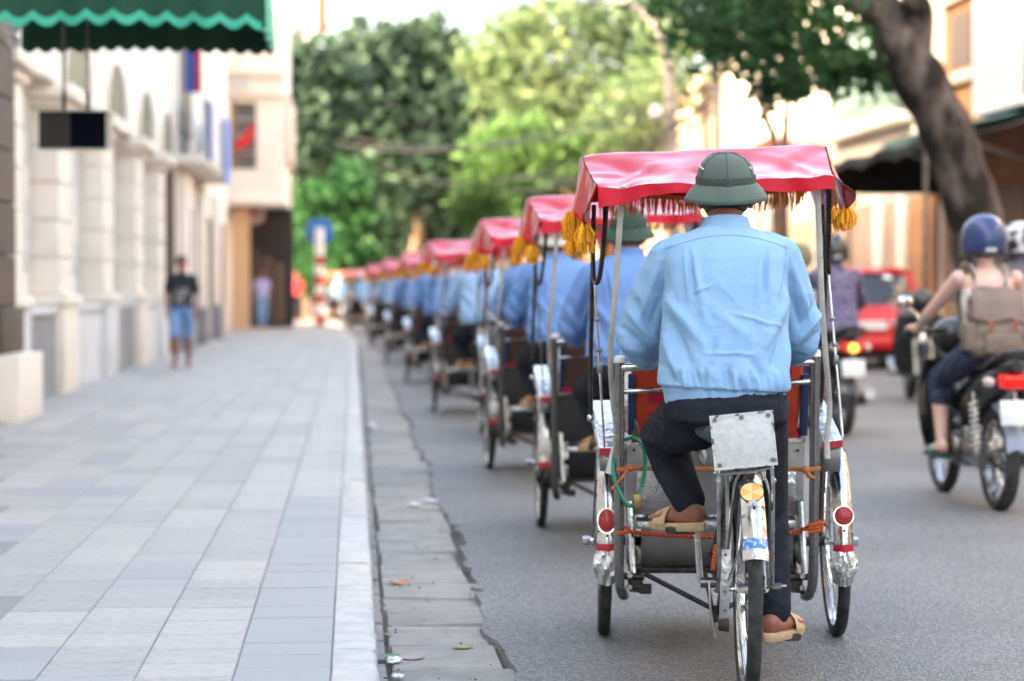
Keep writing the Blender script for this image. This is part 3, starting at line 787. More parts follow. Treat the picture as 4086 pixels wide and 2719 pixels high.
mb = MB(); mb.box(XR - .04, XR + .02, 36.6, 41.2, .15, 2.9); part(mb, 'shop_door', mat('brown_shop_door', (.20, .13, .09), .7), r1, smooth=False)
# teal awning
ta = thing('teal_awning', 'teal corrugated metal awning at the right edge behind the tree', 'awning')
n = 40; P = [[], []]
for k in range(n + 1):
    y = 35.5 + 4.6 * k / n; z = .04 * math.sin(k * 2.2)
    P[0].append((XR - .02, y, 4.10 + z)); P[1].append((XR - 1.55, y, 3.75 + z))
mb = MB(); mb.grid(P); mb.grid([[(a, b, c - .03) for a, b, c in r] for r in P]); part(mb, 'roof_sheet', M_TEAL, ta)
mb = MB(); mb.box(XR - 1.58, XR - 1.55, 35.5, 40.1, 3.52, 3.80); part(mb, 'fascia', M_TEAL, ta)
mb = MB(); mb.tube([(XR, 36, 3.2), (XR - 1.5, 36, 3.7)], .03, 6); part(mb, 'bracket', M_STEEL, ta)
mb = MB(); mb.tube([(XR, 39.8, 3.2), (XR - 1.5, 39.8, 3.7)], .03, 6); part(mb, 'bracket', M_STEEL, ta)
r2 = house('barred_balcony_house', 'pale yellow house with green-barred balcony behind the leaning trunk', 41.92, 53.0, 9.0, M_YELLOWW)
mb = MB(); mb.box(XR - .03, XR + .02, 44.6, 51.0, 4.75, 6.9); bw = part(mb, 'window', mat('shaded_window', (.06, .082, .072), .6), r2, smooth=False)
M_GRNBAR = mat('pale_green_bar', (.28, .42, .34), .5)
for k in range(18):
    y0 = 44.7 + k * .365; mb = MB(); mb.box(XR - .26, XR - .22, y0, y0 + .045, 4.75, 6.4); part(mb, 'bar', M_GRNBAR, bw, smooth=False)
for z in (4.8, 5.6, 6.4): mb = MB(); mb.box(XR - .275, XR - .262, 44.65, 51, z, z + .06); part(mb, 'rail', M_GRNBAR, bw, smooth=False)
mb = MB(); mb.box(XR - .4, XR, 44.2, 51.4, 4.50, 4.70); part(mb, 'balcony_slab', M_CREAM2, r2, bevel=.03)
mb = MB(); mb.box(XR - .06, XR, 43.3, 44.0, .1, 9); part(mb, 'pilaster', M_CREAM2, r2, smooth=False)
for ya, yb, m in ((42.2, 44.2, M_ORANGEW), (44.3, 46.2, M_PEACH), (46.4, 49.4, M_PEACH), (49.5, 52.8, M_PEACH)):
    mb = MB(); mb.box(XR - .10, XR - .005, ya, yb, .12, 3.0); part(mb, 'ground_floor_panel', m, r2, bevel=.02)
for yc in (44.25, 46.3, 49.45):
    mb = MB(); mb.box(XR - .28, XR - .11, yc - .14, yc + .14, .12, 3.1); part(mb, 'pilaster', M_CREAM2 if yc < 48 else M_PEACH, r2, bevel=.02)
# dark tarpaulin awning
da = thing('tarpaulin_awning', 'dark sagging tarpaulin awning reaching out to the kerb behind the tree', 'awning')
P = []
for i in range(13):
    t = i / 12; P.append([(XR - .02 - 2.4 * t, 33.6 + 8.4 * k / 24, 4.05 - .62 * t - .10 * math.sin(math.pi * t) + .05 * math.sin(k * .9) * t) for k in range(25)])
mb = MB(); mb.grid(P); mb.grid([[(a, b, c - .03) for a, b, c in r] for r in P]); part(mb, 'cloth', M_TARP, da)
P = [[(XR - 2.43, 33.6 + 8.4 * k / 48, 3.43 + .05 * math.sin(k * .45)), ] for k in range(49)]
mb = MB(); mb.hexa([(XR - 2.42, 42.0, 2.96), (XR - .02, 42.0, 2.96), (XR - .02, 42.04, 2.96), (XR - 2.42, 42.04, 2.96), (XR - 2.42, 42.0, 3.36), (XR - .02, 42.0, 3.98), (XR - .02, 42.04, 3.98), (XR - 2.42, 42.04, 3.36)]); part(mb, 'painted_shade_panel', M_TARP, da)  # dark sheet added at the far end to stand for shade under the awning
mb = MB(); mb.grid([[p[0] for p in P], [(p[0][0] - .02, p[0][1], p[0][2] - .12 - .05 * abs(math.sin(i * .7))) for i, p in enumerate(P)]]); part(mb, 'front_flap', M_TARP, da)
mb = MB()
pass
for y in (33.8, 41.7):
    mb = MB(); mb.tube([(XR - 2.4, y, .115), (XR - 2.4, y, 3.42)], .035, 8); part(mb, 'post', M_STEEL, da)
r3 = house('white_house', 'bright sunlit white house front down the right side', 53.02, 66.0, 10.0, M_YELLOWW)
for k, y0 in enumerate((54.5, 58.5, 62.5)):
    mb = MB(); mb.box(XR - .03, XR + .02, y0, y0 + 1.5, 4.4, 6.4); w_ = part(mb, 'window', mat('pale_shutter', (.58, .55, .46), .6), r3, smooth=False)
    mb = MB(); mb.box(XR - .12, XR, y0 - .2, y0 + 1.7, 4.22, 4.38); part(mb, 'sill', M_CREAM2, w_)
    mb = MB(); mb.box(XR - .04, XR + .02, y0 - .3, y0 + 2.2, .15, 2.8); part(mb, 'shop_door', mat('ochre_door', (.48, .34, .20), .7), r3, smooth=False)
r4 = house('far_house', 'far pale yellow house past the lamp post on the right', 66.02, 92.0, 8.0, M_PEACH)
for k in range(5):
    y0 = 67.5 + k * 4.6; mb = MB(); mb.box(XR - .04, XR + .02, y0, y0 + 1.8, 3.6, 5.4); part(mb, 'window', M_WINFRAME, r4, smooth=False)
    mb = MB(); mb.box(XR - .04, XR + .02, y0, y0 + 2.4, .15, 2.6); part(mb, 'shop_door', M_DARKOPEN, r4, smooth=False)
# red-roofed stall and red-yellow signboard
st = thing('market_stall', 'small stall with red pitched roof in front of the white house', 'stall')
yq = 57.0; a, b, c = at(2945, 648, yq), at(3092, 648, yq), at(3072, 545, yq)
mb = MB(); mb.prism([(a.x, a.z), (b.x + .2, b.z), (c.x, c.z)], yq, yq + 2.6, 'y'); part(mb, 'roof', mat('red_roof', (.42, .07, .045), .7), st, smooth=False)
mb = MB()
for x in (a.x + .1, b.x): 
    for y in (yq + .1, yq + 2.4): mb.box(x - .05, x + .05, y - .05, y + .05, .12, a.z)
part(mb, 'posts', M_WINFRAME, st, smooth=False)
mb = MB(); mb.box(a.x + .15, b.x - .05, yq + .3, yq + 2.2, .12, 1.1); part(mb, 'counter', M_ORANGEW, st, bevel=.03)
sb_ = thing('signboard', 'red and yellow shop signboard under the barred balcony', 'sign')
a, b = at(3290, 640, 52.4), at(3385, 585, 52.4)
mb = MB(); mb.box(XR - 1.3, XR - .05, 52.3, 52.4, a.z - .35, a.z + .3); part(mb, 'yellow_field', mat('sign_yellow', (.62, .42, .12), .6), sb_, bevel=.01)
mb = MB(); mb.box(XR - 1.36, XR - 1.12, 52.2, 52.29, a.z - .37, a.z + .35); part(mb, 'red_edge', mat('sign_red2', (.55, .06, .10), .6), sb_, bevel=.01)
mb = MB(); mb.box(XR - 1.3, XR - .05, 52.2, 52.28, a.z + .305, a.z + .42); part(mb, 'red_edge', mat('sign_red2', (.55, .06, .10), .6), sb_, bevel=.01)
# street end
en = thing('end_building', 'shaded brown building closing the view behind the trees', 'building')
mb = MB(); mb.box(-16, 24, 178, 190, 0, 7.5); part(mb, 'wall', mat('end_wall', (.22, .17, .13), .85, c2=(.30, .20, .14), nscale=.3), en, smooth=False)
mb = MB(); mb.prism([(177, 7.5), (191, 7.5), (184, 10)], -16.5, 24.5, 'x'); part(mb, 'roof', mat('end_roof', (.30, .10, .06), .8), en, smooth=False)
for k in range(12):
    mb = MB(); x = -14 + k * 3.1; mb.box(x, x + 1.4, 177.9, 178.0, 1, 3.2); part(mb, 'window', M_DARKOPEN, en, smooth=False)

# ------------------------------------------------------------------ trees
M_BARK = mat('grey_brown_bark', (.022, .0185, .0175), .95, c2=(.118, .099, .091), nscale=4.5, ndetail=5, bump=1.0, bscale=9, stretch=(1, 1, .5), spec=.1, lo=.40, hi=.64)
M_BARK2 = mat('brown_bark', (.11, .07, .045), .9, c2=(.16, .10, .07), nscale=5, bump=.5, bscale=15)
def leaves(clumps, size, n_twig, per, seed=0, flat=.5):
    g = np.random.default_rng(seed)
    C = []
    for (cx, cy, cz), (rx, ry, rz) in clumps:
        d = g.normal(size=(n_twig, 3)); d /= np.linalg.norm(d, axis=1)[:, None]
        rad = g.random(n_twig) ** .45
        tw = np.array([cx, cy, cz]) + d * rad[:, None] * np.array([rx, ry, rz])
        sp_ = .22 * min(rx, ry, rz) + .12
        q = tw[:, None, :] + g.normal(size=(n_twig, per, 3)) * np.array([sp_, sp_, sp_ * .7])
        C.append(q.reshape(-1, 3))
    C = np.concatenate(C); N = len(C)
    a = g.normal(size=(N, 3)); a /= np.linalg.norm(a, axis=1)[:, None]
    nrm = g.normal(size=(N, 3)) * np.array([.7, .7, .7]) + np.array([0, 0, flat]); nrm /= np.linalg.norm(nrm, axis=1)[:, None]
    t = np.cross(nrm, a); t /= (np.linalg.norm(t, axis=1)[:, None] + 1e-9); b = np.cross(nrm, t)
    s = size * (.6 + .8 * g.random(N))[:, None]
    V = np.stack([C - t * s, C - b * s * .45 + t * s * .1, C + t * s, C + b * s * .45 + t * s * .1], 1).reshape(-1, 3)
    me = bpy.data.meshes.new('crown')
    me.vertices.add(4 * N); me.vertices.foreach_set('co', V.ravel())
    me.loops.add(4 * N); me.loops.foreach_set('vertex_index', np.arange(4 * N, dtype=np.int32))
    me.polygons.add(N); me.polygons.foreach_set('loop_start', np.arange(0, 4 * N, 4, dtype=np.int32)); me.polygons.foreach_set('loop_total', np.full(N, 4, np.int32))
    me.update(calc_edges=True)
    return me
def tree(name, label, trunk, radii, limbs, clumps, leafm, size, n_twig, per, seed, bark=None, group=None):
    t = thing(name, label, 'tree', (0, 0, 0), 0, group)
    mb = MB(); P = bez(trunk, 6); k = len(P)
    rs_ = [np.interp(i / (k - 1) * (len(radii) - 1), range(len(radii)), radii) * (1 + .05 * math.sin(i * 1.1) + .03 * math.sin(i * 2.3)) for i in range(k)]
    mb.tube(P, [float(r) for r in rs_], 16); part(mb, 'trunk', bark or M_BARK2, t)
    for L in limbs:
        mb = MB(); pts, r0_, r1_ = L; Q = bez(pts, 5)
        mb.tube(Q, [r0_ + (r1_ - r0_) * i / (len(Q) - 1) for i in range(len(Q))], 10); part(mb, 'limb', bark or M_BARK2, t)
    o = obj('crown', leaves(clumps, size, n_twig, per, seed), leafm, t); o['kind'] = 'stuff'
    return t
LM_DARK = leaf_mat('dark_foliage', (.018, .042, .025), (.048, .090, .054), .3)
LM_MID = leaf_mat('green_foliage', (.05, .12, .035), (.10, .19, .05), .45)
LM_LIME = leaf_mat('lime_foliage', (.045, .10, .040), (.20, .25, .12), .42)
LM_BUSH = leaf_mat('fresh_green_foliage', (.020, .085, .028), (.045, .135, .045), .35)
# leaning street tree on the right
Yt = 26.0
tp = [at(3985, 1640, Yt), at(3958, 1250, Yt), at(3915, 1000, Yt), at(3883, 850, Yt), at(3783, 542, Yt), at(3672, 325, Yt), at(3582, 163, Yt), at(3510, 40, Yt), at(3400, -200, Yt), at(3350, -420, Yt)]
tp[0].z = -.05
w = lambda px: px * Yt / FPX / 2
limbs = [([at(3650, 230, Yt), at(3668, 60, Yt - .15), at(3650, -40, Yt - .3), at(3740, -260, Yt - .2), at(3860, -520, Yt)], w(140), w(55)),
         ([at(3520, 60, Yt), at(3400, 5, Yt - .5), at(3260, -25, Yt - 1.2), at(3000, -120, Yt - 2)], w(110), w(35)),
         ([at(3400, -200, Yt), at(3250, -350, Yt + 1), at(3000, -500, Yt + 2)], w(120), w(30)),
         ([at(3350, -420, Yt), at(3500, -700, Yt), at(3700, -900, Yt)], w(120), w(30))]
cl = []
for u, v, dy, r in ((2830, 30, -1, .75), (2960, 120, -1.5, .65), (3080, 60, -.5, .8), (3180, 170, -1.2, .5), (3250, 60, -1.6, .5), (3420, 270, .8, .28), (3320, 290, 1.2, .26), (3060, 240, .6, .42), (3130, 330, .8, .3), (2900, 180, .4, .45), (3530, 300, 1.5, .34), (2760, -40, 0, .7),
                    (2900, -250, 0, 1.0), (3150, -260, 0, 1.0), (3450, -450, 0, 1.2), (3000, -600, 0, 1.6), (3500, -750, 0, 1.8), (3900, -600, 0, 1.5), (3950, -950, 0, 1.6)):
    p = at(u, v, Yt + dy); cl.append(((p.x, p.y, p.z), (r, r * 1.1, r * .8)))
LMN = leaf_mat('near_tree_foliage', (.014, .050, .016), (.045, .125, .035), .4)
tree('street_tree', 'old leaning street tree with thick dark trunk at the right', tp, [w(320), w(258), w(236), w(222), w(212), w(216), w(200), w(178), w(130), w(95)], limbs, cl, LMN, .10, 20, 10, 3, M_BARK)
mb = MB()
p = tp[0]; mb.box(p.x - .8, p.x + .8, Yt - .8, Yt + .8, -.05, .12)
o = mb.build('tree_pit', M_KERB, bevel=.03); tag(o, 'low stone tree pit round the leaning trunk', 'kerb')
# slender trees further back
for (a, b, c, yb, lab, sd_) in (((3000, 300), (3060, 480), (3098, 660), 34, 'slender dark tree standing before the red-roofed stall', 5), ((3135, 330), (3138, 480), (3128, 660), 36, 'second slender tree just right of the stall', 6)):
    p0, p1, p2 = at(*a, yb), at(*b, yb), at(*c, yb); base = Vector((p2.x + .12 * (p2.x - p1.x), yb, .1))
    tree('slender_tree', lab, [base, p2, p1, p0, p0 + Vector((-.1, 0, 1.2))], [.10, .075, .06, .05, .03], [([p0, p0 + Vector((.6, .2, .9))], .04, .015), ([p0, p0 + Vector((-.7, -.2, .8))], .04, .015)],
         [((p0.x, yb, p0.z + .9), (1.1, 1.0, .8)), ((p0.x - .6, yb, p0.z + 1.6), (1.1, 1.0, .9)), ((p0.x + .5, yb, p0.z + 2.3), (1.2, 1.0, .9))], LMN, .12, 36, 10, sd_, M_BARK2, 'slender trees on the right')
# big dark tree at the bend, bush in front of it, lime trees
def ptree(name, label, base_uv, Yb, crown, leafm, size, tw, per, seed, r=.25, group=None):
    b0 = at(*base_uv, Yb); top = np.mean([np.array(at(u, v, Yb)) for u, v, _ in crown], axis=0)
    clumps = []
    for u, v, rr_ in crown:
        p = at(u, v, Yb); clumps.append(((p.x, p.y + random.uniform(-1, 1) * rr_ * .4, p.z), (rr_, rr_ * .9, rr_ * .8)))
    base = Vector((b0.x, Yb, 0)); tv = Vector(top)
    mid = base.lerp(tv, .5) + Vector((r * 2, 0, 0))
    lim = [([mid, mid.lerp(Vector(c[0]), .5) + Vector((0, 0, .3)), Vector(c[0])], r * .5, r * .12) for c in clumps[:6]]
    return tree(name, label, [base, base.lerp(mid, .6), mid, tv], [r * 1.25, r, r * .8, r * .4], lim, clumps, leafm, size, tw, per, seed, M_BARK2, group)
G = 'trees at the bend of the street'
ptree('big_tree', 'large dark green tree filling the view above the line of cyclos', (1640, 1200), 92, [(1620, 270, 2.6), (1500, 230, 1.9), (1790, 310, 2.2), (1350, 390, 2.0), (1500, 450, 3.0), (1700, 520, 3.0), (1880, 420, 2.2), (1260, 560, 2.0), (1560, 690, 2.4), (1800, 680, 2.0), (1250, 300, 1.3), (1700, 190, 1.4), (1880, 330, 1.3)], LM_DARK, .28, 62, 14, 21, .26, G)
ptree('big_tree', 'dark tree lower behind the signpost, left of the big tree', (1290, 1240), 100, [(1230, 420, 2.4), (1300, 620, 2.6), (1380, 800, 2.6), (1520, 900, 2.6), (1660, 880, 2.2), (1800, 860, 2.4), (1920, 780, 2.4), (1420, 1000, 2.0), (1560, 1030, 1.8)], LM_DARK, .30, 60, 15, 22, .3, G)
ptree('back_tree', 'dark leafy tree top just right of the corner house', (1010, 1250), 74.5, [(1200, 250, 1.0), (1190, 380, 1.0), (1235, 520, 1.1), (1200, 640, .8), (1290, 420, .9), (1330, 300, .8)], LM_DARK, .2, 60, 14, 31, .07, G)
ptree('round_bush_tree', 'bright green rounded bush-like tree behind the striped signpost', (1330, 1250), 86, [(1260, 760, 1.25), (1360, 740, 1.2), (1290, 880, 1.35), (1400, 860, 1.1), (1250, 980, 1.2), (1380, 970, 1.2), (1310, 1070, 1.0), (1225, 1090, .8), (1400, 1060, .8)], LM_BUSH, .16, 90, 16, 23, .14, G)
ptree('lime_tree', 'sunlit yellow-green tree at the top centre', (2230, 1120), 78, [(2120, 330, 2.0), (2300, 200, 2.2), (2460, 80, 2.2), (2250, 60, 1.8), (2480, 330, 1.7), (2120, 520, 1.4), (2330, 460, 1.7), (2580, 220, 1.4), (2000, 230, 1.4), (2080, 120, 1.2), (2620, 40, 1.3), (2200, 380, 1.4)], LM_LIME, .20, 44, 12, 24, .16, G)
ptree('lime_tree', 'shorter sunlit tree right of the first lime tree, beside the lamp post', (2520, 1100), 70, [(2560, 420, 1.4), (2660, 330, 1.3), (2440, 520, 1.2), (2600, 560, 1.0), (2700, 160, 1.2)], LM_LIME, .18, 32, 11, 25, .12, G)
ptree('middle_tree', 'mid green tree low behind the cyclo canopies', (2040, 1120), 74, [(1990, 640, 1.2), (2080, 560, 1.1), (2180, 660, 1.2), (1960, 780, 1.1), (2060, 820, 1.0), (2290, 600, 1.0)], LM_MID, .2, 50, 14, 26, .16, G)
ptree('low_tree', 'pale green small tree just above the second canopy', (1960, 1080), 58, [(1930, 800, .5), (1960, 860, .45), (1900, 850, .4)], LM_MID, .11, 60, 14, 27, .06, G)
ptree('back_tree', 'dark tree closing the gap behind the lime trees', (2150, 1120), 112, [(2050, 700, 3), (2250, 820, 2.8), (2450, 760, 2.8), (2200, 520, 2.8), (2400, 560, 2.4), (1950, 900, 2.0), (2600, 700, 2.5)], LM_MID, .32, 50, 14, 28, .3, G)
# lamp post, utility pole, wires, road sign
lp = thing('lamp_post', 'pale concrete lamp post with curved top on the right', 'lamp post')
yl = 52.0; pts = [at(2690, 1140, yl), at(2684, 650, yl), at(2668, 300, yl), at(2640, 150, yl), at(2580, 60, yl), at(2480, 12, yl), at(2400, 5, yl)]; pts[0].z = .0
M_CONC = mat('pole_concrete', (.24, .21, .19), .85, c2=(.18, .155, .14), nscale=3)
mb = MB(); mb.tube(bez(pts, 6), [.155 - .09 * i / 36 for i in range(37)], 10); part(mb, 'pole', M_CONC, lp)
mb = MB(); q = pts[-1]; mb.ball((q.x - .2, yl, q.z - .02), (.32, .12, .08), 12, 8); part(mb, 'lamp_head', M_STEEL, lp)
q = at(2612, 450, yl); mb = MB(); mb.obox((q.x, yl - .25, q.z), (.24, .2, .26)); part(mb, 'junction_box', M_GREYST, lp, bevel=.03); mb = MB(); mb.obox((q.x, yl - .2, q.z - .24), (.12, .12, .10)); part(mb, 'bracket', M_BLACKMETAL, lp)
up = thing('utility_pole', 'thin grey utility pole with cable cluster right of the lamp post', 'pole')
yu = 44.0; q0, q1 = at(2870, 1100, yu), at(2862, 235, yu); mb = MB(); mb.tube([(q0.x, yu, 0), q1], [.085, .065], 10); part(mb, 'pole', M_CONC, up)
mb = MB(); mb.obox((q1.x, yu, q1.z + .3), (.22, .2, .62)); part(mb, 'cable_box', M_GREYST, up, bevel=.03)
qb = at(2855, 360, yu)
mb = MB()
for k in range(16): 
    a = 2 * math.pi * k / 16; mb.tube([qb, qb + Vector((.45 * math.cos(a), .2 * math.sin(2 * a), .35 * math.sin(a)))], .012, 5)
part(mb, 'cable_tangle', M_BLACKMETAL, up)
for k, (a, b, sag) in enumerate((((2862, 400, 44), (1150, 470, 84), 1.0), ((2862, 420, 44), (1480, 640, 92), 1.2), ((2862, 330, 44), (1300, 560, 88), 0.8), ((2862, 440, 44), (1990, 760, 66), .5), ((2862, 380, 44), (2050, 700, 70), .7))):
    A, Bp = at(*a), at(*b); P = [A.lerp(Bp, t / 16) - Vector((0, 0, sag * 4 * (t / 16) * (1 - t / 16))) for t in range(17)]
    mb = MB(); mb.tube(P, .035 if k > 2 else .028, 6); o = mb.build('overhead_cable', M_BLACKMETAL); tag(o, ('thin cable swinging across to the corner house', 'thin cable dipping into the big dark tree', 'topmost thin cable crossing the big dark tree', 'thick lower cable falling towards the far canopies', 'thick upper cable falling towards the far canopies')[k], 'cable', 'overhead cables')
sg = thing('road_sign', 'round blue road sign on a red and white striped post', 'road sign')
ys = 66.0; q = at(1275, 1290, ys); zt = at(1275, 925, ys).z
rs_z = [at(0, v, ys).z for v in (1290, 1255, 1215, 1175, 1140, 1100, 1060, 1020, 975)]; rs_z[0] = SW - .01
for k in range(8):
    mb = MB(); mb.lathe([(.135, rs_z[k] + .001), (.135, rs_z[k + 1])], 14, 'z', (q.x, ys, 0)); part(mb, 'stripe', mat('sign_post_red', (.42, .03, .022), .6) if k % 2 == 0 else M_WHITE, sg)
mb = MB(); mb.tube([(q.x, ys + .02, SW - .02), (q.x, ys + .02, zt)], .11, 10); mb.tube([(q.x, ys - .06, rs_z[-1]), (q.x, ys - .06, zt + .12)], .13, 10); part(mb, 'post', M_WHITE, sg)
mb = MB(); mb.lathe([(0, -.03), (.375, -.03), (.39, 0), (.375, .03), (0, .03)], 30, 'y', (q.x, ys + .12, zt)); dk = part(mb, 'disc', mat('sign_blue', (.008, .115, .40), .5), sg)
# ------------------------------------------------------------------ cyclo (three-wheeled pedal rickshaw), local: +y forward, rear wheel contact at the origin
WR = 0.33
AX = 1.28                                       # front axle
def wheel(parent, name, c, lean=0.0, spokes=32):
    w = MB()
    # tyre with a flattened tread
    prof = []
    for k in range(15):
        a = 2 * math.pi * k / 14
        rr, hh = math.cos(a), math.sin(a)
        prof.append((WR - 0.021 + 0.021 * math.copysign(abs(rr) ** 0.8, rr), 0.021 * math.copysign(abs(hh) ** 0.85, hh)))
    w.lathe(prof, 56, 'x')
    tm = w.mesh('tyre')
    wo = obj(name, tm, M_RUBBER, parent, c)
    rim = MB()
    rim.lathe([(WR - 0.040, -0.014), (WR - 0.030, -0.0165), (WR - 0.028, 0), (WR - 0.030, 0.0165), (WR - 0.040, 0.014), (WR - 0.046, 0), (WR - 0.040, -0.014)], 56, 'x')
    rim.build('rim', M_CHROME, wo)
    hub = MB()
    hub.lathe([(0.0, -0.055), (0.007, -0.055), (0.008, -0.04), (0.028, -0.038), (0.028, -0.034), (0.014, -0.03), (0.013, 0.03), (0.028, 0.034), (0.028, 0.038), (0.008, 0.04), (0.007, 0.055), (0, 0.055)], 16, 'x')
    hub.build('hub', M_CHROME, wo)
    sp = MB()
    for k in range(spokes):
        a = 2 * math.pi * k / spokes
        s = -1 if k % 2 else 1
        b = a + (0.55 if (k // 2) % 2 else -0.55)
        sp.tube([(s * 0.034, 0.026 * math.cos(b), 0.026 * math.sin(b)), (s * 0.003, (WR - 0.044) * math.cos(a), (WR - 0.044) * math.sin(a))], 0.0015, 5, False)
    so = sp.build('spokes', M_CHROME, wo)
    if lean: wo.rotation_euler = (0, lean, 0)
    return wo
def arc_fender(cx, cy, a0, a1, R0, width, n=30, m=9, depth=0.024):
    mb = MB(); P = []; Q = []
    for i in range(n + 1):
        a = a0 + (a1 - a0) * i / n
        row, row2 = [], []
        for j in range(m):
            t = -1 + 2 * j / (m - 1)
            rr = R0 - depth * t * t
            row.append((cx + t * width / 2, cy + rr * math.cos(a), WR + rr * math.sin(a)))
            row2.append((cx + t * width / 2 * 0.95, cy + (rr - 0.003) * math.cos(a), WR + (rr - 0.003) * math.sin(a)))
        P.append(row); Q.append(row2)
    mb.grid(P); mb.grid(Q)
    return mb
def disc(mb, c, nrm, r, t=0.008, n=20, ring=False, sy=1.0):
    nrm = Vector(nrm).normalized(); u = nrm.orthogonal().normalized()
    if abs(nrm.z) < 0.95: u = Vector((0, 0, 1)).cross(nrm).normalized()
    w = nrm.cross(u); c = Vector(c)
    prof = [(0, t), (r * 0.75, t), (r, t * 0.55), (r, 0), (0, 0)] if not ring else [(r, 0), (r, t), (r + 0.004, t), (r + 0.004, 0), (r, 0)]
    vs_, fs = [], []
    for rr, hh in prof:
        for j in range(n):
            a = 2 * math.pi * j / n
            vs_.append(c + u * (rr * math.cos(a)) + w * (rr * sy * math.sin(a)) + nrm * hh)
    for i in range(len(prof) - 1):
        for j in range(n):
            a, b = i * n + j, i * n + (j + 1) % n
            fs.append((a, b, b + n, a + n))
    return mb.add(vs_, fs)

CREASES = [(-.44, .62, -.24, .86, .008, .022), (-.43, .98, -.22, .74, -.009, .035), (-.42, .80, -.28, .80, .006, .022), (-.36, .62, -.28, .98, -.007, .032), (-.18, .62, -.10, 1.0, .005, .040), (-.10, .74, .14, .66, -.005, .030), (.30, .62, .12, .92, .008, .028), (.31, .98, .16, .70, -.008, .036), (.20, .62, .24, 1.0, .006, .030), (.02, .62, .06, .98, -.005, .045), (-.42, 1.1, -.1, 1.5, .008, .05), (.3, 1.1, 0, 1.5, .008, .05)]
def canopy_z(x, y):
    """height of the vinyl roof over the passenger seat; roll and sag included"""
    roll = 0.045 * (x + 0.06)
    yc = 1.02
    if y < yc: base = 1.690 - 0.132 * ((yc - y) / (yc - 0.60)) ** 1.06
    else: base = 1.688 - 0.09 * ((y - yc) / 0.68) ** 1.4
    sag = -0.012 * math.sin(math.pi * min(1, max(0, (y - 0.6) / 0.42))) if y < yc else -0.02 * math.sin(math.pi * (y - yc) / 0.68)
    fade = 0.25 + 0.75 * min(1, abs(y - yc) / 0.15)
    wr = 1.0 * fade * (0.005 * math.sin(17 * x + 6 * y) * math.exp(-((x + 0.36) / 0.16) ** 2) + 0.0042 * math.sin(21 * x - 11 * y + 1) + 0.0032 * math.sin(13 * x + 17 * y + 2) + 0.0012 * math.sin(44 * x + 13 * y))
    crease = 0.0
    for x0, y0, x1, y1, am, wd in CREASES:
        dx, dy = x1 - x0, y1 - y0; t = max(0, min(1, ((x - x0) * dx + (y - y0) * dy) / (dx * dx + dy * dy)))
        crease += am * (1 - .6 * t) * math.exp(-(((x - x0 - t * dx) ** 2 + (y - y0 - t * dy) ** 2) / wd ** 2))
    side = -0.006 * max(0, (abs(x + 0.06) - 0.33) / 0.05) ** 2 + crease
    return base + roll + sag + wr + side

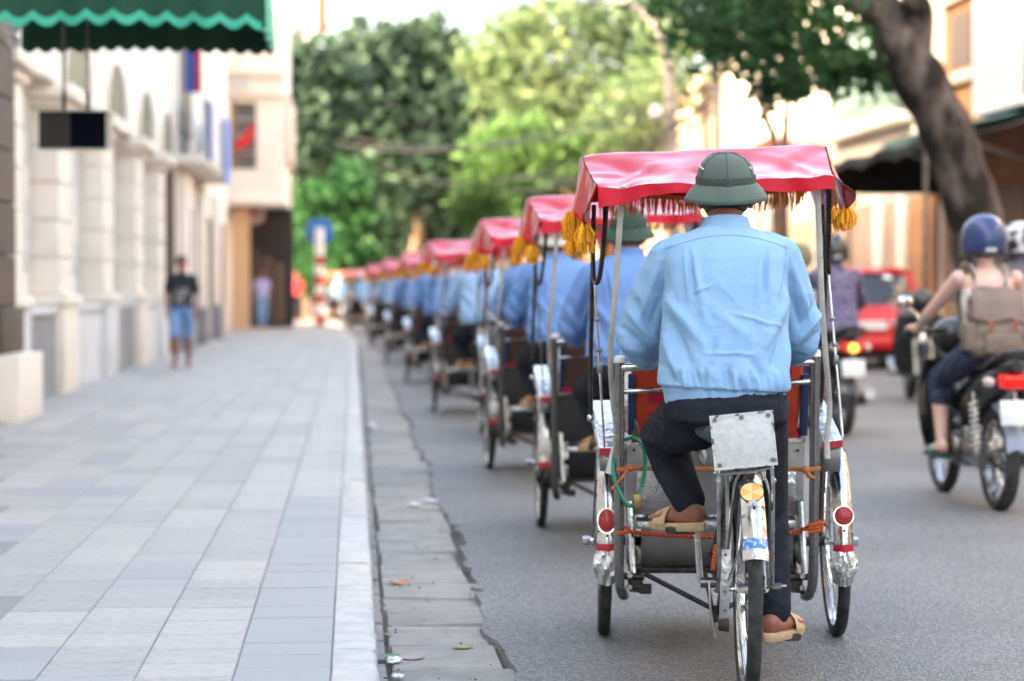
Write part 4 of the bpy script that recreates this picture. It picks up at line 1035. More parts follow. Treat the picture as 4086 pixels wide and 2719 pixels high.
def make_cyclo():
    root = bpy.data.objects.new('cyclo', None); col.objects.link(root); root.empty_display_size = 0.3
    B = lambda mb, n, m, p=root, **k: mb.build(n, m, p, **k)
    # ---- wheels
    rw = wheel(root, 'rear_wheel', (0, 0, WR))
    wl = wheel(root, 'front_wheel', (-0.40, AX, WR), R(1.5))
    wr = wheel(root, 'front_wheel', (0.40, AX, WR), R(-1.5))
    # ---- rear fender
    fd = B(arc_fender(0, 0, R(20), R(151), WR + 0.032, 0.068), 'rear_fender', M_CHROME)
    def on_rear(a, r): return Vector((0, (WR + r) * math.cos(a), WR + (WR + r) * math.sin(a)))
    a = R(122); nr = Vector((0, math.cos(a), math.sin(a)))
    back = Vector((0, -1, 0.12)).normalized()
    c0 = on_rear(a, 0.030) + Vector((-0.004, -0.012, 0))
    mb = MB()
    disc(mb, c0, back, 0.036, 0.014, 28, sy=0.8)
    rf = B(mb, 'amber_reflector', M_BLACKMETAL, fd)
    for k in range(6):                                       # wedge pattern of the lens
        mb = MB(); w_, u_ = Vector((0, 0.12, 1)).normalized(), Vector((1, 0, 0))
        cc = c0 + back * 0.0155
        pts = [cc] + [cc + u_ * (0.033 * math.cos(t)) + w_ * (0.026 * math.sin(t)) for t in [R(60 * k + 60 * q / 5 + 30) for q in range(6)]]
        mb.add(pts, [(0, i, i + 1) for i in range(1, 6)])
        mb.build('lens', M_AMBER if k % 2 == 0 else M_AMBER2, rf, fixn=False)
    mb = arc_fender(0, 0, R(149), R(154), WR + 0.0345, 0.071, 4)
    B(mb, 'blue_tape', M_BLUETAPE, fd)
    mb = arc_fender(0, 0, R(154), R(159), WR + 0.0335, 0.074, 4)
    B(mb, 'fender_lip', M_ALU, fd)
    mb = MB(); disc(mb, on_rear(R(133), 0.033), (0, -0.7, 0.7), 0.005, 0.004, 8); B(mb, 'bolt', M_BLACKMETAL, fd)
    mb = MB(); disc(mb, on_rear(R(157), 0.034), (0, -0.9, 0.3), 0.006, 0.005, 8); B(mb, 'bolt', M_CHROME, fd)
    mb = MB(); mb.obox(on_rear(R(108), 0.04), (0.022, 0.02, 0.022), Matrix.Rotation(R(18), 3, 'X')); B(mb, 'clip', mat('rusty_clip', (0.12, 0.06, 0.035), 0.8), fd)
    # fender stay hoop
    mb = MB()
    mb.tube(bez([(-0.062, -0.02, 0.40), (-0.055, -0.14, 0.58), (-0.042, -0.13, 0.665), (0, -0.115, 0.70), (0.042, -0.13, 0.665), (0.055, -0.13, 0.58), (0.062, -0.02, 0.40)], 8), 0.0042, 7)
    B(mb, 'fender_stay', M_STEEL)
    for s in (-1, 1):
        mb = MB(); mb.tube([(s * 0.028, -0.30, 0.515), (s * 0.062, -0.02, 0.345)], 0.0055, 7); B(mb, 'fender_stay', M_CHROME)
    # ---- plate and its frame
    pr = Matrix.Rotation(R(-5.6), 3, 'Y')
    pc = Vector((-0.030, -0.245, 0.786))
    mb = MB(); mb.obox(pc, (0.174, 0.006, 0.150), pr)
    pl = B(mb, 'number_plate', M_PLATE, bevel=0.0015)
    pl['label'] = 'blank weathered pale metal number plate'
    mb = MB()
    for sx, sz, a_, b_ in ((0, 1, .180, .006), (0, -1, .180, .006), (-1, 0, .006, .144), (1, 0, .006, .144)):
        mb.obox(pc + pr @ Vector((sx * 0.087, 0.001, sz * 0.075)), (a_, 0.011, b_), pr)
    B(mb, 'plate_frame', mat('chipped_white_frame', (0.55, 0.53, 0.5), 0.5, c2=(0.10, 0.08, 0.07), nscale=55, lo=0.52, hi=0.6), pl)
    for dx, dz in ((-.076, .065), (0, .066), (.076, .065), (-.074, -.064), (.077, -.062)):
        mb = MB(); disc(mb, pc + pr @ Vector((dx, -0.003, dz)), (0, -1, 0), 0.0062, 0.005, 10); B(mb, 'bolt', M_STEEL, pl)
    # plate and carrier frame down to the axle
    mb = MB()
    mb.tube(bez([(-0.10, -0.24, 0.70), (-0.104, -0.235, 0.69), (-0.02, -0.235, 0.697), (0.045, -0.235, 0.708), (0.052, -0.23, 0.70)], 6), 0.0065, 7)
    mb.tube([(-0.100, -0.235, 0.715), (-0.100, -0.235, 0.655), (-0.086, -0.02, 0.33)], 0.0055, 7)
    mb.tube([(0.050, -0.235, 0.715), (0.055, -0.235, 0.66), (0.072, -0.02, 0.34)], 0.0055, 7)
    mb.tube([(0.030, -0.235, 0.705), (0.030, -0.235, 0.672)], 0.0045, 6)
    mb.tube([(-0.03, -0.24, 0.715), (-0.04, 0.10, 0.76)], 0.007, 7)
    B(mb, 'carrier_frame', M_CHROME)
    for s, z in ((-0.101, 0.672), (0.056, 0.672)):
        mb = MB(); disc(mb, (s, -0.24, z), (0, -1, 0), 0.008, 0.006, 8); B(mb, 'bolt', M_CHROME)
    # ---- saddle
    mb = MB()
    loft_pts = []
    for y, a_, z in ((0.04, 0.055, .775), (0.045, 0.085, .79), (0.08, 0.108, .796), (0.16, 0.108, .797), (0.23, 0.075, .80), (0.30, 0.042, .80), (0.345, 0.030, .792), (0.352, 0.015, .785)):
        loft_pts.append((y, a_, z))
    vs_, fs, n = [], [], 16
    for y, a_, z in loft_pts:
        for j in range(n):
            t = 2 * math.pi * j / n
            zz = math.sin(t)
            vs_.append((-0.045 + a_ * math.cos(t), y, z + (0.032 if zz > 0 else 0.045) * zz * min(1, a_ / 0.06)))
    for i in range(len(loft_pts) - 1):
        for j in range(n):
            a, b = i * n + j, i * n + (j + 1) % n
            fs.append((a, b, b + n, a + n))
    fs += [tuple(range(n)), tuple((len(loft_pts) - 1) * n + j for j in range(n))]
    mb.add(vs_, fs); B(mb, 'saddle', M_SADDLE)
    mb = MB(); mb.tube([(-0.045, 0.17, 0.77), (-0.03, 0.30, 0.36)], 0.014, 10); B(mb, 'seat_post', M_CHROME)
    # ---- rear frame
    mb = MB()
    for s in (-1, 1):
        mb.tube([(s * 0.05, 0.0, 0.335), (s * 0.052, 0.05, 0.42), (s * 0.045, 0.15, 0.66), (-0.045, 0.20, 0.70)], 0.009, 8)
        mb.tube([(s * 0.055, 0.0, 0.33), (s * 0.045, 0.3, 0.30), (-0.03, 0.42, 0.29)], 0.010, 8)
    mb.tube([(-0.03, 0.42, 0.29), (-0.03, 0.6, 0.27), (-0.03, 1.05, 0.25)], 0.018, 10)
    mb.tube([(-0.04, 0.22, 0.62), (-0.04, 0.8, 0.36), (-0.04, 1.1, 0.30)], 0.016, 10)
    B(mb, 'rear_frame', M_STEEL)
    mb = MB(); mb.tube([(-0.10, 0, 0.33), (0.115, 0, 0.34)], 0.006, 8); mb.tube([(0.075, 0, 0.338), (0.10, 0, 0.339)], 0.011, 6); mb.tube([(-0.095, 0, .33), (-0.075, 0, .33)], 0.011, 6); B(mb, 'axle', M_STEEL)
    mb = MB()                                                 # flat brake arm beside the wheel
    mb.hexa([(-0.086, -0.05, 0.245), (-0.058, -0.05, 0.24), (-0.058, -0.042, 0.24), (-0.086, -0.042, 0.245), (-0.080, -0.07, 0.455), (-0.053, -0.07, 0.455), (-0.053, -0.062, 0.455), (-0.080, -0.062, 0.455)])
    ba = B(mb, 'brake_arm', M_ALU, bevel=0.002)
    for z in (0.275, 0.33, 0.44):
        mb = MB(); disc(mb, (-0.069, -0.052 - 0.02 * (z - .245) / .21, z), (0, -1, 0), 0.005, 0.004, 8); B(mb, 'bolt', M_STEEL, ba)
    mb = MB(); mb.hexa([(-0.088, -0.058, 0.215), (-0.056, -0.058, 0.212), (-0.056, -0.02, 0.212), (-0.088, -0.02, 0.215), (-0.088, -0.058, 0.25), (-0.056, -0.058, 0.25), (-0.056, -0.02, 0.25), (-0.088, -0.02, 0.25)])
    B(mb, 'brake_block', M_BLACKMETAL, ba, bevel=0.003)
    mb = MB(); mb.obox((-0.100, -0.05, 0.43), (0.012, 0.012, 0.075), Matrix.Rotation(R(8), 3, 'Y')); B(mb, 'orange_tag', M_ROPE)
    mb = MB(); mb.tube([(-0.115, -0.04, 0.36), (-0.112, -0.05, 0.28), (-0.098, -0.055, 0.195)], 0.004, 6); B(mb, 'brake_cable', M_STEEL)
    # ---- drive: sprocket, chain, cranks, pedals
    mb = MB()
    for k in range(46):
        t = k / 46
        if t < .38: p = (0.045, 0.02 + 0.40 * t / .38, 0.368 - 0.0 * t); 
        elif t < .5: q = (t - .38) / .12 * math.pi; p = (0.045, 0.42 + 0.075 * math.sin(q), 0.295 + 0.073 * math.cos(q))
        elif t < .88: p = (0.045, 0.42 - 0.40 * (t - .5) / .38, 0.225 + 0.07 * (t - .5) / .38)
        else: q = (t - .88) / .12 * math.pi; p = (0.045, 0.02 - 0.042 * math.sin(q), 0.333 - 0.037 * math.cos(q))
        mb.obox(p, (0.012 if k % 2 else 0.008, 0.016, 0.014))
    B(mb, 'chain', M_BLACKMETAL, smooth=False)
    mb = MB()
    for k in range(24):
        a = 2 * math.pi * k / 24
        mb.obox((0.045, 0.42 + 0.072 * math.cos(a), 0.295 + 0.072 * math.sin(a)), (0.005, 0.012, 0.012), Matrix.Rotation(a, 3, 'X'))
    mb.lathe([(0.03, 0.042), (0.07, 0.042), (0.07, 0.048), (0.03, 0.048), (0.03, 0.042)], 24, 'x', (0, 0.42, 0.295)); B(mb, 'chainring', M_STEEL)
    mb = MB(); mb.tube([(-0.115, 0.42, 0.295), (0.09, 0.42, 0.295)], 0.017, 12); B(mb, 'bottom_bracket', M_STEEL)
    for s, x, zp in ((-1, -0.115, 0.462), (1, 0.085, 0.130)):
        mb = MB(); mb.tube([(x, 0.42, 0.295), (x + s * 0.012, 0.42, zp)], [0.011, 0.009], 8, flat=(1, 0.8)); B(mb, 'crank_arm', M_CHROME)
        mb = MB()
        for dy in (-0.035, 0.035):
            mb.obox((x + s * 0.062, 0.42 + dy, zp), (0.085, 0.018, 0.022))
        mb.tube([(x + s * 0.012, 0.42, zp), (x + s * 0.105, 0.42, zp)], 0.007, 8)
        mb.obox((x + s * 0.108, 0.42, zp), (0.006, 0.085, 0.016))
        B(mb, 'pedal', M_BLACKMETAL)
    # ---- cabin frame
    PL, PR = -0.362, 0.282
    for x, zt in ((PL, 0.985), (PR, 1.005)):
        mb = MB(); mb.tube(bez([(x, 0.80, zt), (x, 0.815, 0.8), (x, 0.83, 0.5), (x, 0.845, 0.27), (x + (0.01 if x < 0 else -0.01), 0.87, 0.20), (x + (0.02 if x < 0 else -0.02), 0.93, 0.185)], 8), 0.0165, 12)
        po = B(mb, 'post', M_STEEL)
        mb = MB(); mb.lathe([(0, 0.012), (0.012, 0.011), (0.0185, 0.004), (0.019, -0.012), (0.0165, -0.012)], 14, 'z', (x, 0.80, zt)); B(mb, 'post_cap', M_WHITE, po)
    mb = MB(); mb.tube([(PL, 0.80, 0.955), (PR, 0.80, 0.975)], 0.0135, 12); B(mb, 'handlebar', M_CHROME)
    mb = MB(); mb.tube([(PL, 0.815, 0.875), (PR, 0.815, 0.91)], 0.009, 10); B(mb, 'crossbar', M_CHROME)
    # seat box, panels
    mb = MB(); mb.hexa([(-0.335, 0.985, 0.455), (0.262, 0.985, 0.455), (0.262, 1.0, 0.455), (-0.335, 1.0, 0.455), (-0.335, 0.955, 0.698), (0.262, 0.955, 0.715), (0.262, 0.97, 0.715), (-0.335, 0.97, 0.698)])
    pn = B(mb, 'seat_box_panel', M_PANEL, bevel=0.003)
    mb = MB(); mb.obox((-0.035, 0.958, 0.70), (0.60, 0.03, 0.014), Matrix.Rotation(R(-1.6), 3, 'Y')); B(mb, 'panel_edge', M_CHROME, pn)
    for x0, x1, z0, z1 in ((-0.30, -0.16, 0.50, 0.60), (0.13, 0.235, 0.50, 0.60)):
        mb = MB(); mb.hexa([(x0, 0.972, z0), (x1, 0.972, z0), (x1, 0.985, z0), (x0, 0.985, z0), (x0, 0.960, z1), (x1, 0.960, z1), (x1, 0.975, z1), (x0, 0.975, z1)])
        B(mb, 'metal_patch', M_ALU, pn, bevel=0.002)
    for x in (-.31, -.1, .1, .24):
        mb = MB(); disc(mb, (x, 0.953, 0.672), (0, -1, 0), 0.005, 0.004, 8); B(mb, 'bolt', M_BLACKMETAL, pn)
    mb = MB(); mb.hexa([(-0.335, 1.0, 0.45), (0.262, 1.0, 0.45), (0.262, 1.45, 0.45), (-0.335, 1.45, 0.45), (-0.335, 1.0, 0.69), (0.262, 1.0, 0.69), (0.262, 1.45, 0.69), (-0.335, 1.45, 0.69)])
    B(mb, 'seat_box', M_PANEL, bevel=0.006)
    mb = MB(); mb.obox((-0.035, 1.21, 0.722), (0.585, 0.46, 0.062)); B(mb, 'seat_cushion', M_SEATRED, bevel=0.024)
    mb = MB(); mb.hexa([(-0.300, 0.975, 0.72), (0.240, 0.975, 0.72), (0.240, 1.02, 0.72), (-0.300, 1.02, 0.72), (-0.325, 0.90, 0.985), (0.255, 0.90, 0.995), (0.255, 0.94, 0.995), (-0.325, 0.94, 0.985)])
    sb = B(mb, 'seat_back', M_SEATORANGE, bevel=0.012)
    for x0, x1, z0, z1 in ((-0.262, -0.20, 0.83, 0.885), (-0.26, -0.205, 0.755, 0.80), (0.165, 0.215, 0.90, 0.95)):
        fy = lambda z: 0.975 - 0.075 * (z - 0.72) / 0.275 - 0.003
        mb = MB(); mb.hexa([(x0, fy(z0), z0), (x1, fy(z0), z0), (x1, fy(z0) + .004, z0), (x0, fy(z0) + .004, z0), (x0, fy(z1), z1), (x1, fy(z1), z1), (x1, fy(z1) + .004, z1), (x0, fy(z1) + .004, z1)])
        B(mb, 'red_patch', M_TAPE, sb)
    # blue trim at the sides of the seat back
    for x in (-0.318, 0.262):
        mb = MB(); mb.hexa([(x - .012, 0.97, 0.72), (x + .012, 0.97, 0.72), (x + .012, 1.04, 0.72), (x - .012, 1.04, 0.72), (x - .012, 0.905, 0.93), (x + .012, 0.905, 0.93), (x + .012, 0.97, 0.93), (x - .012, 0.97, 0.93)])
        B(mb, 'blue_trim', mat('navy_trim', (0.012, 0.035, 0.09), 0.7), sb, bevel=0.004)
    # lower boxes: ledge and inclined foot-well back
    mb = MB(); mb.hexa([(-0.30, 0.955, 0.405), (0.235, 0.955, 0.41), (0.235, 1.02, 0.41), (-0.30, 1.02, 0.405), (-0.30, 0.955, 0.43), (0.235, 0.955, 0.436), (0.235, 1.02, 0.446), (-0.30, 1.02, 0.44)])
    ld = B(mb, 'foil_ledge', M_ALU, bevel=0.004)
    mb = MB(); mb.hexa([(-0.285, 1.02, 0.27), (0.23, 1.02, 0.275), (0.23, 1.04, 0.275), (-0.285, 1.04, 0.27), (-0.285, 0.972, 0.405), (0.23, 0.972, 0.41), (0.23, 0.99, 0.41), (-0.285, 0.99, 0.405)])
    B(mb, 'foot_well_panel', M_PANEL, bevel=0.003)
    mb = MB(); mb.obox((-0.03, 1.005, 0.262), (0.54, 0.05, 0.018)); B(mb, 'bottom_rail', M_BLACKMETAL, bevel=0.003)
    mb = MB(); mb.hexa([(-0.30, 1.05, 0.25), (0.235, 1.05, 0.25), (0.235, 1.75, 0.22), (-0.30, 1.75, 0.22), (-0.30, 1.05, 0.275), (0.235, 1.05, 0.275), (0.235, 1.75, 0.245), (-0.30, 1.75, 0.245)])
    B(mb, 'floor', M_BLACKMETAL, bevel=0.004)
    for x in (-0.325, 0.258):
        mb = MB(); mb.hexa([(x - .008, 1.0, 0.28), (x + .008, 1.0, 0.28), (x + .008, 1.72, 0.26), (x - .008, 1.72, 0.26), (x - .008, 0.98, 0.72), (x + .008, 0.98, 0.72), (x + .008, 1.45, 0.70), (x - .008, 1.45, 0.70)])
        B(mb, 'side_panel', M_PANEL, bevel=0.003)
    # axle, springs, truss under the floor
    mb = MB(); mb.tube([(-0.46, AX, 0.33), (0.46, AX, 0.33)], 0.011, 10); mb.tube([(-0.36, AX, 0.33), (0.36, AX, 0.33)], 0.017, 10); B(mb, 'front_axle', M_BLACKMETAL)
    for s in (-1, 1):
        mb = MB(); mb.tube([(s * 0.405, AX, 0.33), (s * 0.475, AX, 0.33)], 0.012, 8); mb.tube([(s * 0.455, AX, .33), (s * 0.482, AX, .33)], 0.0165, 6); B(mb, 'axle_nut', M_CHROME)
        mb = MB()
        x0 = -0.305 if s < 0 else 0.232
        mb.tube([(x0, 1.0, 0.245), (x0, AX, 0.30), (x0, 1.55, 0.235)], 0.016, 8, flat=(0.6, 1.4))
        mb.obox((x0, 0.97, 0.225), (0.05, 0.05, 0.05)); mb.obox((x0 - s * 0.035, 0.98, 0.20), (0.04, 0.04, 0.03)); mb.tube([(x0 - s * .03, .94, .245), (x0 + s * 0.06, 0.94, 0.25)], 0.012, 8); mb.tube([(x0 - .02, .93, .205), (x0 + .03, .93, .20)], .008, 6)
        B(mb, 'leaf_spring', M_BLACKMETAL)
        for dz, dy in ((0.255, 0.915), (0.215, 0.92)):
            mb = MB(); disc(mb, (x0 + s * 0.02, dy, dz), (0, -1, 0), 0.012, 0.014, 8); B(mb, 'bolt', M_CHROME)
    mb = MB()
    mb.tube([(-0.27, 0.98, 0.25), (-0.03, 0.86, 0.14)], 0.009, 8); mb.tube([(0.22, 0.98, 0.25), (-0.03, 0.86, 0.14)], 0.009, 8)
    mb.tube([(-0.07, 0.98, 0.26), (-0.05, 0.87, 0.145)], 0.008, 8)
    mb.obox((-0.03, 0.85, 0.135), (0.05, 0.06, 0.05)); mb.tube([(-0.03, 0.85, 0.13), (-0.03, 0.62, 0.27)], 0.012, 8)
    B(mb, 'truss', M_BLACKMETAL)
    # inner struts beside the posts
    for x in (-0.325, 0.25):
        mb = MB(); mb.tube([(x, 0.96, 0.50), (x + 0.012, 0.93, 0.26)], 0.012, 8); B(mb, 'inner_strut', M_CHROME)
    # ---- front fenders, reflectors, tape, foil mud flaps
    for s, x in ((-1, -0.402), (1, 0.392)):
        fo = B(arc_fender(x, AX, R(35), R(182), WR + 0.032, 0.064), 'front_fender', M_CHROME)
        a = R(163) if s < 0 else R(160)
        p = Vector((x, AX + (WR + 0.03) * math.cos(a), WR + (WR + 0.03) * math.sin(a)))
        mb = MB(); disc(mb, p, (0, -1, 0.12), 0.031 if s > 0 else 0.029, 0.012, 26, sy=1.0 if s > 0 else 1.35)
        rf = B(mb, 'reflector', M_REFLRED, fo); rf['label'] = 'round red reflector'
        mb = MB(); disc(mb, p, (0, -1, 0.12), 0.031 if s > 0 else 0.029, 0.010, 26, ring=True, sy=1.0 if s > 0 else 1.35); B(mb, 'reflector_ring', M_CHROME, rf)
        for da in (-7, 5):
            aa = a - R(da) ; q = Vector((x, AX + (WR + 0.031) * math.cos(aa), WR + (WR + 0.031) * math.sin(aa)))
        mb = MB(); q = Vector((x + 0.002, AX + (WR + 0.03) * math.cos(a + R(8)), WR + (WR + 0.03) * math.sin(a + R(8)))); disc(mb, q, (0, -1, 0), 0.005, 0.004, 8); B(mb, 'bolt', M_BLACKMETAL, fo)
        for a_, b_ in ((175.5, 179.5), (180.5, 183)):
            B(arc_fender(x, AX, R(a_), R(b_), WR + 0.0345, 0.069, 4), 'red_tape', M_TAPE, fo)
        P, n = [], 9
        for i in range(n + 1):
            t = i / n; row = []
            for j in range(11):
                u = -1 + 2 * j / 10
                wd = 0.034 + 0.014 * math.sin(math.pi * min(1, t * 1.15)) * 0.9
                zz = 0.335 - 0.105 * t - (0.012 * (1 - u * u) if i == n else 0)
                yy = AX - WR - 0.036 - 0.012 * math.sin(math.pi * t) + 0.02 * u * u + 0.006 * math.sin(7 * u + 9 * t) + 0.004 * math.sin(15 * u - 8 * t)
                row.append((x + u * wd, yy, zz))
            P.append(row)
        mb = MB(); mb.grid(P); mb.grid([[(a_, b_ + 0.003, c_) for a_, b_, c_ in r] for r in P])
        B(mb, 'mud_flap', M_ALU, fo)
        # stays to the hub
        mb = MB(); xs = x + s * 0.045
        mb.tube([(x + s * 0.03, AX - WR - 0.01, 0.40), (xs, AX - 0.22, 0.34), (xs, AX, 0.33)], 0.004, 6)
        mb.tube([(x + s * 0.03, AX - 0.1, 0.66), (xs, AX, 0.33)], 0.004, 6); B(mb, 'fender_stay', M_STEEL, fo)
    # ---- arm rests (sloping trays beside the seat)
    for s in (-1, 1):
        if s < 0: n0, n1, f0, f1 = (-0.428, .93, .684), (-0.362, .93, .684), (-0.452, 1.28, .825), (-0.375, 1.28, .825)
        else: n0, n1, f0, f1 = (0.318, .92, .706), (0.386, .92, .714), (0.322, 1.28, .850), (0.352, 1.28, .850)
        th = 0.030
        lo = lambda p: (p[0], p[1], p[2] - th)
        mb = MB(); mb.hexa([lo(n0), lo(n1), lo(f1), lo(f0), n0, n1, f1, f0])
        ar = B(mb, 'arm_rest', M_ALU, bevel=0.003)
        mb = MB(); q = lambda p, dz, dy: (p[0], p[1] + dy, p[2] + dz)
        mb.hexa([q(n0, -th + .002, -.006), q(n1, -th + .002, -.006), q(n1, -th + .002, -.0015), q(n0, -th + .002, -.0015), q(n0, -.003, -.006), q(n1, -.003, -.006), q(n1, -.003, -.0015), q(n0, -.003, -.0015)])
        B(mb, 'red_tape', M_REFLRED, ar)
        mb = MB(); xm = (n0[0] + n1[0]) / 2
        mb.hexa([(xm - .03, .945, .60), (xm + .03, .945, .60), (xm + .03, 1.20, .66), (xm - .03, 1.20, .66), (n0[0], .945, n0[2] - th - .001), (n1[0], .945, n1[2] - th - .001), (f1[0], 1.20, .76), (f0[0], 1.20, .76)])
        B(mb, 'bracket', M_STEEL, ar, bevel=0.004)
        mb = MB(); disc(mb, (f0[0] if s < 0 else f1[0], 1.2, 0.765), (s, 0, 0), 0.013, 0.014, 10); B(mb, 'bolt', M_CHROME, ar)
    # ---- canopy
    X0, X1, Y0, Y1 = -0.435, 0.318, 0.60, 1.70
    NX, NY = 72, 64
    def wide(x, y):
        t = min(1, max(0, (y - 0.6) / 0.5))
        return x - 0.055 * t * max(0, (-0.06 - x) / 0.375) + 0.02 * t * max(0, (x + 0.06) / 0.375)
    xs = [X0 + (X1 - X0) * i / NX for i in range(NX + 1)]; ys = [Y0 + (Y1 - Y0) * j / NY for j in range(NY + 1)]
    top = [[(wide(x, y), y, canopy_z(x, y)) for x in xs] for y in ys]
    mb = MB(); mb.grid(top); mb.grid([[(a_, b_, c_ - 0.004) for a_, b_, c_ in r] for r in top])
    cn = B(mb, 'canopy', M_RED_VINYL)
    def droop(edge, dirv, depth, name, m, n=50, sc=0, amp=0.006, lean=0.006):
        P = [[], [], [], []]
        for i, e in enumerate(edge):
            t = i / (len(edge) - 1)
            d = depth(t); w_ = amp * math.sin(t * 19 + 1) + amp * 0.6 * math.sin(t * 43)
            e = Vector(e)
            for k in range(4):
                f = k / 3
                P[k].append(e + Vector(dirv) * (0.004 + (lean + w_) * f) + Vector((0, 0, -d * f)))
        mb = MB(); mb.grid(P); mb.grid([[p + Vector((0.002, 0.002, 0)) for p in r] for r in P])
        return B(mb, name, m, cn), P[-1]
    # rear valance
    rear = [(x, Y0, canopy_z(x, Y0)) for x in [X0 + (X1 - X0) * i / 60 for i in range(61)]]
    v1, _ = droop(rear, (0, -1, 0), lambda t: 0.044 - 0.016 * math.sin(math.pi * min(1, t * 1.3)) + 0.022 * (1 - t) ** 4, 'valance', M_REDBAND)
    front = [(wide(x, Y1), Y1, canopy_z(x, Y1)) for x in [X0 + (X1 - X0) * i / 60 for i in range(61)]]
    v2, fe = droop(front, (0, 1, 0), lambda t: 0.045, 'valance', M_REDBAND)
    # side flaps: deeper towards the middle, drooping in points
    lf = [(wide(X0, y), y, canopy_z(X0, y)) for y in [Y0 + (Y1 - Y0) * i / 60 for i in range(61)]]
    v3, le = droop(lf, (-1, 0, 0), lambda t: 0.055 + 0.115 * min(1, t * 6) + 0.045 * abs(math.sin(t * 9 + .4)), 'side_flap', M_RED_VINYL, amp=0.012, lean=0.022)
    rt = [(wide(X1, y), y, canopy_z(X1, y)) for y in [Y0 + (Y1 - Y0) * i / 60 for i in range(61)]]
    v4, re_ = droop(rt, (1, 0, 0), lambda t: 0.045 + 0.11 * min(1, t * 4.5) + 0.03 * abs(math.sin(t * 9)), 'side_flap', M_RED_VINYL, amp=0.012, lean=0.050)
    rr = random.Random(3)
    def tassel(p, L=0.055, w=0.045, n=46, lean=(0, 0, 0)):
        mb = MB(); p = Vector(p)
        for k in range(n):
            a = max(-1, min(1, rr.gauss(0, .55))); b = max(-1, min(1, rr.gauss(0, .55)))
            s0 = p + Vector((a * w * 0.25, b * w * 0.25, rr.uniform(-.004, .008)))
            s1 = p + Vector((a * w * 0.7, b * w * 0.7, -L * rr.uniform(.4, .6))) + Vector(lean) * 0.5
            s2 = p + Vector((a * w * 0.6, b * w * 0.6, -L * rr.uniform(.85, 1.1))) + Vector(lean)
            mb.tube([s0, s1, s2], [0.0022, 0.0021, 0.0014], 4)
        return B(mb, 'tassel', M_TASSEL, cn)
    for i in (5, 9, 14, 20, 30, 42, 55): tassel(le[i] + Vector((-0.004, 0, 0.012)), 0.056, 0.046)
    for i in (7, 12, 22, 34, 48): tassel(re_[i] + Vector((0.004, 0, 0.01)), 0.055, 0.05)
    # fringe along the front edge and the sides, hanging strings
    mb = MB()
    for k in range(150):
        t = k / 149; x = X0 + 0.02 + (X1 - X0 - 0.04) * t
        z = canopy_z(x, Y1) - 0.030
        L = 0.07 + 0.012 * math.sin(k * 1.7) + rr.uniform(-.008, .008); d = rr.uniform(-.012, .012)
        mb.tube([(x, Y1 - 0.006, z), (x + d * .6, Y1 - 0.008, z - L * .5), (x + d, Y1 - 0.004, z - L)], [0.0022, 0.0030, 0.0016], 4, False)
    fr = B(mb, 'fringe', M_ORANGE_FRINGE, cn); fr['kind'] = 'stuff'
    mb = MB()
    for k in range(60):
        t = k / 59; y = 0.75 + 0.9 * t; x = X1 - 0.02
        z = canopy_z(x, y) - 0.04; L = 0.06 + rr.uniform(-.01, .01)
        mb.tube([(x, y, z), (x + rr.uniform(-.008, .008), y, z - L)], [0.003, 0.002], 4, False)
    fr = B(mb, 'fringe', M_ORANGE_FRINGE, cn); fr['kind'] = 'stuff'
    # canopy bows
    for y in (0.62, 1.02, 1.62):
        mb = MB(); mb.tube([(x, y, canopy_z(x, y) - 0.016) for x in [X0 + 0.03 + (X1 - X0 - .06) * i / 10 for i in range(11)]], 0.008, 7); B(mb, 'canopy_bow', M_STEEL, cn)
    # bent dark side tubes, thin struts, straps
    for s in (-1, 1):
        x = -0.432 if s < 0 else 0.338
        mb = MB()
        if s < 0: pth = [(-0.405, 0.72, 1.53), (-0.412, 0.78, 1.40), (-0.425, 0.86, 1.27), (-0.437, 0.90, 1.235), (-0.447, 0.95, 1.26), (-0.448, 1.00, 1.36), (-0.445, 1.02, 1.50)]
        else: pth = [(0.315, 0.72, 1.56), (0.322, 0.78, 1.44), (0.330, 0.86, 1.30), (0.336, 0.90, 1.27), (0.340, 0.95, 1.29), (0.336, 1.00, 1.38), (0.325, 1.02, 1.50)]
        mb.tube(bez(pth, 6), 0.0085, 8); B(mb, 'bent_tube', M_BLACKMETAL)
        mb = MB(); top_ = (-0.447, 1.0, 1.38) if s < 0 else (0.337, 0.98, 1.40)
        bot_ = (-0.452, 1.22, 0.78) if s < 0 else (0.345, 1.22, 0.80)
        mid_ = (-0.455, 1.15, 0.93) if s < 0 else (0.345, 1.15, 0.95)
        mb.tube(bez([top_, mid_, bot_], 6), 0.008, 8); B(mb, 'side_tube', M_BLACKMETAL)
        mb = MB()
        a_, b_ = ((-0.448, 1.0, 1.33), (-0.408, 0.93, 0.645)) if s < 0 else ((0.343, 1.0, 1.30), (0.386, 0.915, 0.72))
        mb.tube([a_, b_], 0.0045, 7)
        st = B(mb, 'strut', M_CHROME)
        for t in (0.32, 0.47, 0.56):
            p = Vector(a_).lerp(Vector(b_), t); mb = MB(); mb.obox(p, (0.018, 0.012, 0.014 + .02 * (t > .5))); B(mb, 'clamp', M_STEEL, st, bevel=0.003)
        mb = MB()
        if s < 0: pth = [(-0.356, 0.62, 1.545), (-0.366, 0.66, 1.40), (-0.380, 0.72, 1.17), (-0.392, 0.78, 1.01), (-0.384, 0.86, 0.86), (-0.372, 0.90, 0.76), (-0.374, 0.905, 0.69)]
        else: pth = [(0.267, 0.62, 1.58), (0.276, 0.66, 1.45), (0.292, 0.72, 1.22), (0.312, 0.78, 1.01), (0.330, 0.84, 0.88), (0.336, 0.87, 0.80), (0.330, 0.885, 0.72), (0.332, 0.88, 0.65)]
        mb.tube(bez(pth, 6), 0.012, 8, flat=(0.80, 0.22)); B(mb, 'strap', M_STRAP)
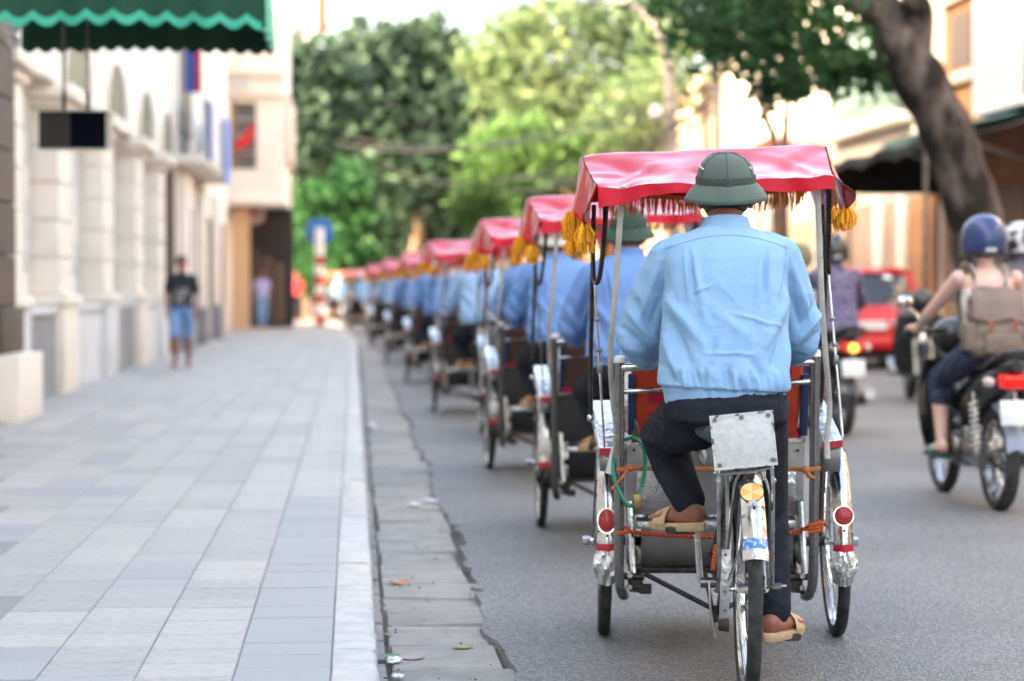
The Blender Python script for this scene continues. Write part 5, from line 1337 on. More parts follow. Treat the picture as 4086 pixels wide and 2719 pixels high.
    mb = MB(); mb.hexa([(-0.408, 0.90, 0.600), (-0.385, 0.90, 0.592), (-0.385, 0.903, 0.592), (-0.408, 0.903, 0.600), (-0.385, 0.895, 0.69), (-0.365, 0.895, 0.682), (-0.365, 0.898, 0.682), (-0.385, 0.898, 0.69)]); B(mb, 'strap_end', M_WHITE)
    # ---- ropes, ties, cable lock, bottle, rag
    def twisted(path, r, name, m, turns=220):
        P = bez(path, 10); mb = MB()
        for ph in (0, math.pi):
            q = []; s = 0
            for i, p in enumerate(P):
                if i: s += (p - P[i - 1]).length
                a = s * turns + ph
                q.append(p + Vector((0, math.cos(a), math.sin(a))) * r * 0.55)
            mb.tube(q, r * 0.72, 6)
        return B(mb, name, m)
    rp = []
    for i in range(120):
        t = i / 119; x = PL + (PR - PL) * t
        z = 0.415 - 0.028 * math.sin(math.pi * min(1, t * 1.0)) ** 0.5 if 0.02 < t < 0.98 else 0.415
        rp.append((x, 0.905 - 0.01 * math.sin(math.pi * t), z + (0.008 if t > .93 else 0)))
    mb = MB()
    for ph in (0, math.pi): mb.tube([(x, y + 0.004 * math.cos(i * 1.1 + ph), z + 0.004 * math.sin(i * 1.1 + ph)) for i, (x, y, z) in enumerate(rp)], 0.0052, 6)
    mb.tube([(PL - .012, .80, .405), (PL + .02, .80, .412), (PL + .024, .86, .418), (PL, .885, .42)], 0.007, 7)
    for x in (PR,):
        for dz in (0, .012, .024): mb.tube([(x - .022, .81, .41 + dz), (x, .805, .416 + dz), (x + .022, .81, .42 + dz), (x + .02, .87, .42 + dz), (x - .01, .885, .41 + dz)], 0.006, 6)
        mb.tube([(x + .015, .815, .435), (x + .035, .83, .445), (x + .04, .84, .43)], 0.006, 6)
    B(mb, 'rope', M_ROPE)
    mb = MB()
    mb.tube([(PL - .01, .806, .615), (PL + .03, .806, .622), (-0.1, .93, .612), (0.1, .93, .612), (PR - .03, .806, .62), (PR + .02, .81, .623)], 0.007, 7, flat=(1.1, 0.5))
    mb.tube([(PL + .035, .80, .63), (PL + .01, .795, .595), (PL - .025, .80, .555)], [0.010, .011, .013], 7, flat=(0.35, 1.1))
    mb.ball((PL + .035, .80, .625), .013, 8, 6); mb.ball((PR - .032, .80, .62), .014, 8, 6)
    mb.tube([(PR - .03, .80, .62), (PR - .02, .795, .60), (PR, .80, .59)], [.008, .009, .006], 7)
    B(mb, 'cloth_tie', M_TIE)
    mb = MB(); mb.tube(bez([(-0.345, .86, .715), (-0.315, .84, .722), (-0.285, .83, .700), (-0.276, .82, .63), (-0.288, .81, .565), (-0.298, .805, .535)], 6), 0.0072, 8)
    mb.tube(bez([(-0.304, .805, .505), (-0.33, .80, .50), (-0.355, .795, .53), (-0.382, .80, .60), (-0.375, .85, .68), (-0.35, .87, .712)], 6), 0.0072, 8)
    lk = B(mb, 'cable_lock', M_GREEN)
    mb = MB(); mb.obox((-0.301, .80, .516), (0.026, 0.018, 0.045), Matrix.Rotation(R(-8), 3, 'Y')); B(mb, 'padlock', M_BRASS, lk, bevel=0.003)
    mb = MB(); mb.lathe([(0, .755), (.020, .755), (.022, .76), (.022, .825), (.012, .845), (.012, .852)], 14, 'z', (-0.305, 0.985, -0.045)); bo = B(mb, 'bottle', M_BOTTLE)
    mb = MB(); mb.lathe([(.0145, .845), (.0155, .848), (.0155, .872), (.013, .876), (0, .876)], 14, 'z', (-0.305, 0.985, -0.045)); B(mb, 'cap', M_WHITE, bo)
    P = []
    for i in range(14):
        t = i / 13
        P.append([(-0.078 + 0.018 * (u - .5) * (1.3 - t) + 0.008 * math.sin(7 * t + u * 3), 0.944 - 0.008 * math.sin(u * 9 + 4 * t) + 0.012 * t, 0.722 - 0.10 * t) for u in (0, .2, .4, .6, .8, 1)])
    mb = MB(); mb.grid(P); mb.grid([[(a_, b_ + .003, c_) for a_, b_, c_ in r] for r in P]); B(mb, 'rag', M_RAG)
    return root

# ------------------------------------------------------------------ driver, built in the cyclo's frame
def hand(mb, c, across, fwd, side, r=0.0095, curl=None):
    """palm and five separate fingers closing over a bar that runs along `across`; fwd = over the bar"""
    c = Vector(c); across = Vector(across).normalized(); fwd = Vector(fwd).normalized(); dn = across.cross(fwd)
    if dn.z > 0: dn = -dn
    for k, (L, off) in enumerate(((1.0, -.032), (1.1, -.011), (1.03, .010), (0.85, .030))):
        b = c + across * off
        limb(mb, [(b + dn * -0.024 - fwd * 0.012, r * 1.15), (b + fwd * 0.022 * L - dn * 0.022, r), (b + fwd * 0.030 * L + dn * 0.012, r * .95), (b + fwd * 0.008 + dn * 0.028, r * .8)], 8)
    limb(mb, [(c - fwd * 0.05 - dn * 0.022, 0.024), (c - fwd * 0.012 - dn * 0.02 + across * -.022, 0.017)], 8)
    limb(mb, [(c - fwd * 0.05 - dn * 0.022, 0.024), (c - fwd * 0.012 - dn * 0.02 + across * .020, 0.016)], 8)
    t0 = c - fwd * 0.045 - dn * 0.01 + across * side * 0.028
    limb(mb, [(t0, r * 1.3), (t0 + across * side * 0.018 + fwd * 0.018 + dn * 0.018, r * 1.1), (t0 + across * side * 0.010 + fwd * 0.040 + dn * 0.034, r * .9)], 8)
def head(mb, c, f, s=1.0):
    """skull, jaw, nose, ears around centre c; f: unit facing vector (horizontal)"""
    c = Vector(c); f = Vector(f).normalized(); u = Vector((0, 0, 1)); r = f.cross(u)
    mb.ball(c + u * 0.02 * s - f * 0.008 * s, (0.076 * s, 0.092 * s, 0.095 * s) if abs(f.y) > .7 else (0.092 * s, 0.076 * s, 0.095 * s), 18, 12)
    mb.ball(c - u * 0.045 * s + f * 0.028 * s, 0.058 * s, 14, 10)
    limb(mb, [(c - u * 0.085 * s + f * 0.066 * s, 0.022 * s), (c - u * 0.07 * s + f * 0.03 * s, 0.045 * s)], 10)
    limb(mb, [(c + u * 0.012 * s + f * 0.080 * s, 0.009 * s), (c - u * 0.024 * s + f * 0.100 * s, 0.013 * s)], 8)
    for k in (-1, 1):
        limb(mb, [(c + r * k * 0.080 * s + u * 0.012 * s - f * 0.008 * s, 0.011 * s), (c + r * k * 0.084 * s - u * 0.008 * s - f * 0.012 * s, 0.013 * s), (c + r * k * 0.077 * s - u * 0.034 * s, 0.009 * s)], 8)
        mb.ball(c + r * k * 0.030 * s + u * 0.016 * s + f * 0.078 * s, 0.012 * s, 8, 6)
    limb(mb, [(c - r * 0.02 * s - u * 0.055 * s + f * 0.085 * s, 0.009 * s), (c + r * 0.02 * s - u * 0.055 * s + f * 0.085 * s, 0.009 * s)], 8)
def foot(mb, ankle, heel, toe, s=1.0):
    ankle, heel, toe = Vector(ankle), Vector(heel), Vector(toe)
    d = (toe - heel).normalized(); sd = d.cross(Vector((0, 0, 1))).normalized()
    limb(mb, [(ankle, 0.034 * s), (heel + Vector((0, 0, 0.012)), 0.032 * s)], 12)
    limb(mb, [(ankle + d * 0.02, 0.034 * s), (heel.lerp(toe, 0.62) + Vector((0, 0, 0.004)), 0.027 * s)], 12)
    limb(mb, [(heel, 0.028 * s), (heel.lerp(toe, 0.65) + sd * 0.012, 0.025 * s)], 12)
    limb(mb, [(heel, 0.026 * s), (heel.lerp(toe, 0.65) - sd * 0.018, 0.022 * s)], 12)
    for k in range(5):
        o = (k - 2) * 0.0155 * s; L = (0.97, 1.0, 0.97, 0.92, 0.86)[k]
        limb(mb, [(heel.lerp(toe, 0.65) + sd * o * 1.05, 0.013 * s), (heel.lerp(toe, L) + sd * o * 1.25 - Vector((0, 0, 0.008)), 0.0085 * s)], 8)

def rumple(co, amp, freq, seed):
    """ridged, warped wave sum: soft creases running through cloth"""
    g = np.random.default_rng(seed); P = co * freq; out = np.zeros(len(co))
    W = P + 1.3 * np.sin(P[:, [2, 0, 1]] * 0.55 + 1.7)
    for k in range(5):
        v = g.normal(size=3) * np.array([1.0, .5, .8]); v /= np.linalg.norm(v)
        f = 0.6 * 1.45 ** k
        s = np.sin((W @ v) * f + g.uniform(0, 6.3))
        out += ((1 - np.abs(s)) ** 2.2 - .3) / (1.35 ** k)
    gate = .45 + .55 * np.sin(P[:, 0] * .33 + 2 * seed) * np.sin(P[:, 2] * .27 + seed)
    return amp * .42 * out * np.clip(gate, .15, 1)
def make_driver():
    root = bpy.data.objects.new('person', None); col.objects.link(root)
    cxm = -0.048
    # key joints
    shL, shR = Vector((-0.205, 0.325, 1.340)), Vector((0.109, 0.325, 1.347))
    elL, elR = Vector((-0.312, 0.40, 1.072)), Vector((0.188, 0.40, 1.080))
    wrL, wrR = Vector((-0.272, 0.67, 0.992)), Vector((0.186, 0.67, 1.005))
    hipL, hipR = Vector((-0.135, 0.19, 0.835)), Vector((0.030, 0.19, 0.825))
    knL, knR = Vector((-0.222, 0.52, 0.760)), Vector((0.095, 0.47, 0.515))
    anL, anR = Vector((-0.160, 0.395, 0.525)), Vector((0.118, 0.375, 0.175))
    heL, heR = Vector((-0.135, 0.355, 0.508)), Vector((0.098, 0.335, 0.170))
    toL, toR = Vector((-0.245, 0.515, 0.500)), Vector((0.190, 0.490, 0.175))
    neck = Vector((-0.042, 0.345, 1.41)); hd = Vector((-0.040, 0.400, 1.506))
    # body
    mb = MB()
    loft(mb, [(cxm, .20, .80, .12, .09), (cxm, .20, .86, .15, .10), (cxm, .22, .98, .135, .09), (cxm, .26, 1.15, .14, .095), (cxm, .30, 1.28, .13, .08), (cxm, .32, 1.34, .08, .055), (cxm, .335, 1.38, .05, .05)])
    limb(mb, [(neck - Vector((0, .01, .04)), .055), (neck + Vector((0, .015, .04)), .053), (hd - Vector((0, .01, .02)), .06)])
    head(mb, hd, (0, 1, 0))
    for sh, el, wr_ in ((shL, elL, wrL), (shR, elR, wrR)):
        limb(mb, [(sh - Vector((0, 0, .03)), .042), (sh.lerp(el, .5), .042), (el, .036), (el.lerp(wr_, .4), .035), (wr_, .025)])
    hand(mb, (-0.268, 0.795, 0.982), (1, 0, 0.03), (0, 1, 0), 1)
    hand(mb, (0.192, 0.795, 0.996), (1, 0, 0.03), (0, 1, 0), -1)
    limb(mb, [(wrL, .025), (wrL + Vector((0, .07, .005)), .024)]); limb(mb, [(wrR, .025), (wrR + Vector((0, .07, .005)), .024)])
    for h, k, a_, he, to in ((hipL, knL, anL, heL, toL), (hipR, knR, anR, heR, toR)):
        limb(mb, [(h, .080), (h.lerp(k, .5), .068), (k, .050), (k.lerp(a_, .35), .048), (a_, .033)])
        foot(mb, a_, he, to)
    body = obj('body', remesh(mb, 0.0060, 3), M_SKIN, root)
    # hair showing below the hat
    mb = MB(); mb.ball(hd + Vector((0, -.014, .012)), (.0785, .088, .094), 20, 14)
    mbh = remesh(mb, 0.008, 2)
    displace(mbh, lambda co, no: np.where((co[:, 1] > hd.y + .03) | (co[:, 2] < hd.z - .050), -0.03, 0.003))
    obj('hair', mbh, M_HAIR, root)
    # trousers
    mb = MB()
    loft(mb, [(cxm, .19, .775, .13, .10), (cxm, .185, .82, .185, .150), (cxm, .185, .87, .188, .150), (cxm, .195, .93, .165, .13)])
    limb(mb, [(hipL + Vector((-.012, .02, -.01)), .104), (hipL.lerp(knL, .5), .092), (knL + Vector((-.004, .0, -.012)), .076), (knL.lerp(anL, .5) + Vector((-.004, 0, 0)), .066), (anL + Vector((0.004, 0, .035)), .056)], 18)
    limb(mb, [(hipR + Vector((.012, .02, -.01)), .100), (hipR.lerp(knR, .5), .090), (knR, .070), (knR.lerp(anR, .5) + Vector((0, -.01, 0)), .060), (anR + Vector((-.006, -.005, .045)), .054)], 18)
    tm = remesh(mb, 0.0065, 3)
    cr = [((-0.29, .25, .84), (-0.13, .10, .80), .010, .010), ((-0.30, .33, .80), (-0.12, .20, .74), -.009, .010), ((-0.31, .42, .77), (-0.17, .30, .70), .009, .010), ((-0.30, .47, .73), (-0.20, .36, .67), -.009, .010),
          ((-0.28, .40, .66), (-0.14, .36, .63), .006, .011), ((-0.24, .40, .60), (-0.11, .36, .59), -.005, .01), ((-0.22, .34, .70), (-0.18, .33, .56), .006, .010),
          ((0.10, .12, .80), (0.02, .20, .70), .009, .012), ((0.14, .30, .64), (0.05, .30, .60), -.007, .010), ((0.16, .36, .56), (0.05, .38, .48), .008, .012), ((0.15, .38, .40), (0.08, .36, .36), -.005, .012), ((0.15, .36, .30), (0.08, .33, .26), .006, .01), ((-0.20, .13, .86), (0.10, .10, .845), .006, .012)]
    def tfold(co, no):
        d = np.zeros(len(co))
        for a_, b_, amp, wd in cr:
            q, t = seg_dist(co, a_, b_); d += 1.35 * amp * np.exp(-(q / wd) ** 2) * np.sin(np.pi * np.clip(t * .9 + .05, 0, 1)) ** .5
        d += rumple(co, 0.0075, 34, 2)
        return d
    displace(tm, tfold)
    # open hems: hollow the leg ends slightly
    obj('trousers', tm, M_TROUSER, root)
    # shirt
    mb = MB()
    loft(mb, [(cxm - .010, .193, .850, .178, .145), (cxm - .010, .198, .905, .185, .150), (cxm - .012, .200, .925, .199, .166), (cxm - .012, .208, .97, .198, .165), (cxm - .008, .225, 1.05, .193, .152), (cxm, .245, 1.14, .195, .143), (cxm, .268, 1.23, .194, .135), (cxm, .292, 1.31, .188, .122), (cxm, .308, 1.352, .178, .106), (cxm + .002, .320, 1.380, .138, .088), (cxm + .004, .332, 1.402, .092, .072), (cxm + .005, .338, 1.414, .062, .056)], 40, 2.3)
    limb(mb, [(shL + Vector((.03, 0, -.014)), .064), (shL + Vector((-.014, .01, -.036)), .070), (shL.lerp(elL, .55) + Vector((-.002, 0, 0)), .077), (elL + Vector((0, .0, .005)), .073), (elL.lerp(wrL, .35) + Vector((0.004, 0, -.012)), .066), (elL.lerp(wrL, .72) + Vector((0, 0, -.004)), .053), (wrL + Vector((0, -.03, 0)), .041)], 20)
    limb(mb, [(shR + Vector((-.03, 0, -.014)), .064), (shR + Vector((.014, .01, -.036)), .070), (shR.lerp(elR, .55) + Vector((.002, 0, 0)), .077), (elR + Vector((0, .0, .005)), .073), (elR.lerp(wrR, .35) + Vector((-.004, 0, -.012)), .066), (elR.lerp(wrR, .72) + Vector((0, 0, -.004)), .053), (wrR + Vector((0, -.03, 0)), .041)], 20)
    sm = remesh(mb, 0.0052, 3)
    fr_ = [ # (a, b, amplitude, width): pleats from the yoke, pulls from the arm holes, diagonal drags, bunching above the waistband
        ((-0.175, .17, 1.335), (-0.165, .12, 1.18), .004, .008), ((-0.165, .17, 1.335), (-0.150, .12, 1.20), -.005, .008), ((-0.155, .17, 1.335), (-0.120, .12, 1.12), .004, .012),
        ((0.080, .17, 1.340), (0.072, .12, 1.18), .004, .008), ((0.070, .17, 1.340), (0.060, .12, 1.20), -.005, .008), ((0.060, .17, 1.340), (0.030, .12, 1.12), .004, .012),
        ((-0.235, .25, 1.19), (-0.12, .11, 1.04), .006, .016), ((-0.225, .25, 1.13), (-0.16, .10, .98), -.006, .014), ((-0.24, .22, 1.09), (-0.205, .12, .95), .007, .014),
        ((0.140, .25, 1.20), (0.05, .11, 1.03), .006, .016), ((0.135, .25, 1.13), (0.08, .10, .97), -.006, .014), ((0.140, .22, 1.07), (0.115, .12, .95), .007, .014),
        ((-0.10, .11, 1.16), (0.02, .10, 1.06), .003, .016), ((0.02, .10, 1.13), (-0.05, .09, .98), .004, .018), ((-0.09, .10, 1.08), (-0.13, .09, .96), -.004, .015),
        ((0.0, .1, 1.02), (0.06, .09, .95), -.004, .014), ((-0.04, .10, 1.145), (0.125, .11, 1.095), .0035, .005), ((-0.13, .09, 1.025), (0.03, .09, 1.022), .003, .005), ((-0.16, .11, 1.20), (-0.10, .11, 1.225), .003, .005),
        # sleeves
        ((-0.250, .26, 1.30), (-0.310, .28, 1.12), .006, .012), ((-0.225, .25, 1.27), (-0.275, .28, 1.09), -.006, .012), ((-0.345, .31, 1.15), (-0.255, .33, 1.04), .008, .012), ((-0.37, .36, 1.10), (-0.265, .36, 1.01), -.007, .012), ((-0.36, .40, 1.04), (-0.26, .40, .985), .008, .012), ((-0.33, .33, 1.19), (-0.27, .32, 1.07), -.005, .012), ((-0.35, .5, 1.03), (-0.24, .48, .98), -.006, .01),
        ((0.150, .26, 1.30), (0.215, .28, 1.12), .006, .012), ((0.130, .25, 1.27), (0.185, .28, 1.09), -.006, .012), ((0.255, .31, 1.15), (0.165, .33, 1.04), .008, .012), ((0.275, .36, 1.10), (0.175, .36, 1.01), -.007, .012), ((0.265, .40, 1.04), (0.17, .40, .99), .008, .012), ((0.24, .33, 1.19), (0.19, .32, 1.07), -.005, .012)]
    rg = random.Random(5)
    for k in range(24):                                   # gathers over the waistband
        x = -0.235 + 0.39 * (k + rg.random()) / 24
        fr_.append(((x, .10, .918), (x + rg.uniform(-.012, .012), .08, .935 + rg.uniform(.02, .05)), rg.choice((-1, 1)) * rg.uniform(.003, .006), .007))
    def sfold(co, no):
        d = np.zeros(len(co))
        for a_, b_, amp, wd in fr_:
            a2, b2 = np.array(a_), np.array(b_)
            P = co.copy(); 
            back = np.clip(-no[:, 1] * 2 + 0.3, 0, 1)
            # distance in the x-z plane so that creases hug the back
            q, t = seg_dist(P[:, [0, 2]], a2[[0, 2]], b2[[0, 2]])
            d += 2.3 * back * amp * np.exp(-(q / wd) ** 2) * np.sin(np.pi * np.clip(t, 0.02, .98)) ** .5
        d += 0.0016 * np.sin(co[:, 0] * 33 + co[:, 2] * 21 + 1) * np.sin(co[:, 2] * 27 - co[:, 0] * 19)
        d += rumple(co, 0.0085, 26, 1)
        d += np.where(np.abs(co[:, 2] - .914) < .006, -.004, 0)
        return d
    displace(sm, sfold)
    # the hem runs lower on the right: shear in z near the waist
    n = len(sm.vertices); co = np.empty(n * 3); sm.vertices.foreach_get('co', co); co = co.reshape(-1, 3)
    w_ = np.clip((1.0 - co[:, 2]) / .14, 0, 1); tors = (np.abs(co[:, 0] - cxm) < .215) & (co[:, 1] < .37)
    co[:, 2] += np.where(tors, w_ * (-.085 * (co[:, 0] - cxm) - .008), 0)
    sm.vertices.foreach_set('co', co.ravel()); sm.update()
    sh = obj('shirt', sm, M_SHIRT, root)
    bvh = BVHTree.FromPolygons([v.co for v in sm.vertices], [tuple(p.vertices) for p in sm.polygons])
    def on_back(x, z, off=0.0006):
        h = bvh.ray_cast(Vector((x, -1, z)), Vector((0, 1, 0)))
        return None if h[0] is None else h[0] + h[1] * off
    def seam(pts, r=0.0013, name='seam'):
        P = [on_back(x, z) for x, z in pts]; P = [p for p in P if p is not None]
        if len(P) > 2: mb = MB(); mb.tube(P, r, 5); mb.build(name, M_SEAM, sh)
    seam([(-.243 + .39 * i / 40, 1.335 + .042 * math.sin(math.pi * i / 40) + .004 * i / 40) for i in range(41)])
    seam([(-.232 + .015 * t + .02 * t * t, 1.35 - .17 * t) for t in [i / 20 for i in range(21)]])
    seam([(.138 - .015 * t - .02 * t * t, 1.355 - .17 * t) for t in [i / 20 for i in range(21)]])
    seam([(-.25 + .41 * i / 50, .928 - .02 * i / 50) for i in range(51)])
    seam([(-.25 + .41 * i / 50, .882 - .021 * i / 50) for i in range(51)], 0.001)
    # pale crease lines pressed into the cloth
    # waistband tab on the right
    mb = MB(); P = [[on_back(.098 + .038 * i / 4, .905 - .045 * k / 4, .004) or Vector((.12, .1, .88)) for i in range(5)] for k in range(5)]
    mb.grid(P); mb.build('waist_tab', M_SHIRT, sh)
    mb = MB(); b0 = on_back(.118, .885, .004)
    if b0: disc(mb, b0, (0, -1, 0), .006, .003, 10); mb.build('button', M_SEAM, sh)
    # collar: standing band and folded leaf
    mb = MB(); P = []
    for k, (r0, z0) in enumerate(((.062, 1.385), (.062, 1.410), (.060, 1.430), (.064, 1.433), (.071, 1.415), (.080, 1.392), (.086, 1.370))):
        row = []
        for i in range(33):
            t = R(180 + 20) + R(320) * i / 32 if False else R(-110 - 140) + R(320) * i / 32
            dip = -0.020 * (math.cos(t + R(90)) < 0) * abs(math.cos(t + R(90)))
            row.append((-.042 + r0 * 1.06 * math.cos(t), .352 + r0 * 1.02 * math.sin(t) , z0 + dip + .012 * (-math.sin(t))))
        P.append(row)
    mb.grid(P); mb.grid([[(a_ * .985 - .042 * .015, b_ * .985 + .352 * .015, c_ - .001) for a_, b_, c_ in r] for r in P])
    mb.build('collar', M_SHIRT, sh)
    # 
    # sandals
    for he, to in ((heL, toL), (heR, toR)):
        d = (to - he).normalized(); sd = d.cross(Vector((0, 0, 1))).normalized(); L = (to - he).length
        mb = MB(); ring = []
        for i in range(28):
            t = 2 * math.pi * i / 28; c, s_ = math.cos(t), math.sin(t)
            w = .036 + .010 * (.5 + .5 * c) 
            ring.append(he.lerp(to, .48) + d * (c * (L / 2 + .038)) + sd * (s_ * w))
        z0 = -.030
        vs_ = []
        for dz, sc in ((z0 - .016, .95), (z0 - .012, 1.0), (z0 + .002, 1.03), (z0 + .008, 1.0)):
            ce = he.lerp(to, .48)
            for p in ring:
                q = ce + (p - ce) * sc; hz = 0.010 * max(0, -((p - ce).dot(d)) / L)
                vs_.append((q.x, q.y, q.z + dz + (hz if dz > z0 else 0)))
        fs = [(i * 28 + j, i * 28 + (j + 1) % 28, (i + 1) * 28 + (j + 1) % 28, (i + 1) * 28 + j) for i in range(3) for j in range(28)] + [tuple(range(28)), tuple(84 + j for j in range(28))]
        mb.add(vs_, fs); so = mb.build('sandal', M_SANDAL, root)
        mb = MB(); P = []
        for k in range(8):
            f = .50 + .34 * k / 7; row = []
            for i in range(11):
                t = math.pi * i / 10
                row.append(he.lerp(to, f) + sd * (.047 * math.cos(t)) + Vector((0, 0, -.022 + (.060 - .02 * k / 7) * math.sin(t))))
            P.append(row)
        mb.grid(P); mb.grid([[p + Vector((0, 0, -.003)) for p in r] for r in P]); mb.build('strap', M_SANDAL, so)
    # sun helmet
    hat = bpy.data.objects.new('sun_helmet', None)
    mb = MB()
    dome = [(0.0, .0935), (.022, .0928), (.044, .0875), (.064, .0765), (.0775, .061), (.0862, .042), (.0902, .022), (.0912, .011)]
    brim = [(.0922, .003), (.103, -.008), (.115, -.022), (.1245, -.036), (.1285, -.0435), (.1295, -.047), (.1275, -.051), (.123, -.048), (.113, -.030), (.100, -.014), (.087, -.004), (.078, .015)]
    mb.lathe(dome + brim, 56, 'z', sy=1.14)
    hm = mb.mesh('sun_helmet')
    ho = obj('sun_helmet', hm, M_HAT, root, hd + Vector((0, -.005, .012)))
    ho.location.z = 1.545
    ho.rotation_euler = (R(9), R(-1.5), 0)
    mb = MB(); mb.lathe([(.0917, .001), (.0937, .002), (.0945, .008), (.0936, .013), (.0940, .018), (.0928, .024), (.0902, .026)], 56, 'z', sy=1.14); hb = mb.build('hat_band', M_HATBAND, ho)
    mb = MB(); mb.hexa([(-.012, -.1095, .000), (.012, -.1095, .000), (.012, -.102, .000), (-.012, -.102, .000), (-.012, -.107, .027), (.012, -.107, .027), (.012, -.100, .027), (-.012, -.100, .027)]); mb.build('band_buckle', M_HATBAND, hb, bevel=.002)
    for a in (0, 60, 120, 180, 240, 300):
        t = R(a + 90); mb = MB(); mb.tube([((r + .0006) * math.cos(t), (r + .0006) * 1.14 * math.sin(t), z + .0006) for r, z in dome[1:]], .0018, 5); mb.build('hat_seam', M_HATSEAM, ho)
    mb = MB(); mb.lathe([(0, .0985), (.010, .0985), (.019, .096), (.021, .0915), (.018, .092)], 18, 'z'); mb.build('hat_button', M_HAT, ho)
    mb = MB(); mb.lathe([(.127, -.0525), (.1305, -.0505), (.1310, -.0455), (.1288, -.041)], 56, 'z', sy=1.14); mb.build('hat_piping', mat('dark_piping', (.055, .085, .066), .85), ho)
    for s in (-1, 1):
        t = R(-90 + s * 58); mb = MB(); r, z = .0835, .050
        disc(mb, (r * math.cos(t), r * 1.14 * math.sin(t), z), (math.cos(t), math.sin(t), .35), .0045, .003, 10); ey = mb.build('eyelet', M_CHROME, ho)
        mb = MB(); mb.tube([(r * math.cos(t) * 1.02, r * 1.16 * math.sin(t), z), ((r + .006) * math.cos(t + R(8) * s), (r + .006) * 1.14 * math.sin(t + R(8) * s), z + .008), ((r - .004) * math.cos(t + R(20) * s), (r - .004) * 1.14 * math.sin(t + R(20) * s), z + .012)], .0016, 5); mb.build('wire', M_CHROME, ey)
    mb = MB(); mb.tube([(.079, .0, -.02), (.070, .03, -.075), (.045, .06, -.115), (0, .075, -.125), (-.045, .06, -.115), (-.070, .03, -.075), (-.079, 0, -.02)], .004, 6, flat=(.4, 1)); mb.build('chin_strap', M_HATBAND, ho)
    # eyes and mouth, facing up the street
    for s in (-1, 1):
        mb = MB(); mb.ball(hd + Vector((s * .030, .083, .016)), (.010, .006, .006), 8, 6); mb.build('eye', M_HAIR, root)
    mb = MB(); mb.ball(hd + Vector((0, .092, -.055)), (.022, .005, .005), 8, 6); mb.build('mouth', mat('lips', (.2, .06, .05), .5), root)
    return root

M_BROWNBOARD = mat('brown_board', (.10, .045, .03), .6)
M_GREYLENS = mat('pale_reflector', (.5, .5, .48), .25)
M_DARKPANEL = mat('dark_panel', (.045, .042, .042), .5, .3)
M_DARKSTEEL = mat('dark_steel', (.10, .098, .095), .4, .8)
CYC = make_cyclo()
DRV = make_driver()
O1 = Vector((1.158, 6.63, 0)); RZ1 = R(-5.6)
CYC.location = O1; CYC.rotation_euler = (0, 0, RZ1)
DRV.location = O1; DRV.rotation_euler = (0, 0, RZ1)
tag(CYC, 'sharp three-wheeled cyclo with glossy red canopy and square plate, nearest to the camera', 'cyclo', 'cyclos riding up the street in a line')
tag(DRV, 'cyclo driver in pale blue shirt and grey-green sun helmet, back to the camera, nearest', 'person', 'cyclo drivers')
LINE = [ # rear wheel x, y, heading, hat, shirt
    (1.315, 10.25, -2, M_HATDARK, M_SHIRT2), (1.34, 14.0, 1, M_HATBEIGE, M_SHIRT2), (1.46, 17.7, -1, M_HAIR, M_SHIRT2), (1.26, 21.2, 3, M_HATWHITE, M_SHIRT3),
    (1.48, 24.8, 0, M_HATDARK, M_SHIRT2), (1.14, 28.4, 2, M_HATBEIGE, M_SHIRT2), (1.36, 32.2, 0, M_HATDARK, M_SHIRT3), (1.02, 36.2, 3, M_HATBEIGE, M_SHIRT2),
    (1.20, 40.6, 1, M_HATDARK, M_SHIRT2), (0.84, 45.2, 4, M_HATBEIGE, M_SHIRT3), (0.92, 50.4, 3, M_HATDARK, M_SHIRT2), (0.34, 59.0, 4, M_HATWHITE, M_SHIRT3), (-0.35, 70.5, 5, M_HATWHITE, M_SHIRT3)]
ORD = 'second third fourth fifth sixth seventh eighth ninth tenth eleventh twelfth thirteenth fourteenth'.split()
HATS = {id(M_HATDARK): 'dark green sun helmet', id(M_HATBEIGE): 'beige sun helmet', id(M_HAIR): 'black hat', id(M_HATWHITE): 'off-white sun helmet'}
LINE = [q + ((ORD[k] + ' cyclo from the camera in the line' + (', just left of the nearest one' if k == 0 else ', sunlit with orange canopy at the bend' if k == 12 else ', under an orange-red canopy far off' if k == 11 else ', blurred with red canopy')),
             'driver in ' + ('blue' if q[4] is M_SHIRT2 else 'washed-out pale blue') + ' shirt and ' + HATS[id(q[3])] + ', ' + ORD[k] + ' from the camera') for k, q in enumerate(LINE)]
for i, (x, y, hd_, hat_m, sh_m, cl, dl) in enumerate(LINE):
    c = copy_tree(CYC); d = copy_tree(DRV)
    for o in (c, d): o.location = (x, y, 0); o.rotation_euler = (0, 0, R(hd_))
    if i == 0: d.scale = (.975,) * 3
    DROP = {'rope', 'cloth_tie', 'cable_lock', 'padlock', 'bottle', 'cap', 'rag', 'strap_end', 'red_patch', 'orange_tag', 'metal_patch'}
    for ch in list(c.children_recursive):
        if ch.name.split('.')[0] in DROP: bpy.data.objects.remove(ch)
    for nm, mm in (('seat_back', M_BROWNBOARD), ('reflector', M_GREYLENS), ('seat_box_panel', M_DARKPANEL), ('seat_box', M_DARKPANEL), ('side_panel', M_DARKPANEL), ('foot_well_panel', M_DARKPANEL), ('mud_flap', M_BLACKMETAL), ('post', M_DARKSTEEL), ('strut', M_DARKSTEEL)): override(c, nm, mm)
    if i % 2: override(c, 'front_fender', M_STEEL)
    tag(c, cl, 'cyclo', 'cyclos riding up the street in a line'); tag(d, dl, 'person', 'cyclo drivers')
    override(d, 'sun_helmet', hat_m); override(d, 'hat_band', hat_m); override(d, 'shirt', sh_m); override(d, 'collar', sh_m); override(d, 'waist_tab', sh_m); pass
    if i >= 11:
        override(c, 'canopy', M_ORANGEVINYL); override(c, 'side_flap', M_ORANGEVINYL); override(c, 'valance', M_ORANGEVINYL)
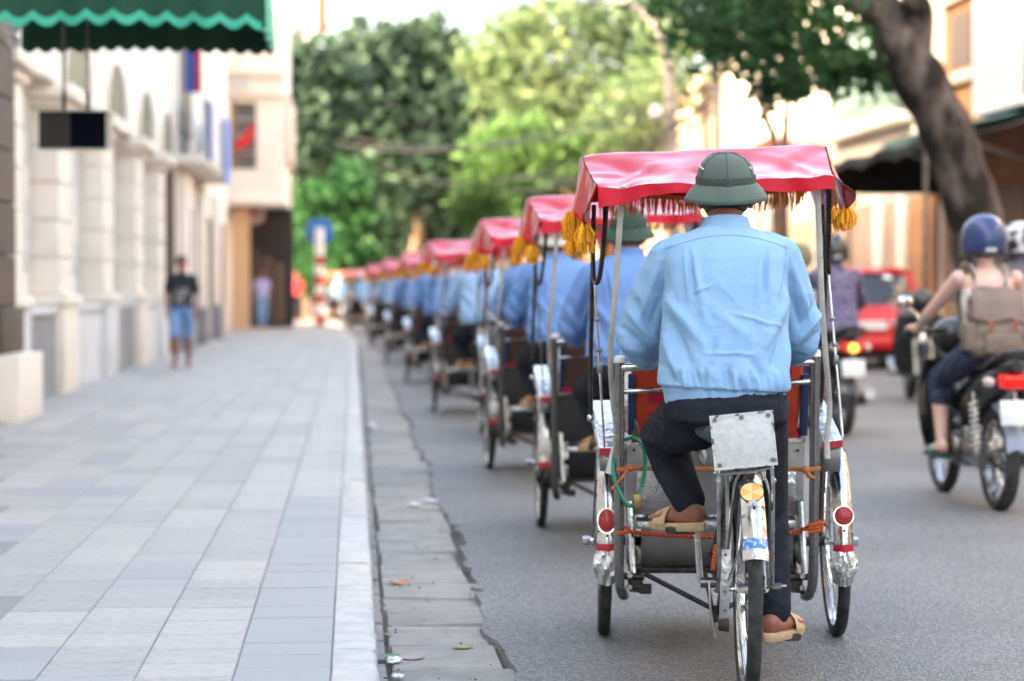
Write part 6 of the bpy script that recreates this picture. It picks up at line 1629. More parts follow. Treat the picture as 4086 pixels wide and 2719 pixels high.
# ------------------------------------------------------------------ motorbikes, local: +y forward, rear wheel contact at the origin
M_BLACKPL = mat('black_plastic', (.012, .012, .013), .35, coat=.3)
M_TAIL = mat('lit_tail_light', (.5, .01, .01), .2, emit=(1.0, .015, .008, .06), coat=.4)
M_TAILHOT = mat('brake_bulb', (.9, .5, .1), .3, emit=(1.0, .45, .05, .35))
M_WHITEPLATE = mat('white_plate', (.72, .74, .72), .5, c2=(.62, .64, .62), nscale=12)
def mwheel(parent, name, c, r, w, hubm):
    k = w / 2
    prof = [(r - .055, -k * .8), (r - .02, -k), (r - .004, -k * .6), (r, 0), (r - .004, k * .6), (r - .02, k), (r - .055, k * .8)]
    mb = MB(); mb.lathe(prof + [prof[0]], 40, 'x'); o = obj(name, mb.mesh('tyre'), M_RUBBER, parent, c)
    mb = MB(); mb.lathe([(r - .06, -k * .7), (r - .05, -k * .75), (r - .05, k * .75), (r - .06, k * .7), (r - .065, 0), (r - .06, -k * .7)], 40, 'x'); mb.build('rim', hubm, o)
    mb = MB(); mb.lathe([(0, -.06), (.035, -.06), (.07, -.045), (.075, .03), (.04, .05), (0, .05)], 20, 'x'); mb.build('hub', hubm, o)
    mb = MB()
    for q in range(18):
        a = 2 * math.pi * q / 18; mb.tube([(-.03 if q % 2 else .03, .06 * math.cos(a), .06 * math.sin(a)), (0, (r - .06) * math.cos(a + .2), (r - .06) * math.sin(a + .2))], .004, 5, False)
    mb.build('spokes', hubm, o)
    return o
def make_moto(kind):
    root = bpy.data.objects.new('motorbike', None); col.objects.link(root)
    B = lambda mb, n, m, p=root, **k: mb.build(n, m, p, **k)
    r = .285; WB = 1.2
    hm = M_CHROME if kind == 'B' else M_STEEL
    mwheel(root, 'rear_wheel', (0, 0, r), r, .085, hm); mwheel(root, 'front_wheel', (0, WB, r), r, .075, hm)
    # tail and side body: loft along y
    mb = MB(); vs_, fs, n = [], [], 14
    secs = [(-.34, .028, .79, .86), (-.30, .06, .755, .865), (-.18, .10, .69, .855), (0.05, .125, .60, .82), (.25, .13, .52, .78), (.42, .11, .46, .70), (.55, .08, .40, .55)]
    for y, a, z0, z1 in secs:
        for j in range(n):
            t = 2 * math.pi * j / n; vs_.append((a * math.cos(t) * (1 if math.sin(t) > -.2 else .8), y, (z0 + z1) / 2 + (z1 - z0) / 2 * math.sin(t)))
    for i in range(len(secs) - 1):
        for j in range(n): fs.append((i * n + j, i * n + (j + 1) % n, (i + 1) * n + (j + 1) % n, (i + 1) * n + j))
    fs += [tuple(range(n)), tuple((len(secs) - 1) * n + j for j in range(n))]
    mb.add(vs_, fs); B(mb, 'tail_body', M_BLACKPL)
    mb = MB(); mb.hexa([(-.09, -.22, .83), (.09, -.22, .83), (.13, .42, .74), (-.13, .42, .74), (-.08, -.24, .895), (.08, -.24, .895), (.11, .45, .80), (-.11, .45, .80)]); B(mb, 'seat', mat('moto_seat', (.016, .016, .018), .6), bevel=.03)
    mb = MB(); mb.tube(bez([(-.10, .0, .80), (-.115, -.25, .86), (-.06, -.37, .90), (.06, -.37, .90), (.115, -.25, .86), (.10, 0, .80)], 6), .013, 8); B(mb, 'grab_rail', M_BLACKPL)
    # lights
    mb = MB(); mb.hexa([(-.07, -.34, .70), (.07, -.34, .70), (.07, -.20, .70), (-.07, -.20, .70), (-.085, -.352, .775), (.085, -.352, .775), (.085, -.22, .785), (-.085, -.22, .785)]); tl = B(mb, 'tail_light', M_TAIL, bevel=.02)
    if kind == 'A':
        mb = MB(); mb.ball((0, -.345, .735), (.045, .012, .035), 12, 8); B(mb, 'bulb', M_TAILHOT, tl)
    for s in (-1, 1):
        mb = MB(); mb.ball((s * .135, -.25, .735), (.035, .06, .032), 10, 8); B(mb, 'indicator', mat('clear_indicator', (.6, .45, .42), .2), tl)
    mb = MB(); mb.obox((0, -.345, .57), (.19, .008, .14), Matrix.Rotation(R(-10), 3, 'X')); pl = B(mb, 'number_plate', M_WHITEPLATE, bevel=.004); pl['label'] = 'blank white number plate'
    mb = MB(); P = [[(x, -.02 - (r + .05) * math.cos(t), r + (r + .05) * math.sin(t) - .02 * (x / .05) ** 2) for x in (-.055, -.03, 0, .03, .055)] for t in [R(15 + 75 * q / 10) for q in range(11)]]
    mb.grid(P); mb.grid([[(a, b, c - .006) for a, b, c in q] for q in P]); B(mb, 'mud_guard', mat('grey_guard', (.22, .25, .32), .4) if kind == 'B' else M_BLACKPL)
    # shocks, swing arm, engine, exhaust, chain case
    for s in (-1, 1):
        mb = MB(); mb.tube([(s * .12, .02, r + .02), (s * .115, .12, .66)], .012, 8); sh = B(mb, 'shock', M_CHROME)
        mb = MB(); mb.tube([(s * .12 + .026 * math.cos(t), .035 + .085 * q / 60 + .026 * math.sin(t), r + .07 + .26 * q / 60) for q, t in [(q, q * .85) for q in range(61)]], .006, 5); B(mb, 'spring', M_WHITE if kind == 'B' else M_STEEL, sh)
        mb = MB(); mb.tube([(s * .10, 0, r), (s * .09, .45, .32)], .02, 8); B(mb, 'swing_arm', M_STEEL)
    mb = MB(); mb.obox((0, .55, .34), (.20, .32, .24)); mb.tube([(-.15, .50, .33), (.15, .50, .33)], .10, 16); mb.tube([(0, .65, .36), (0, .86, .42)], .075, 12); B(mb, 'engine', M_STEEL, bevel=.02)
    mb = MB(); mb.tube([(.14, .62, .26), (.15, .2, .26), (.155, -.05, .30), (.16, -.25, .36)], [.022, .03, .048, .05], 12); B(mb, 'exhaust', M_STEEL)
    mb = MB(); mb.tube([(-.115, -.02, r), (-.115, .48, .34)], .055, 10, flat=(1, .25)); B(mb, 'chain_case', M_STEEL)
    mb = MB(); mb.tube([(-.27, .50, .27), (.27, .50, .27)], .012, 8); B(mb, 'foot_peg_bar', M_BLACKMETAL)
    # leg shield and front
    sd_m = M_BLACKPL
    for s in (-1, 1):
        P = []
        for i in range(9):
            t = i / 8; z = .28 + .55 * t; P.append([(s * (.05 + .19 * u * (0.75 + .35 * math.sin(math.pi * (t * .8 + .1)))), .90 + .10 * t - .16 * u * u + .05 * (1 - t), z) for u in (0, .25, .5, .75, 1)])
        mb = MB(); mb.grid(P); mb.grid([[(a, b + .014, c) for a, b, c in q] for q in P]); B(mb, 'leg_shield', sd_m)
    mb = MB(); mb.tube([(0, .52, .66), (0, .78, .58), (0, .98, .80)], [.07, .075, .07], 12); B(mb, 'frame_cover', sd_m)
    mb = MB(); mb.tube([(0, .93, .95), (0, 1.05, .62), (0, 1.10, .55)], .035, 10)
    for s in (-1, 1): mb.tube([(s * .07, 1.08, .60), (s * .07, WB, r)], .02, 8)
    B(mb, 'fork', M_CHROME)
    P = [[(x, WB - (r + .03) * math.cos(t), r + (r + .03) * math.sin(t) - .012 * (x / .05) ** 2) for x in (-.05, 0, .05)] for t in [R(20 + 110 * q / 12) for q in range(13)]]
    mb = MB(); mb.grid(P); mb.grid([[(a, b, c - .006) for a, b, c in q] for q in P]); B(mb, 'front_guard', sd_m)
    mb = MB(); mb.ball((0, 1.02, .96), (.13, .13, .12), 14, 10); hd_ = B(mb, 'headlamp_cowl', sd_m)
    mb = MB(); mb.tube(bez([(-.34, .84, .98), (-.22, .88, 1.0), (0, .94, 1.01), (.22, .88, 1.0), (.34, .84, .98)], 5), .014, 8); hb = B(mb, 'handlebar', M_BLACKMETAL)
    for s in (-1, 1):
        mb = MB(); mb.tube([(s * .35, .835, .978), (s * .24, .872, .996)], .018, 10); B(mb, 'grip', M_BLACKPL, hb)
        mb = MB(); mb.tube(bez([(s * .20, .90, 1.01), (s * .25, .93, 1.10), (s * .30, .92, 1.14)], 4), .006, 6); mi = B(mb, 'mirror_stem', M_CHROME, hb)
        mb = MB(); mb.ball((s * .32, .925, 1.17), (.055, .018, .040), 14, 8); B(mb, 'mirror', M_CHROME, hb)
    return root

def make_rider(kind):
    """seated rider in the motorbike's frame"""
    root = bpy.data.objects.new('person', None); col.objects.link(root)
    f = .0
    pel = Vector((0, .18, .90)); ch = Vector((0, .26, 1.26)); nk = Vector((0, .30, 1.38)); hd = Vector((0, .335, 1.505))
    sk = M_SKINPALE if kind == 'B' else M_SKIN
    J = {}
    for s in (-1, 1):
        J[s] = dict(sh=Vector((s * .165, .27, 1.31)), el=Vector((s * .285, .50, 1.10)), wr=Vector((s * .275, .77, 1.01)), hip=Vector((s * .10, .20, .87)), kn=Vector((s * .185, .62, .72)), an=Vector((s * .19, .53, .345)), he=Vector((s * .19, .49, .315)), to=Vector((s * .205, .70, .312)))
    mb = MB()
    loft(mb, [(0, .17, .83, .13, .10), (0, .18, .90, .155, .11), (0, .21, 1.02, .135, .095), (0, .245, 1.18, .15, .10), (0, .27, 1.30, .15, .085), (0, .285, 1.35, .09, .06), (0, .29, 1.37, .05, .05)])
    limb(mb, [(nk - Vector((0, .01, .04)), .05), (nk + Vector((0, .01, .05)), .048), (hd - Vector((0, .01, .04)), .055)]); head(mb, hd, (0, 1, 0))
    for s in (-1, 1):
        j = J[s]
        limb(mb, [(j['sh'], .048), (j['sh'].lerp(j['el'], .5), .042), (j['el'], .035), (j['el'].lerp(j['wr'], .4), .033), (j['wr'], .024), (j['wr'] + Vector((s * .01, .05, -.005)), .024)])
        hand(mb, (s * .292, .853, .998), (1, s * -.3, 0), (0, 1, .0), -s)
        limb(mb, [(j['hip'], .085), (j['hip'].lerp(j['kn'], .5), .072), (j['kn'], .054), (j['kn'].lerp(j['an'], .35), .052), (j['an'], .034)])
        foot(mb, j['an'], j['he'], j['to'])
    obj('body', remesh(mb, .008, 3), sk, root)
    # top
    mb = MB()
    if kind == 'B':
        loft(mb, [(0, .17, .90, .165, .125), (0, .185, .95, .158, .120), (0, .21, 1.03, .143, .105), (0, .245, 1.18, .158, .110), (0, .262, 1.25, .150, .10)])
        tm = remesh(mb, .008, 2); displace(tm, lambda co, no: .004 * np.sin(co[:, 2] * 60 + co[:, 0] * 25) * np.sin(co[:, 0] * 40)); obj('tank_top', tm, mat('white_cotton', (.62, .58, .55), .85, bump=.2, bscale=20), root)
        for s in (-1, 1):
            mb = MB(); mb.tube(bez([(s * .085, .155, 1.24), (s * .095, .20, 1.345), (s * .095, .28, 1.372), (s * .085, .35, 1.30)], 5), .022, 8, flat=(.3, 1)); mb.build('strap', mat('white_cotton', (.62, .58, .55), .85), root)
    else:
        loft(mb, [(0, .165, .86, .18, .14), (0, .18, .95, .175, .135), (0, .21, 1.05, .165, .12), (0, .245, 1.2, .17, .115), (0, .27, 1.31, .165, .10), (0, .285, 1.37, .10, .07), (0, .295, 1.40, .065, .06)])
        for s in (-1, 1):
            j = J[s]; limb(mb, [(j['sh'], .066), (j['sh'].lerp(j['el'], .5), .060), (j['el'], .054), (j['el'].lerp(j['wr'], .5), .046), (j['wr'] + Vector((0, -.02, 0)), .038)], 14)
        tm = remesh(mb, .009, 3); displace(tm, lambda co, no: .005 * np.sin(co[:, 2] * 50 + co[:, 0] * 25) * np.sin(co[:, 0] * 33))
        pm = mat('purple_print_cotton', (.055, .045, .095), .85, c2=(.20, .17, .27), nscale=55, lo=.47, hi=.56) if kind == 'A' else mat('pale_green_cotton', (.40, .42, .33), .85)
        obj('jacket', tm, pm, root)
        mb = MB(); mb.lathe([(.068, 1.37), (.066, 1.42), (.072, 1.45), (.080, 1.47)], 20, 'z', (0, .305, 0)); mb.build('scarf', pm, root)
    # trousers
    mb = MB(); loft(mb, [(0, .17, .80, .12, .09), (0, .17, .84, .165, .125), (0, .175, .90, .168, .128), (0, .185, .94, .155, .115)])
    for s in (-1, 1):
        j = J[s]; c = [(j['hip'], .098), (j['hip'].lerp(j['kn'], .5), .084), (j['kn'], .066)]
        c += [(j['kn'].lerp(j['an'], .32), .062)] if kind == 'B' else [(j['kn'].lerp(j['an'], .5), .056), (j['an'] + Vector((0, 0, .04)), .048)]
        limb(mb, c, 14)
    tm = remesh(mb, .008, 2); displace(tm, lambda co, no: .004 * np.sin(co[:, 2] * 90 + co[:, 1] * 60))
    obj('trousers', tm, mat('navy_trousers', (.022, .032, .065), .8, c2=(.035, .05, .10), nscale=10, stretch=(1, 1, 8), bump=.5, bscale=18), root)
    # sandals
    for s in (-1, 1):
        j = J[s]; he, to = j['he'], j['to']; mb = MB(); mb.hexa([he + Vector((-.04, -.05, -.045)), he + Vector((.04, -.05, -.045)), to + Vector((.05, .03, -.045)), to + Vector((-.05, .03, -.045)), he + Vector((-.04, -.05, -.027)), he + Vector((.04, -.05, -.027)), to + Vector((.05, .03, -.027)), to + Vector((-.05, .03, -.027))])
        so = mb.build('flip_flop', mat('dark_green_rubber', (.02, .06, .05), .7), root, bevel=.007)
        mb = MB(); m_ = he.lerp(to, .7)
        for q in (-1, 1): mb.tube(bez([m_ + Vector((0, .04, -.02)), m_ + Vector((q * .03, 0, .02)), m_ + Vector((q * .046, -.06, -.025))], 4), .006, 6)
        mb.build('thong', mat('teal_strap', (.05, .28, .26), .6), so)
    # helmet
    mb = MB(); prof = [(0.0, .145), (.04, .140), (.078, .122), (.108, .092), (.127, .05), (.134, .0), (.132, -.05), (.122, -.088), (.114, -.094), (.11, -.085)]
    mb.lathe(prof, 32, 'z', sy=1.1)
    me = mb.mesh('helmet')
    bm = bmesh.new(); bm.from_mesh(me); bmesh.ops.delete(bm, geom=[f_ for f_ in bm.faces if f_.calc_center_median().y > .07 and f_.calc_center_median().z < .035], context='FACES'); bm.to_mesh(me); bm.free()
    hc = {'A': mat('black_helmet', (.012, .012, .014), .25, coat=.5), 'B': mat('navy_helmet', (.012, .035, .12), .3, coat=.25), 'C': mat('olive_helmet', (.14, .13, .07), .4)}[kind]
    he_ = obj('helmet', me, hc, root, hd + Vector((0, -.005, .03)))
    if kind != 'C':
        mb = MB(); mb.hexa([(-.03, -.150, -.072), (.03, -.150, -.072), (.03, -.128, -.072), (-.03, -.128, -.072), (-.03, -.153, -.05), (.03, -.153, -.05), (.03, -.130, -.05), (-.03, -.130, -.05)]); mb.build('sticker', mat('grey_sticker', (.5, .5, .5), .5), he_)
        mb = MB(); mb.lathe([(.129, -.09), (.136, -.084), (.1355, -.07)], 32, 'z', sy=1.1, a0=R(150), a1=R(390)); mb.build('helmet_rim', M_BLACKPL, he_)
    mb = MB(); mb.ball(hd + Vector((0, -.012, .0)), (.079, .088, .10), 16, 10); hm_ = remesh(mb, .01, 1); obj('hair', hm_, M_HAIR, root)
    for s in (-1, 1): mb = MB(); mb.ball(hd + Vector((s * .03, .083, .016)), (.010, .006, .006), 8, 6); mb.build('eye', M_HAIR, root)
    return root
def backpack(root_loc, rz):
    t = thing('backpack', 'taupe canvas backpack worn by the rider in the white top', 'backpack', root_loc, rz)
    M_BP = mat('taupe_canvas', (.185, .135, .110), .85, c2=(.23, .17, .14), nscale=8, bump=.35, bscale=30)
    mb = MB(); vs_ = []; secs = [(.86, .13, .07), (.88, .155, .10), (.98, .165, .115), (1.10, .158, .105), (1.20, .14, .085), (1.255, .10, .055), (1.265, .06, .03)]
    loft(mb, [(0, .075 + .06 * (z - .86) / .4, z, a, b) for z, a, b in secs], 28, 3.2)
    me = remesh(mb, .009, 2); displace(me, lambda co, no: .006 * np.sin(co[:, 0] * 34 + 1) * np.sin(co[:, 2] * 28) + .004 * np.sin(co[:, 2] * 70))
    bo = obj('bag', me, M_BP, t)
    mb = MB(); P = [[(x, -.052 - .02 * math.cos(x * 9) + .10 * (z - .86) / .4 + (0.05 * max(0, (z - 1.19) / .07)), z + .01 * math.sin(x * 30)) for x in [-.15 + .3 * q / 12 for q in range(13)]] for z in (1.075, 1.10, 1.15, 1.20, 1.245)]
    mb.grid(P); mb.grid([[(a, b + .008, c) for a, b, c in q] for q in P]); mb.build('top_flap', M_BP, t)
    for s in (-1, 1):
        mb = MB(); mb.obox((s * .165, .07, .98), (.06, .13, .16)); mb.build('side_pocket', M_BP, t, bevel=.02)
        mb = MB(); mb.obox((s * .07, -.072, 1.05), (.022, .008, .07)); mb.build('leather_tab', mat('tan_leather', (.30, .10, .04), .6), t, bevel=.003)
        mb = MB(); mb.tube(bez([(s * .07, .17, 1.22), (s * .105, .205, 1.345), (s * .125, .28, 1.385), (s * .135, .36, 1.30), (s * .14, .33, 1.10), (s * .13, .18, .93)], 5), .028, 8, flat=(.25, 1)); mb.build('shoulder_strap', M_BP, t)
    mb = MB(); mb.obox((0, -.066, .94), (.20, .03, .11)); mb.build('front_pocket', M_BP, t, bevel=.014)
    return t
GM = 'motorbikes on the right'; GR = 'motorbike riders'
mB = make_moto('B'); rB = make_rider('B')
for o in (mB, rB): o.location = (3.52, 12.2, 0)
mB.scale = rB.scale = (.97,) * 3
tag(mB, 'black motorbike with red tail light and white plate, nearest at the right', 'motorbike', GM)
tag(rB, 'rider in white sleeveless top and navy blue helmet on the nearest motorbike', 'person', GR)
backpack((3.52, 12.2, 0), 0).scale = (.97,) * 3
mA = make_moto('A'); rA = make_rider('A')
for o in (mA, rA): o.location = (4.0, 18.4, 0); o.rotation_euler = (0, 0, R(2))
tag(mA, 'dark scooter with glowing tail light and white plate under the purple-clad rider', 'motorbike', GM)
tag(rA, 'rider in dark purple patterned jacket and black helmet', 'person', GR)
mC = copy_tree(mA); rC = make_rider('C')
for o in (mC, rC): o.location = (4.55, 22.6, 0); o.rotation_euler = (0, 0, R(2))
tag(mC, 'motorbike mostly hidden ahead of the purple-clad rider', 'motorbike', GM)
tag(rC, 'rider in pale clothes and olive helmet, half hidden behind the purple-clad rider', 'person', GR)
mD = copy_tree(mA); rD = copy_tree(rA)
for o in (mD, rD): o.location = (4.60, 15.2, 0); o.rotation_euler = (0, 0, R(-3))
tag(mD, 'motorbike cut by the right edge of the picture behind the backpack rider', 'motorbike', GM)
tag(rD, 'rider with black and white helmet at the right edge, behind the navy helmet', 'person', GR)
override(rD, 'helmet', mat('white_black_helmet', (.5, .5, .5), .3, c2=(.01, .01, .012), nscale=6, lo=.46, hi=.5)); override(rD, 'jacket', mat('grey_jacket', (.10, .10, .11), .8))

# ------------------------------------------------------------------ cars
def make_car(name, label, paint, loc, rz, L=3.7, W_=1.62, H=1.50):
    t = thing(name, label, 'car', loc, rz)
    B = lambda mb, n, m, p=t, **k: mb.build(n, m, p, **k)
    hw = W_ / 2
    # rear at y=0, front at y=L
    body = [(0.00, .42, .86, .92), (.06, .30, .95, .98), (.5, .24, .98, 1.0), (L * .55, .22, .94, 1.0), (L * .78, .22, .90, .98), (L - .12, .28, .72, .93), (L, .40, .62, .84)]
    n = 20
    def ring(y, z0, z1, wf, p=4.0):
        out = []
        for j in range(n):
            a = 2 * math.pi * (j + .5) / n; c, s = math.cos(a), math.sin(a)
            out.append((hw * wf * math.copysign(abs(c) ** (2 / p), c), y, (z0 + z1) / 2 + (z1 - z0) / 2 * math.copysign(abs(s) ** (2 / p), s)))
        return out
    def loft_y(secs, p=4.0):
        mb = MB(); V = []; F = []
        for s in secs: V += ring(*s, p)
        for i in range(len(secs) - 1):
            for j in range(n): F.append((i * n + j, i * n + (j + 1) % n, (i + 1) * n + (j + 1) % n, (i + 1) * n + j))
        F += [tuple(range(n)), tuple((len(secs) - 1) * n + j for j in range(n))]; return mb.add(V, F)
    bd = B(loft_y(body), 'body', paint)
    # greenhouse: glass block with painted roof and pillars
    gh = [(-hw * .93, -.0), ]
    z0, z1 = .93, H - .03
    b4 = [(-hw * .94, .10), (hw * .94, .10), (hw * .94, L * .72), (-hw * .94, L * .72)]; t4 = [(-hw * .76, .38), (hw * .76, .38), (hw * .74, L * .48), (-hw * .74, L * .48)]
    mb = MB(); mb.hexa([(x, y, z0) for x, y in b4] + [(x, y, z1) for x, y in t4]); B(mb, 'windows', M_GLASS, bevel=.02)
    mb = MB(); mb.hexa([(x * 1.03, y + (-.05 if y < 1 else .06), z1 - .01) for x, y in t4] + [(x * .9, y + (.08 if y < 1 else -.08), H + .03) for x, y in t4]); B(mb, 'roof', paint, bevel=.025)
    for i in range(4):
        mb = MB(); mb.tube([(b4[i][0] * 1.01, b4[i][1], z0 - .05), (t4[i][0] * 1.015, t4[i][1], z1 + .01)], .05, 8); B(mb, 'pillar', paint)
    for s in (-1, 1):
        mb = MB(); mb.tube([(s * hw * .96, L * .36, z0 - .02), (s * hw * .77, L * .34, z1)], .035, 8); B(mb, 'pillar', M_BLACKPL)
        mb = MB(); mb.ball((s * hw * .80, .05, .78), (.11, .07, .13), 12, 8); B(mb, 'tail_light', mat('car_tail_light', (.35, .01, .012), .15, coat=.5))
        mb = MB(); mb.ball((s * hw * .72, L - .07, .66), (.17, .09, .08), 12, 8); B(mb, 'headlight', mat('headlight', (.6, .6, .6), .1, coat=.5))
        mb = MB(); mb.ball((s * (hw + .07), L * .66, .98), (.10, .05, .07), 12, 8); B(mb, 'mirror', paint)
        for y in (.62, L - .70):
            mb = MB(); r = .30; mb.lathe([(r - .09, -.09), (r - .02, -.095), (r, -.06), (r, .06), (r - .02, .095), (r - .09, .09), (r - .09, -.09)], 28, 'x'); wo = obj('wheel', mb.mesh('tyre'), M_RUBBER, t, (s * (hw - .10), y, r))
            mb = MB(); mb.lathe([(0, s * .07), (.06, s * .085), (.12, s * .07), (r - .085, s * .088), (r - .085, s * .0)], 20, 'x'); mb.build('hubcap', M_CHROME, wo)
    mb = MB(); mb.box(-hw * .9, hw * .9, -.07, .10, .30, .50); B(mb, 'bumper', paint, bevel=.04)
    mb = MB(); mb.box(-.24, .24, -.085, -.071, .60, .72); B(mb, 'number_plate', M_WHITEPLATE, smooth=False)
    mb = MB(); mb.box(-hw * .85, hw * .85, .15, L - .2, .14, .25); B(mb, 'underbody', M_BLACKMETAL, smooth=False)
    return t
M_REDPAINT = mat('red_car_paint', (.52, .004, .005), .25, coat=.3)
M_BLACKPAINT = mat('black_car_paint', (.010, .010, .011), .2, coat=.7)
make_car('hatchback_car', 'bright red hatchback parked at the right behind the scooter', M_REDPAINT, (7.62, 33.2, 0), R(-4), 3.6, 1.60, 1.48)
mE = copy_tree(mA); mE.location = (6.1, 24.6, 0); mE.rotation_euler = (0, 0, R(172)); mE.scale = (1.12,) * 3
tag(mE, 'dark parked motorbike facing the camera beside the red car', 'motorbike', GM)

# ------------------------------------------------------------------ pedestrian facing the camera, and two people by the corner shop
def standing(label, loc, rz, top_m, low_m, skin, h=1.0, shorts=True, stride=.10, print_=False):
    t = thing('person', label, 'person', loc, rz); t.scale = (h, h, h)
    mb = MB()
    loft(mb, [(0, 0, .88, .12, .09), (0, 0, .95, .15, .10), (0, 0, 1.08, .13, .09), (0, 0, 1.25, .15, .095), (0, .0, 1.37, .15, .08), (0, 0, 1.42, .09, .06), (0, 0, 1.44, .05, .05)])
    limb(mb, [((0, -.0, 1.40), .05), ((0, .01, 1.50), .05)]); head(mb, (0, .02, 1.60), (0, 1, 0))
    for s in (-1, 1):
        hip, kn, an = Vector((s * .085, 0, .90)), Vector((s * .09, s * stride * .7 + .02, .50)), Vector((s * .085, s * stride * 1.2 - .02, .09))
        limb(mb, [(hip, .08), (hip.lerp(kn, .5), .068), (kn, .052), (kn.lerp(an, .35), .05), (an, .034)])
        foot(mb, an, an + Vector((0, -.03, -.045)), an + Vector((s * .02, .18, -.052)))
        sh, el, wr = Vector((s * .17, 0, 1.38)), Vector((s * .225, -.02, 1.10)), Vector((s * .22, .06 - s * .05, .86))
        limb(mb, [(sh, .05), (sh.lerp(el, .5), .043), (el, .036), (wr, .025), (wr + Vector((0, .01, -.05)), .028)])
        for q in range(4): b = wr + Vector((0, -.025 + .017 * q, -.08)); limb(mb, [(b, .010), (b + Vector((-s * .008, .004, -.04)), .009), (b + Vector((-s * .02, .008, -.066 - (.006 if q in (1, 2) else 0))), .007)], 8)
        limb(mb, [(wr + Vector((-s * .01, .025, -.04)), .012), (wr + Vector((-s * .016, .045, -.075)), .009)], 8)
    obj('body', remesh(mb, .009, 2), skin, t)
    mb = MB(); loft(mb, [(0, 0, .93, .18, .125), (0, 0, 1.05, .165, .12), (0, 0, 1.25, .175, .118), (0, 0, 1.36, .172, .105), (0, 0, 1.43, .10, .075), (0, 0, 1.455, .07, .06)])
    for s in (-1, 1): limb(mb, [(Vector((s * .165, 0, 1.37)), .072), (Vector((s * .215, -.015, 1.20)), .066)])
    me = remesh(mb, .010, 2); displace(me, lambda co, no: .006 * np.sin(co[:, 2] * 40 + co[:, 0] * 25) * np.sin(co[:, 0] * 30)); sh = obj('t_shirt', me, top_m, t)
    if print_:
        mb = MB(); P = [[(x, .124 - .02 * (x / .1) ** 2 + .004 * math.sin(z * 40), z) for x in [-.09 + .18 * q / 6 for q in range(7)]] for z in (1.0, 1.06, 1.12, 1.18, 1.24)]; mb.grid(P); mb.build('faded_print', mat('faded_print', (.10, .09, .09), .85, c2=(.35, .32, .32), nscale=14, lo=.45, hi=.6), sh)
    mb = MB(); loft(mb, [(0, 0, .84, .14, .10), (0, 0, .90, .172, .122), (0, 0, .98, .165, .118)])
    for s in (-1, 1):
        hip, kn, an = Vector((s * .09, 0, .88)), Vector((s * .095, s * stride * .7 + .02, .50)), Vector((s * .085, s * stride * 1.2 - .02, .12))
        limb(mb, [(hip, .098), (hip.lerp(kn, .5), .09), (kn + Vector((0, 0, .02)), .085)] + ([] if shorts else [(kn.lerp(an, .5), .068), (an, .06)]))
    me = remesh(mb, .010, 2); displace(me, lambda co, no: .005 * np.sin(co[:, 2] * 60 + co[:, 0] * 25)); obj('shorts' if shorts else 'trousers', me, low_m, t)
    mb = MB(); mb.ball((0, .005, 1.645), (.083, .095, .088), 18, 12); me = remesh(mb, .01, 1); displace(me, lambda co, no: np.where((co[:, 1] > .06) & (co[:, 2] < 1.66), -.04, .002) + .003 * np.sin(co[:, 0] * 90) * np.sin(co[:, 2] * 80)); obj('hair', me, M_HAIR, t)
    for s in (-1, 1):
        mb = MB(); mb.ball((s * .03, .098, 1.616), (.011, .006, .006), 8, 6); mb.build('eye', M_HAIR, t)
        an = Vector((s * .085, s * stride * 1.2 - .02, .09)); mb = MB(); mb.hexa([an + Vector(q) for q in ((-.04, -.08, -.09), (.04, -.08, -.09), (.05, .20, -.09), (-.05, .20, -.09), (-.04, -.08, -.075), (.04, -.08, -.075), (.05, .20, -.075), (-.05, .20, -.075))]); mb.build('flip_flop', M_SANDAL, t, bevel=.005)
    mb = MB(); mb.ball((0, .104, 1.545), (.022, .005, .005), 8, 6); mb.build('mouth', mat('lips', (.2, .06, .05), .5), t)
    return t
M_DENIM = mat('denim', (.12, .24, .45), .85, c2=(.20, .34, .55), nscale=6, bump=.3, bscale=30)
standing('young pedestrian in black printed t-shirt and denim shorts walking towards the camera', (-2.36, 31.6, SW), math.pi, mat('black_cotton', (.015, .018, .020), .85), M_DENIM, M_SKIN, .90, True, .17, True)
standing('distant person in red top beside the corner shop', (at(1185, 1200, 71).x, 71, SW), R(160), mat('red_cotton', (.40, .02, .03), .8), M_TROUSER, M_SKIN, .95, False, .05)
standing('distant person in pale lilac top at the shop entrance', (at(1045, 1200, 62.5).x, 62.5, SW), R(200), mat('lilac_cotton', (.36, .34, .58), .8), M_DENIM, M_SKIN, .92, False, .05)

# ------------------------------------------------------------------ litter in the gutter and on the pavement
def crumple(name, label, loc, s, m, cat='litter', seed=0, flat=.35, group=None):
    g = random.Random(seed); mb = MB(); mb.ball((0, 0, 0), (s, s * .7, s * flat), 12, 8)
    mb.v = [(x * g.uniform(.7, 1.25), y * g.uniform(.7, 1.25), z * g.uniform(.5, 1.3) + s * flat * .7) for x, y, z in mb.v]
    o = mb.build(name, m); o.location = loc; o.rotation_euler = (0, 0, g.uniform(0, 6)); tag(o, label, cat, group); return o
def leaf(name, label, loc, s, m, rz, tilt=.1, curl=.25):
    P = []
    for i in range(9):
        t = i / 8; w_ = .34 * math.sin(math.pi * min(.98, t * .96 + .02)) ** .8
        P.append([(s * (t - .5), s * w_ * u, s * curl * ((t - .5) ** 2 + .6 * (w_ * u) ** 2) + .002) for u in (-1, -.5, 0, .5, 1)])
    mb = MB(); mb.grid(P); mb.grid([[(a, b, c + .0012) for a, b, c in r] for r in P]); o = mb.build(name, m); o.location = loc; o.rotation_euler = (tilt, 0, rz); tag(o, label, 'leaf'); return o
def gp(u, v, z=0.0):
    d = _F + _R * ((u - CX) / FPX) - _U * ((v - CY) / FPX); t = (z - CAMH) / d.z; return Vector((0, 0, CAMH)) + d * t
M_PAPER = mat('white_paper', (.68, .67, .66), .8)
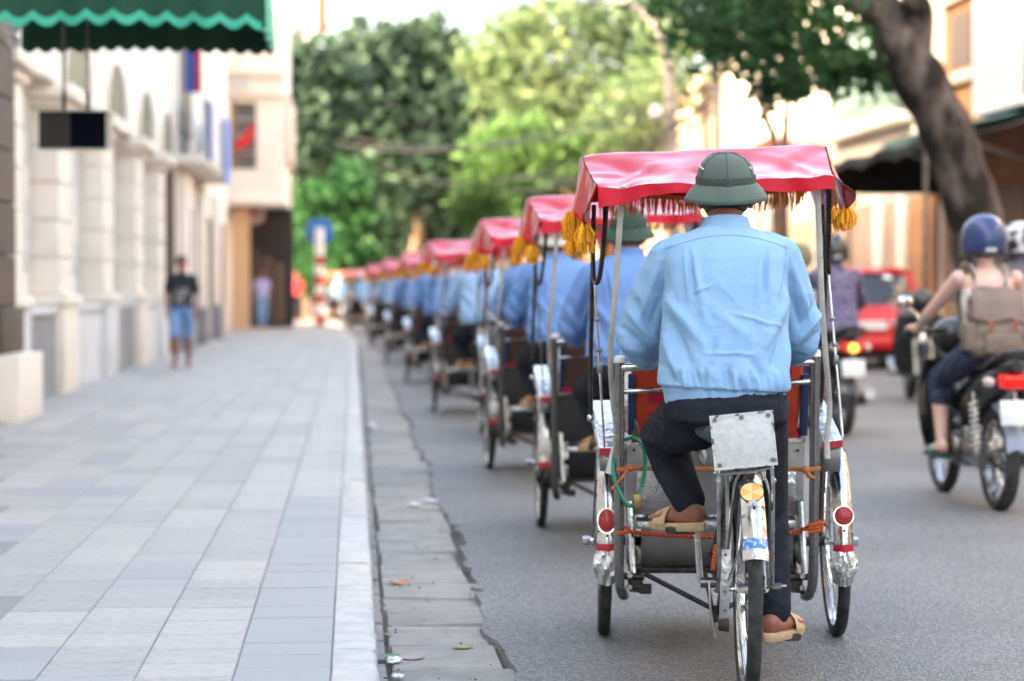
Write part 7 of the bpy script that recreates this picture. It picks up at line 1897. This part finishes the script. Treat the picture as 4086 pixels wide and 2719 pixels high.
crumple('paper_scrap', 'crumpled white paper in the gutter at the bottom beside a green leaf', gp(1573, 2645), .034, M_PAPER, seed=1)
crumple('paper_scrap', 'thin white paper scrap in the gutter nearest the bottom edge', gp(1585, 2700), .030, M_PAPER, seed=2, flat=.15)
leaf('leaf', 'fresh green leaf in the gutter by the kerb', gp(1558, 2622, .0), .07, mat('leaf_green', (.04, .14, .03), .5), .4)
leaf('leaf', 'pale pink-grey dry leaf beside the crumpled paper', gp(1640, 2628), .09, mat('leaf_pinkgrey', (.34, .27, .26), .7), .1)
leaf('leaf', 'olive yellow leaf lying in a gutter joint', gp(1845, 2585), .08, mat('leaf_olive', (.26, .24, .10), .7), .3)
leaf('leaf', 'curled tan leaf higher up in the gutter', gp(1590, 2330), .10, mat('leaf_tan', (.36, .20, .12), .7), .7, .2, .6)
leaf('leaf', 'small brown leaf at the kerb foot', gp(1545, 2535), .045, mat('leaf_brown', (.28, .17, .09), .7), 1.2)
crumple('plastic_scrap', 'white plastic scrap in the middle of the gutter', gp(1655, 2020), .05, M_PAPER, seed=4, flat=.2)
crumple('plastic_scrap', 'bluish white plastic bag scrap beside the asphalt edge', gp(1715, 2005), .05, mat('bluish_plastic', (.6, .64, .72), .5), seed=5, flat=.25)
crumple('plastic_scrap', 'white blob of litter at the kerb foot further up', gp(1487, 1715), .06, mat('bluish_plastic', (.6, .64, .72), .5), seed=6, flat=.5)
crumple('paper_scrap', 'white paper scrap lying on the middle of the pavement', gp(528, 1767, SW), .06, M_PAPER, seed=7, flat=.1)
crumple('plastic_bag', 'white plastic bag at the foot of the cream building', gp(235, 1545, SW), .11, M_PAPER, 'bag', 8, .4)
crumple('plastic_bag', 'white plastic bag beside the pedestrian by the wall', gp(800, 1350, SW), .16, mat('bluish_plastic', (.6, .64, .72), .5), 'bag', 9, .7)

# grit, seed pods and crumbs of asphalt swept into the gutter
g = random.Random(31); mb = MB()
for k in range(260):
    y = g.uniform(6.4, 16); e = g.random()
    x = g.gauss(.112, .012) if e < .45 else (g.gauss(.485, .03) if e < .8 else g.uniform(.12, .5))
    r = g.uniform(.002, .006); mb.ball((x, y, r * .3 + (.004 if x > .49 else -.004)), (r, r * g.uniform(.6, 1.3), r * .6), 6, 4)
o = mb.build('gutter_grit', mat('grit', (.10, .085, .07), .9, vary=.5)); tag(o, 'loose grit and crumbs scattered along the gutter', 'grit', kind='stuff')
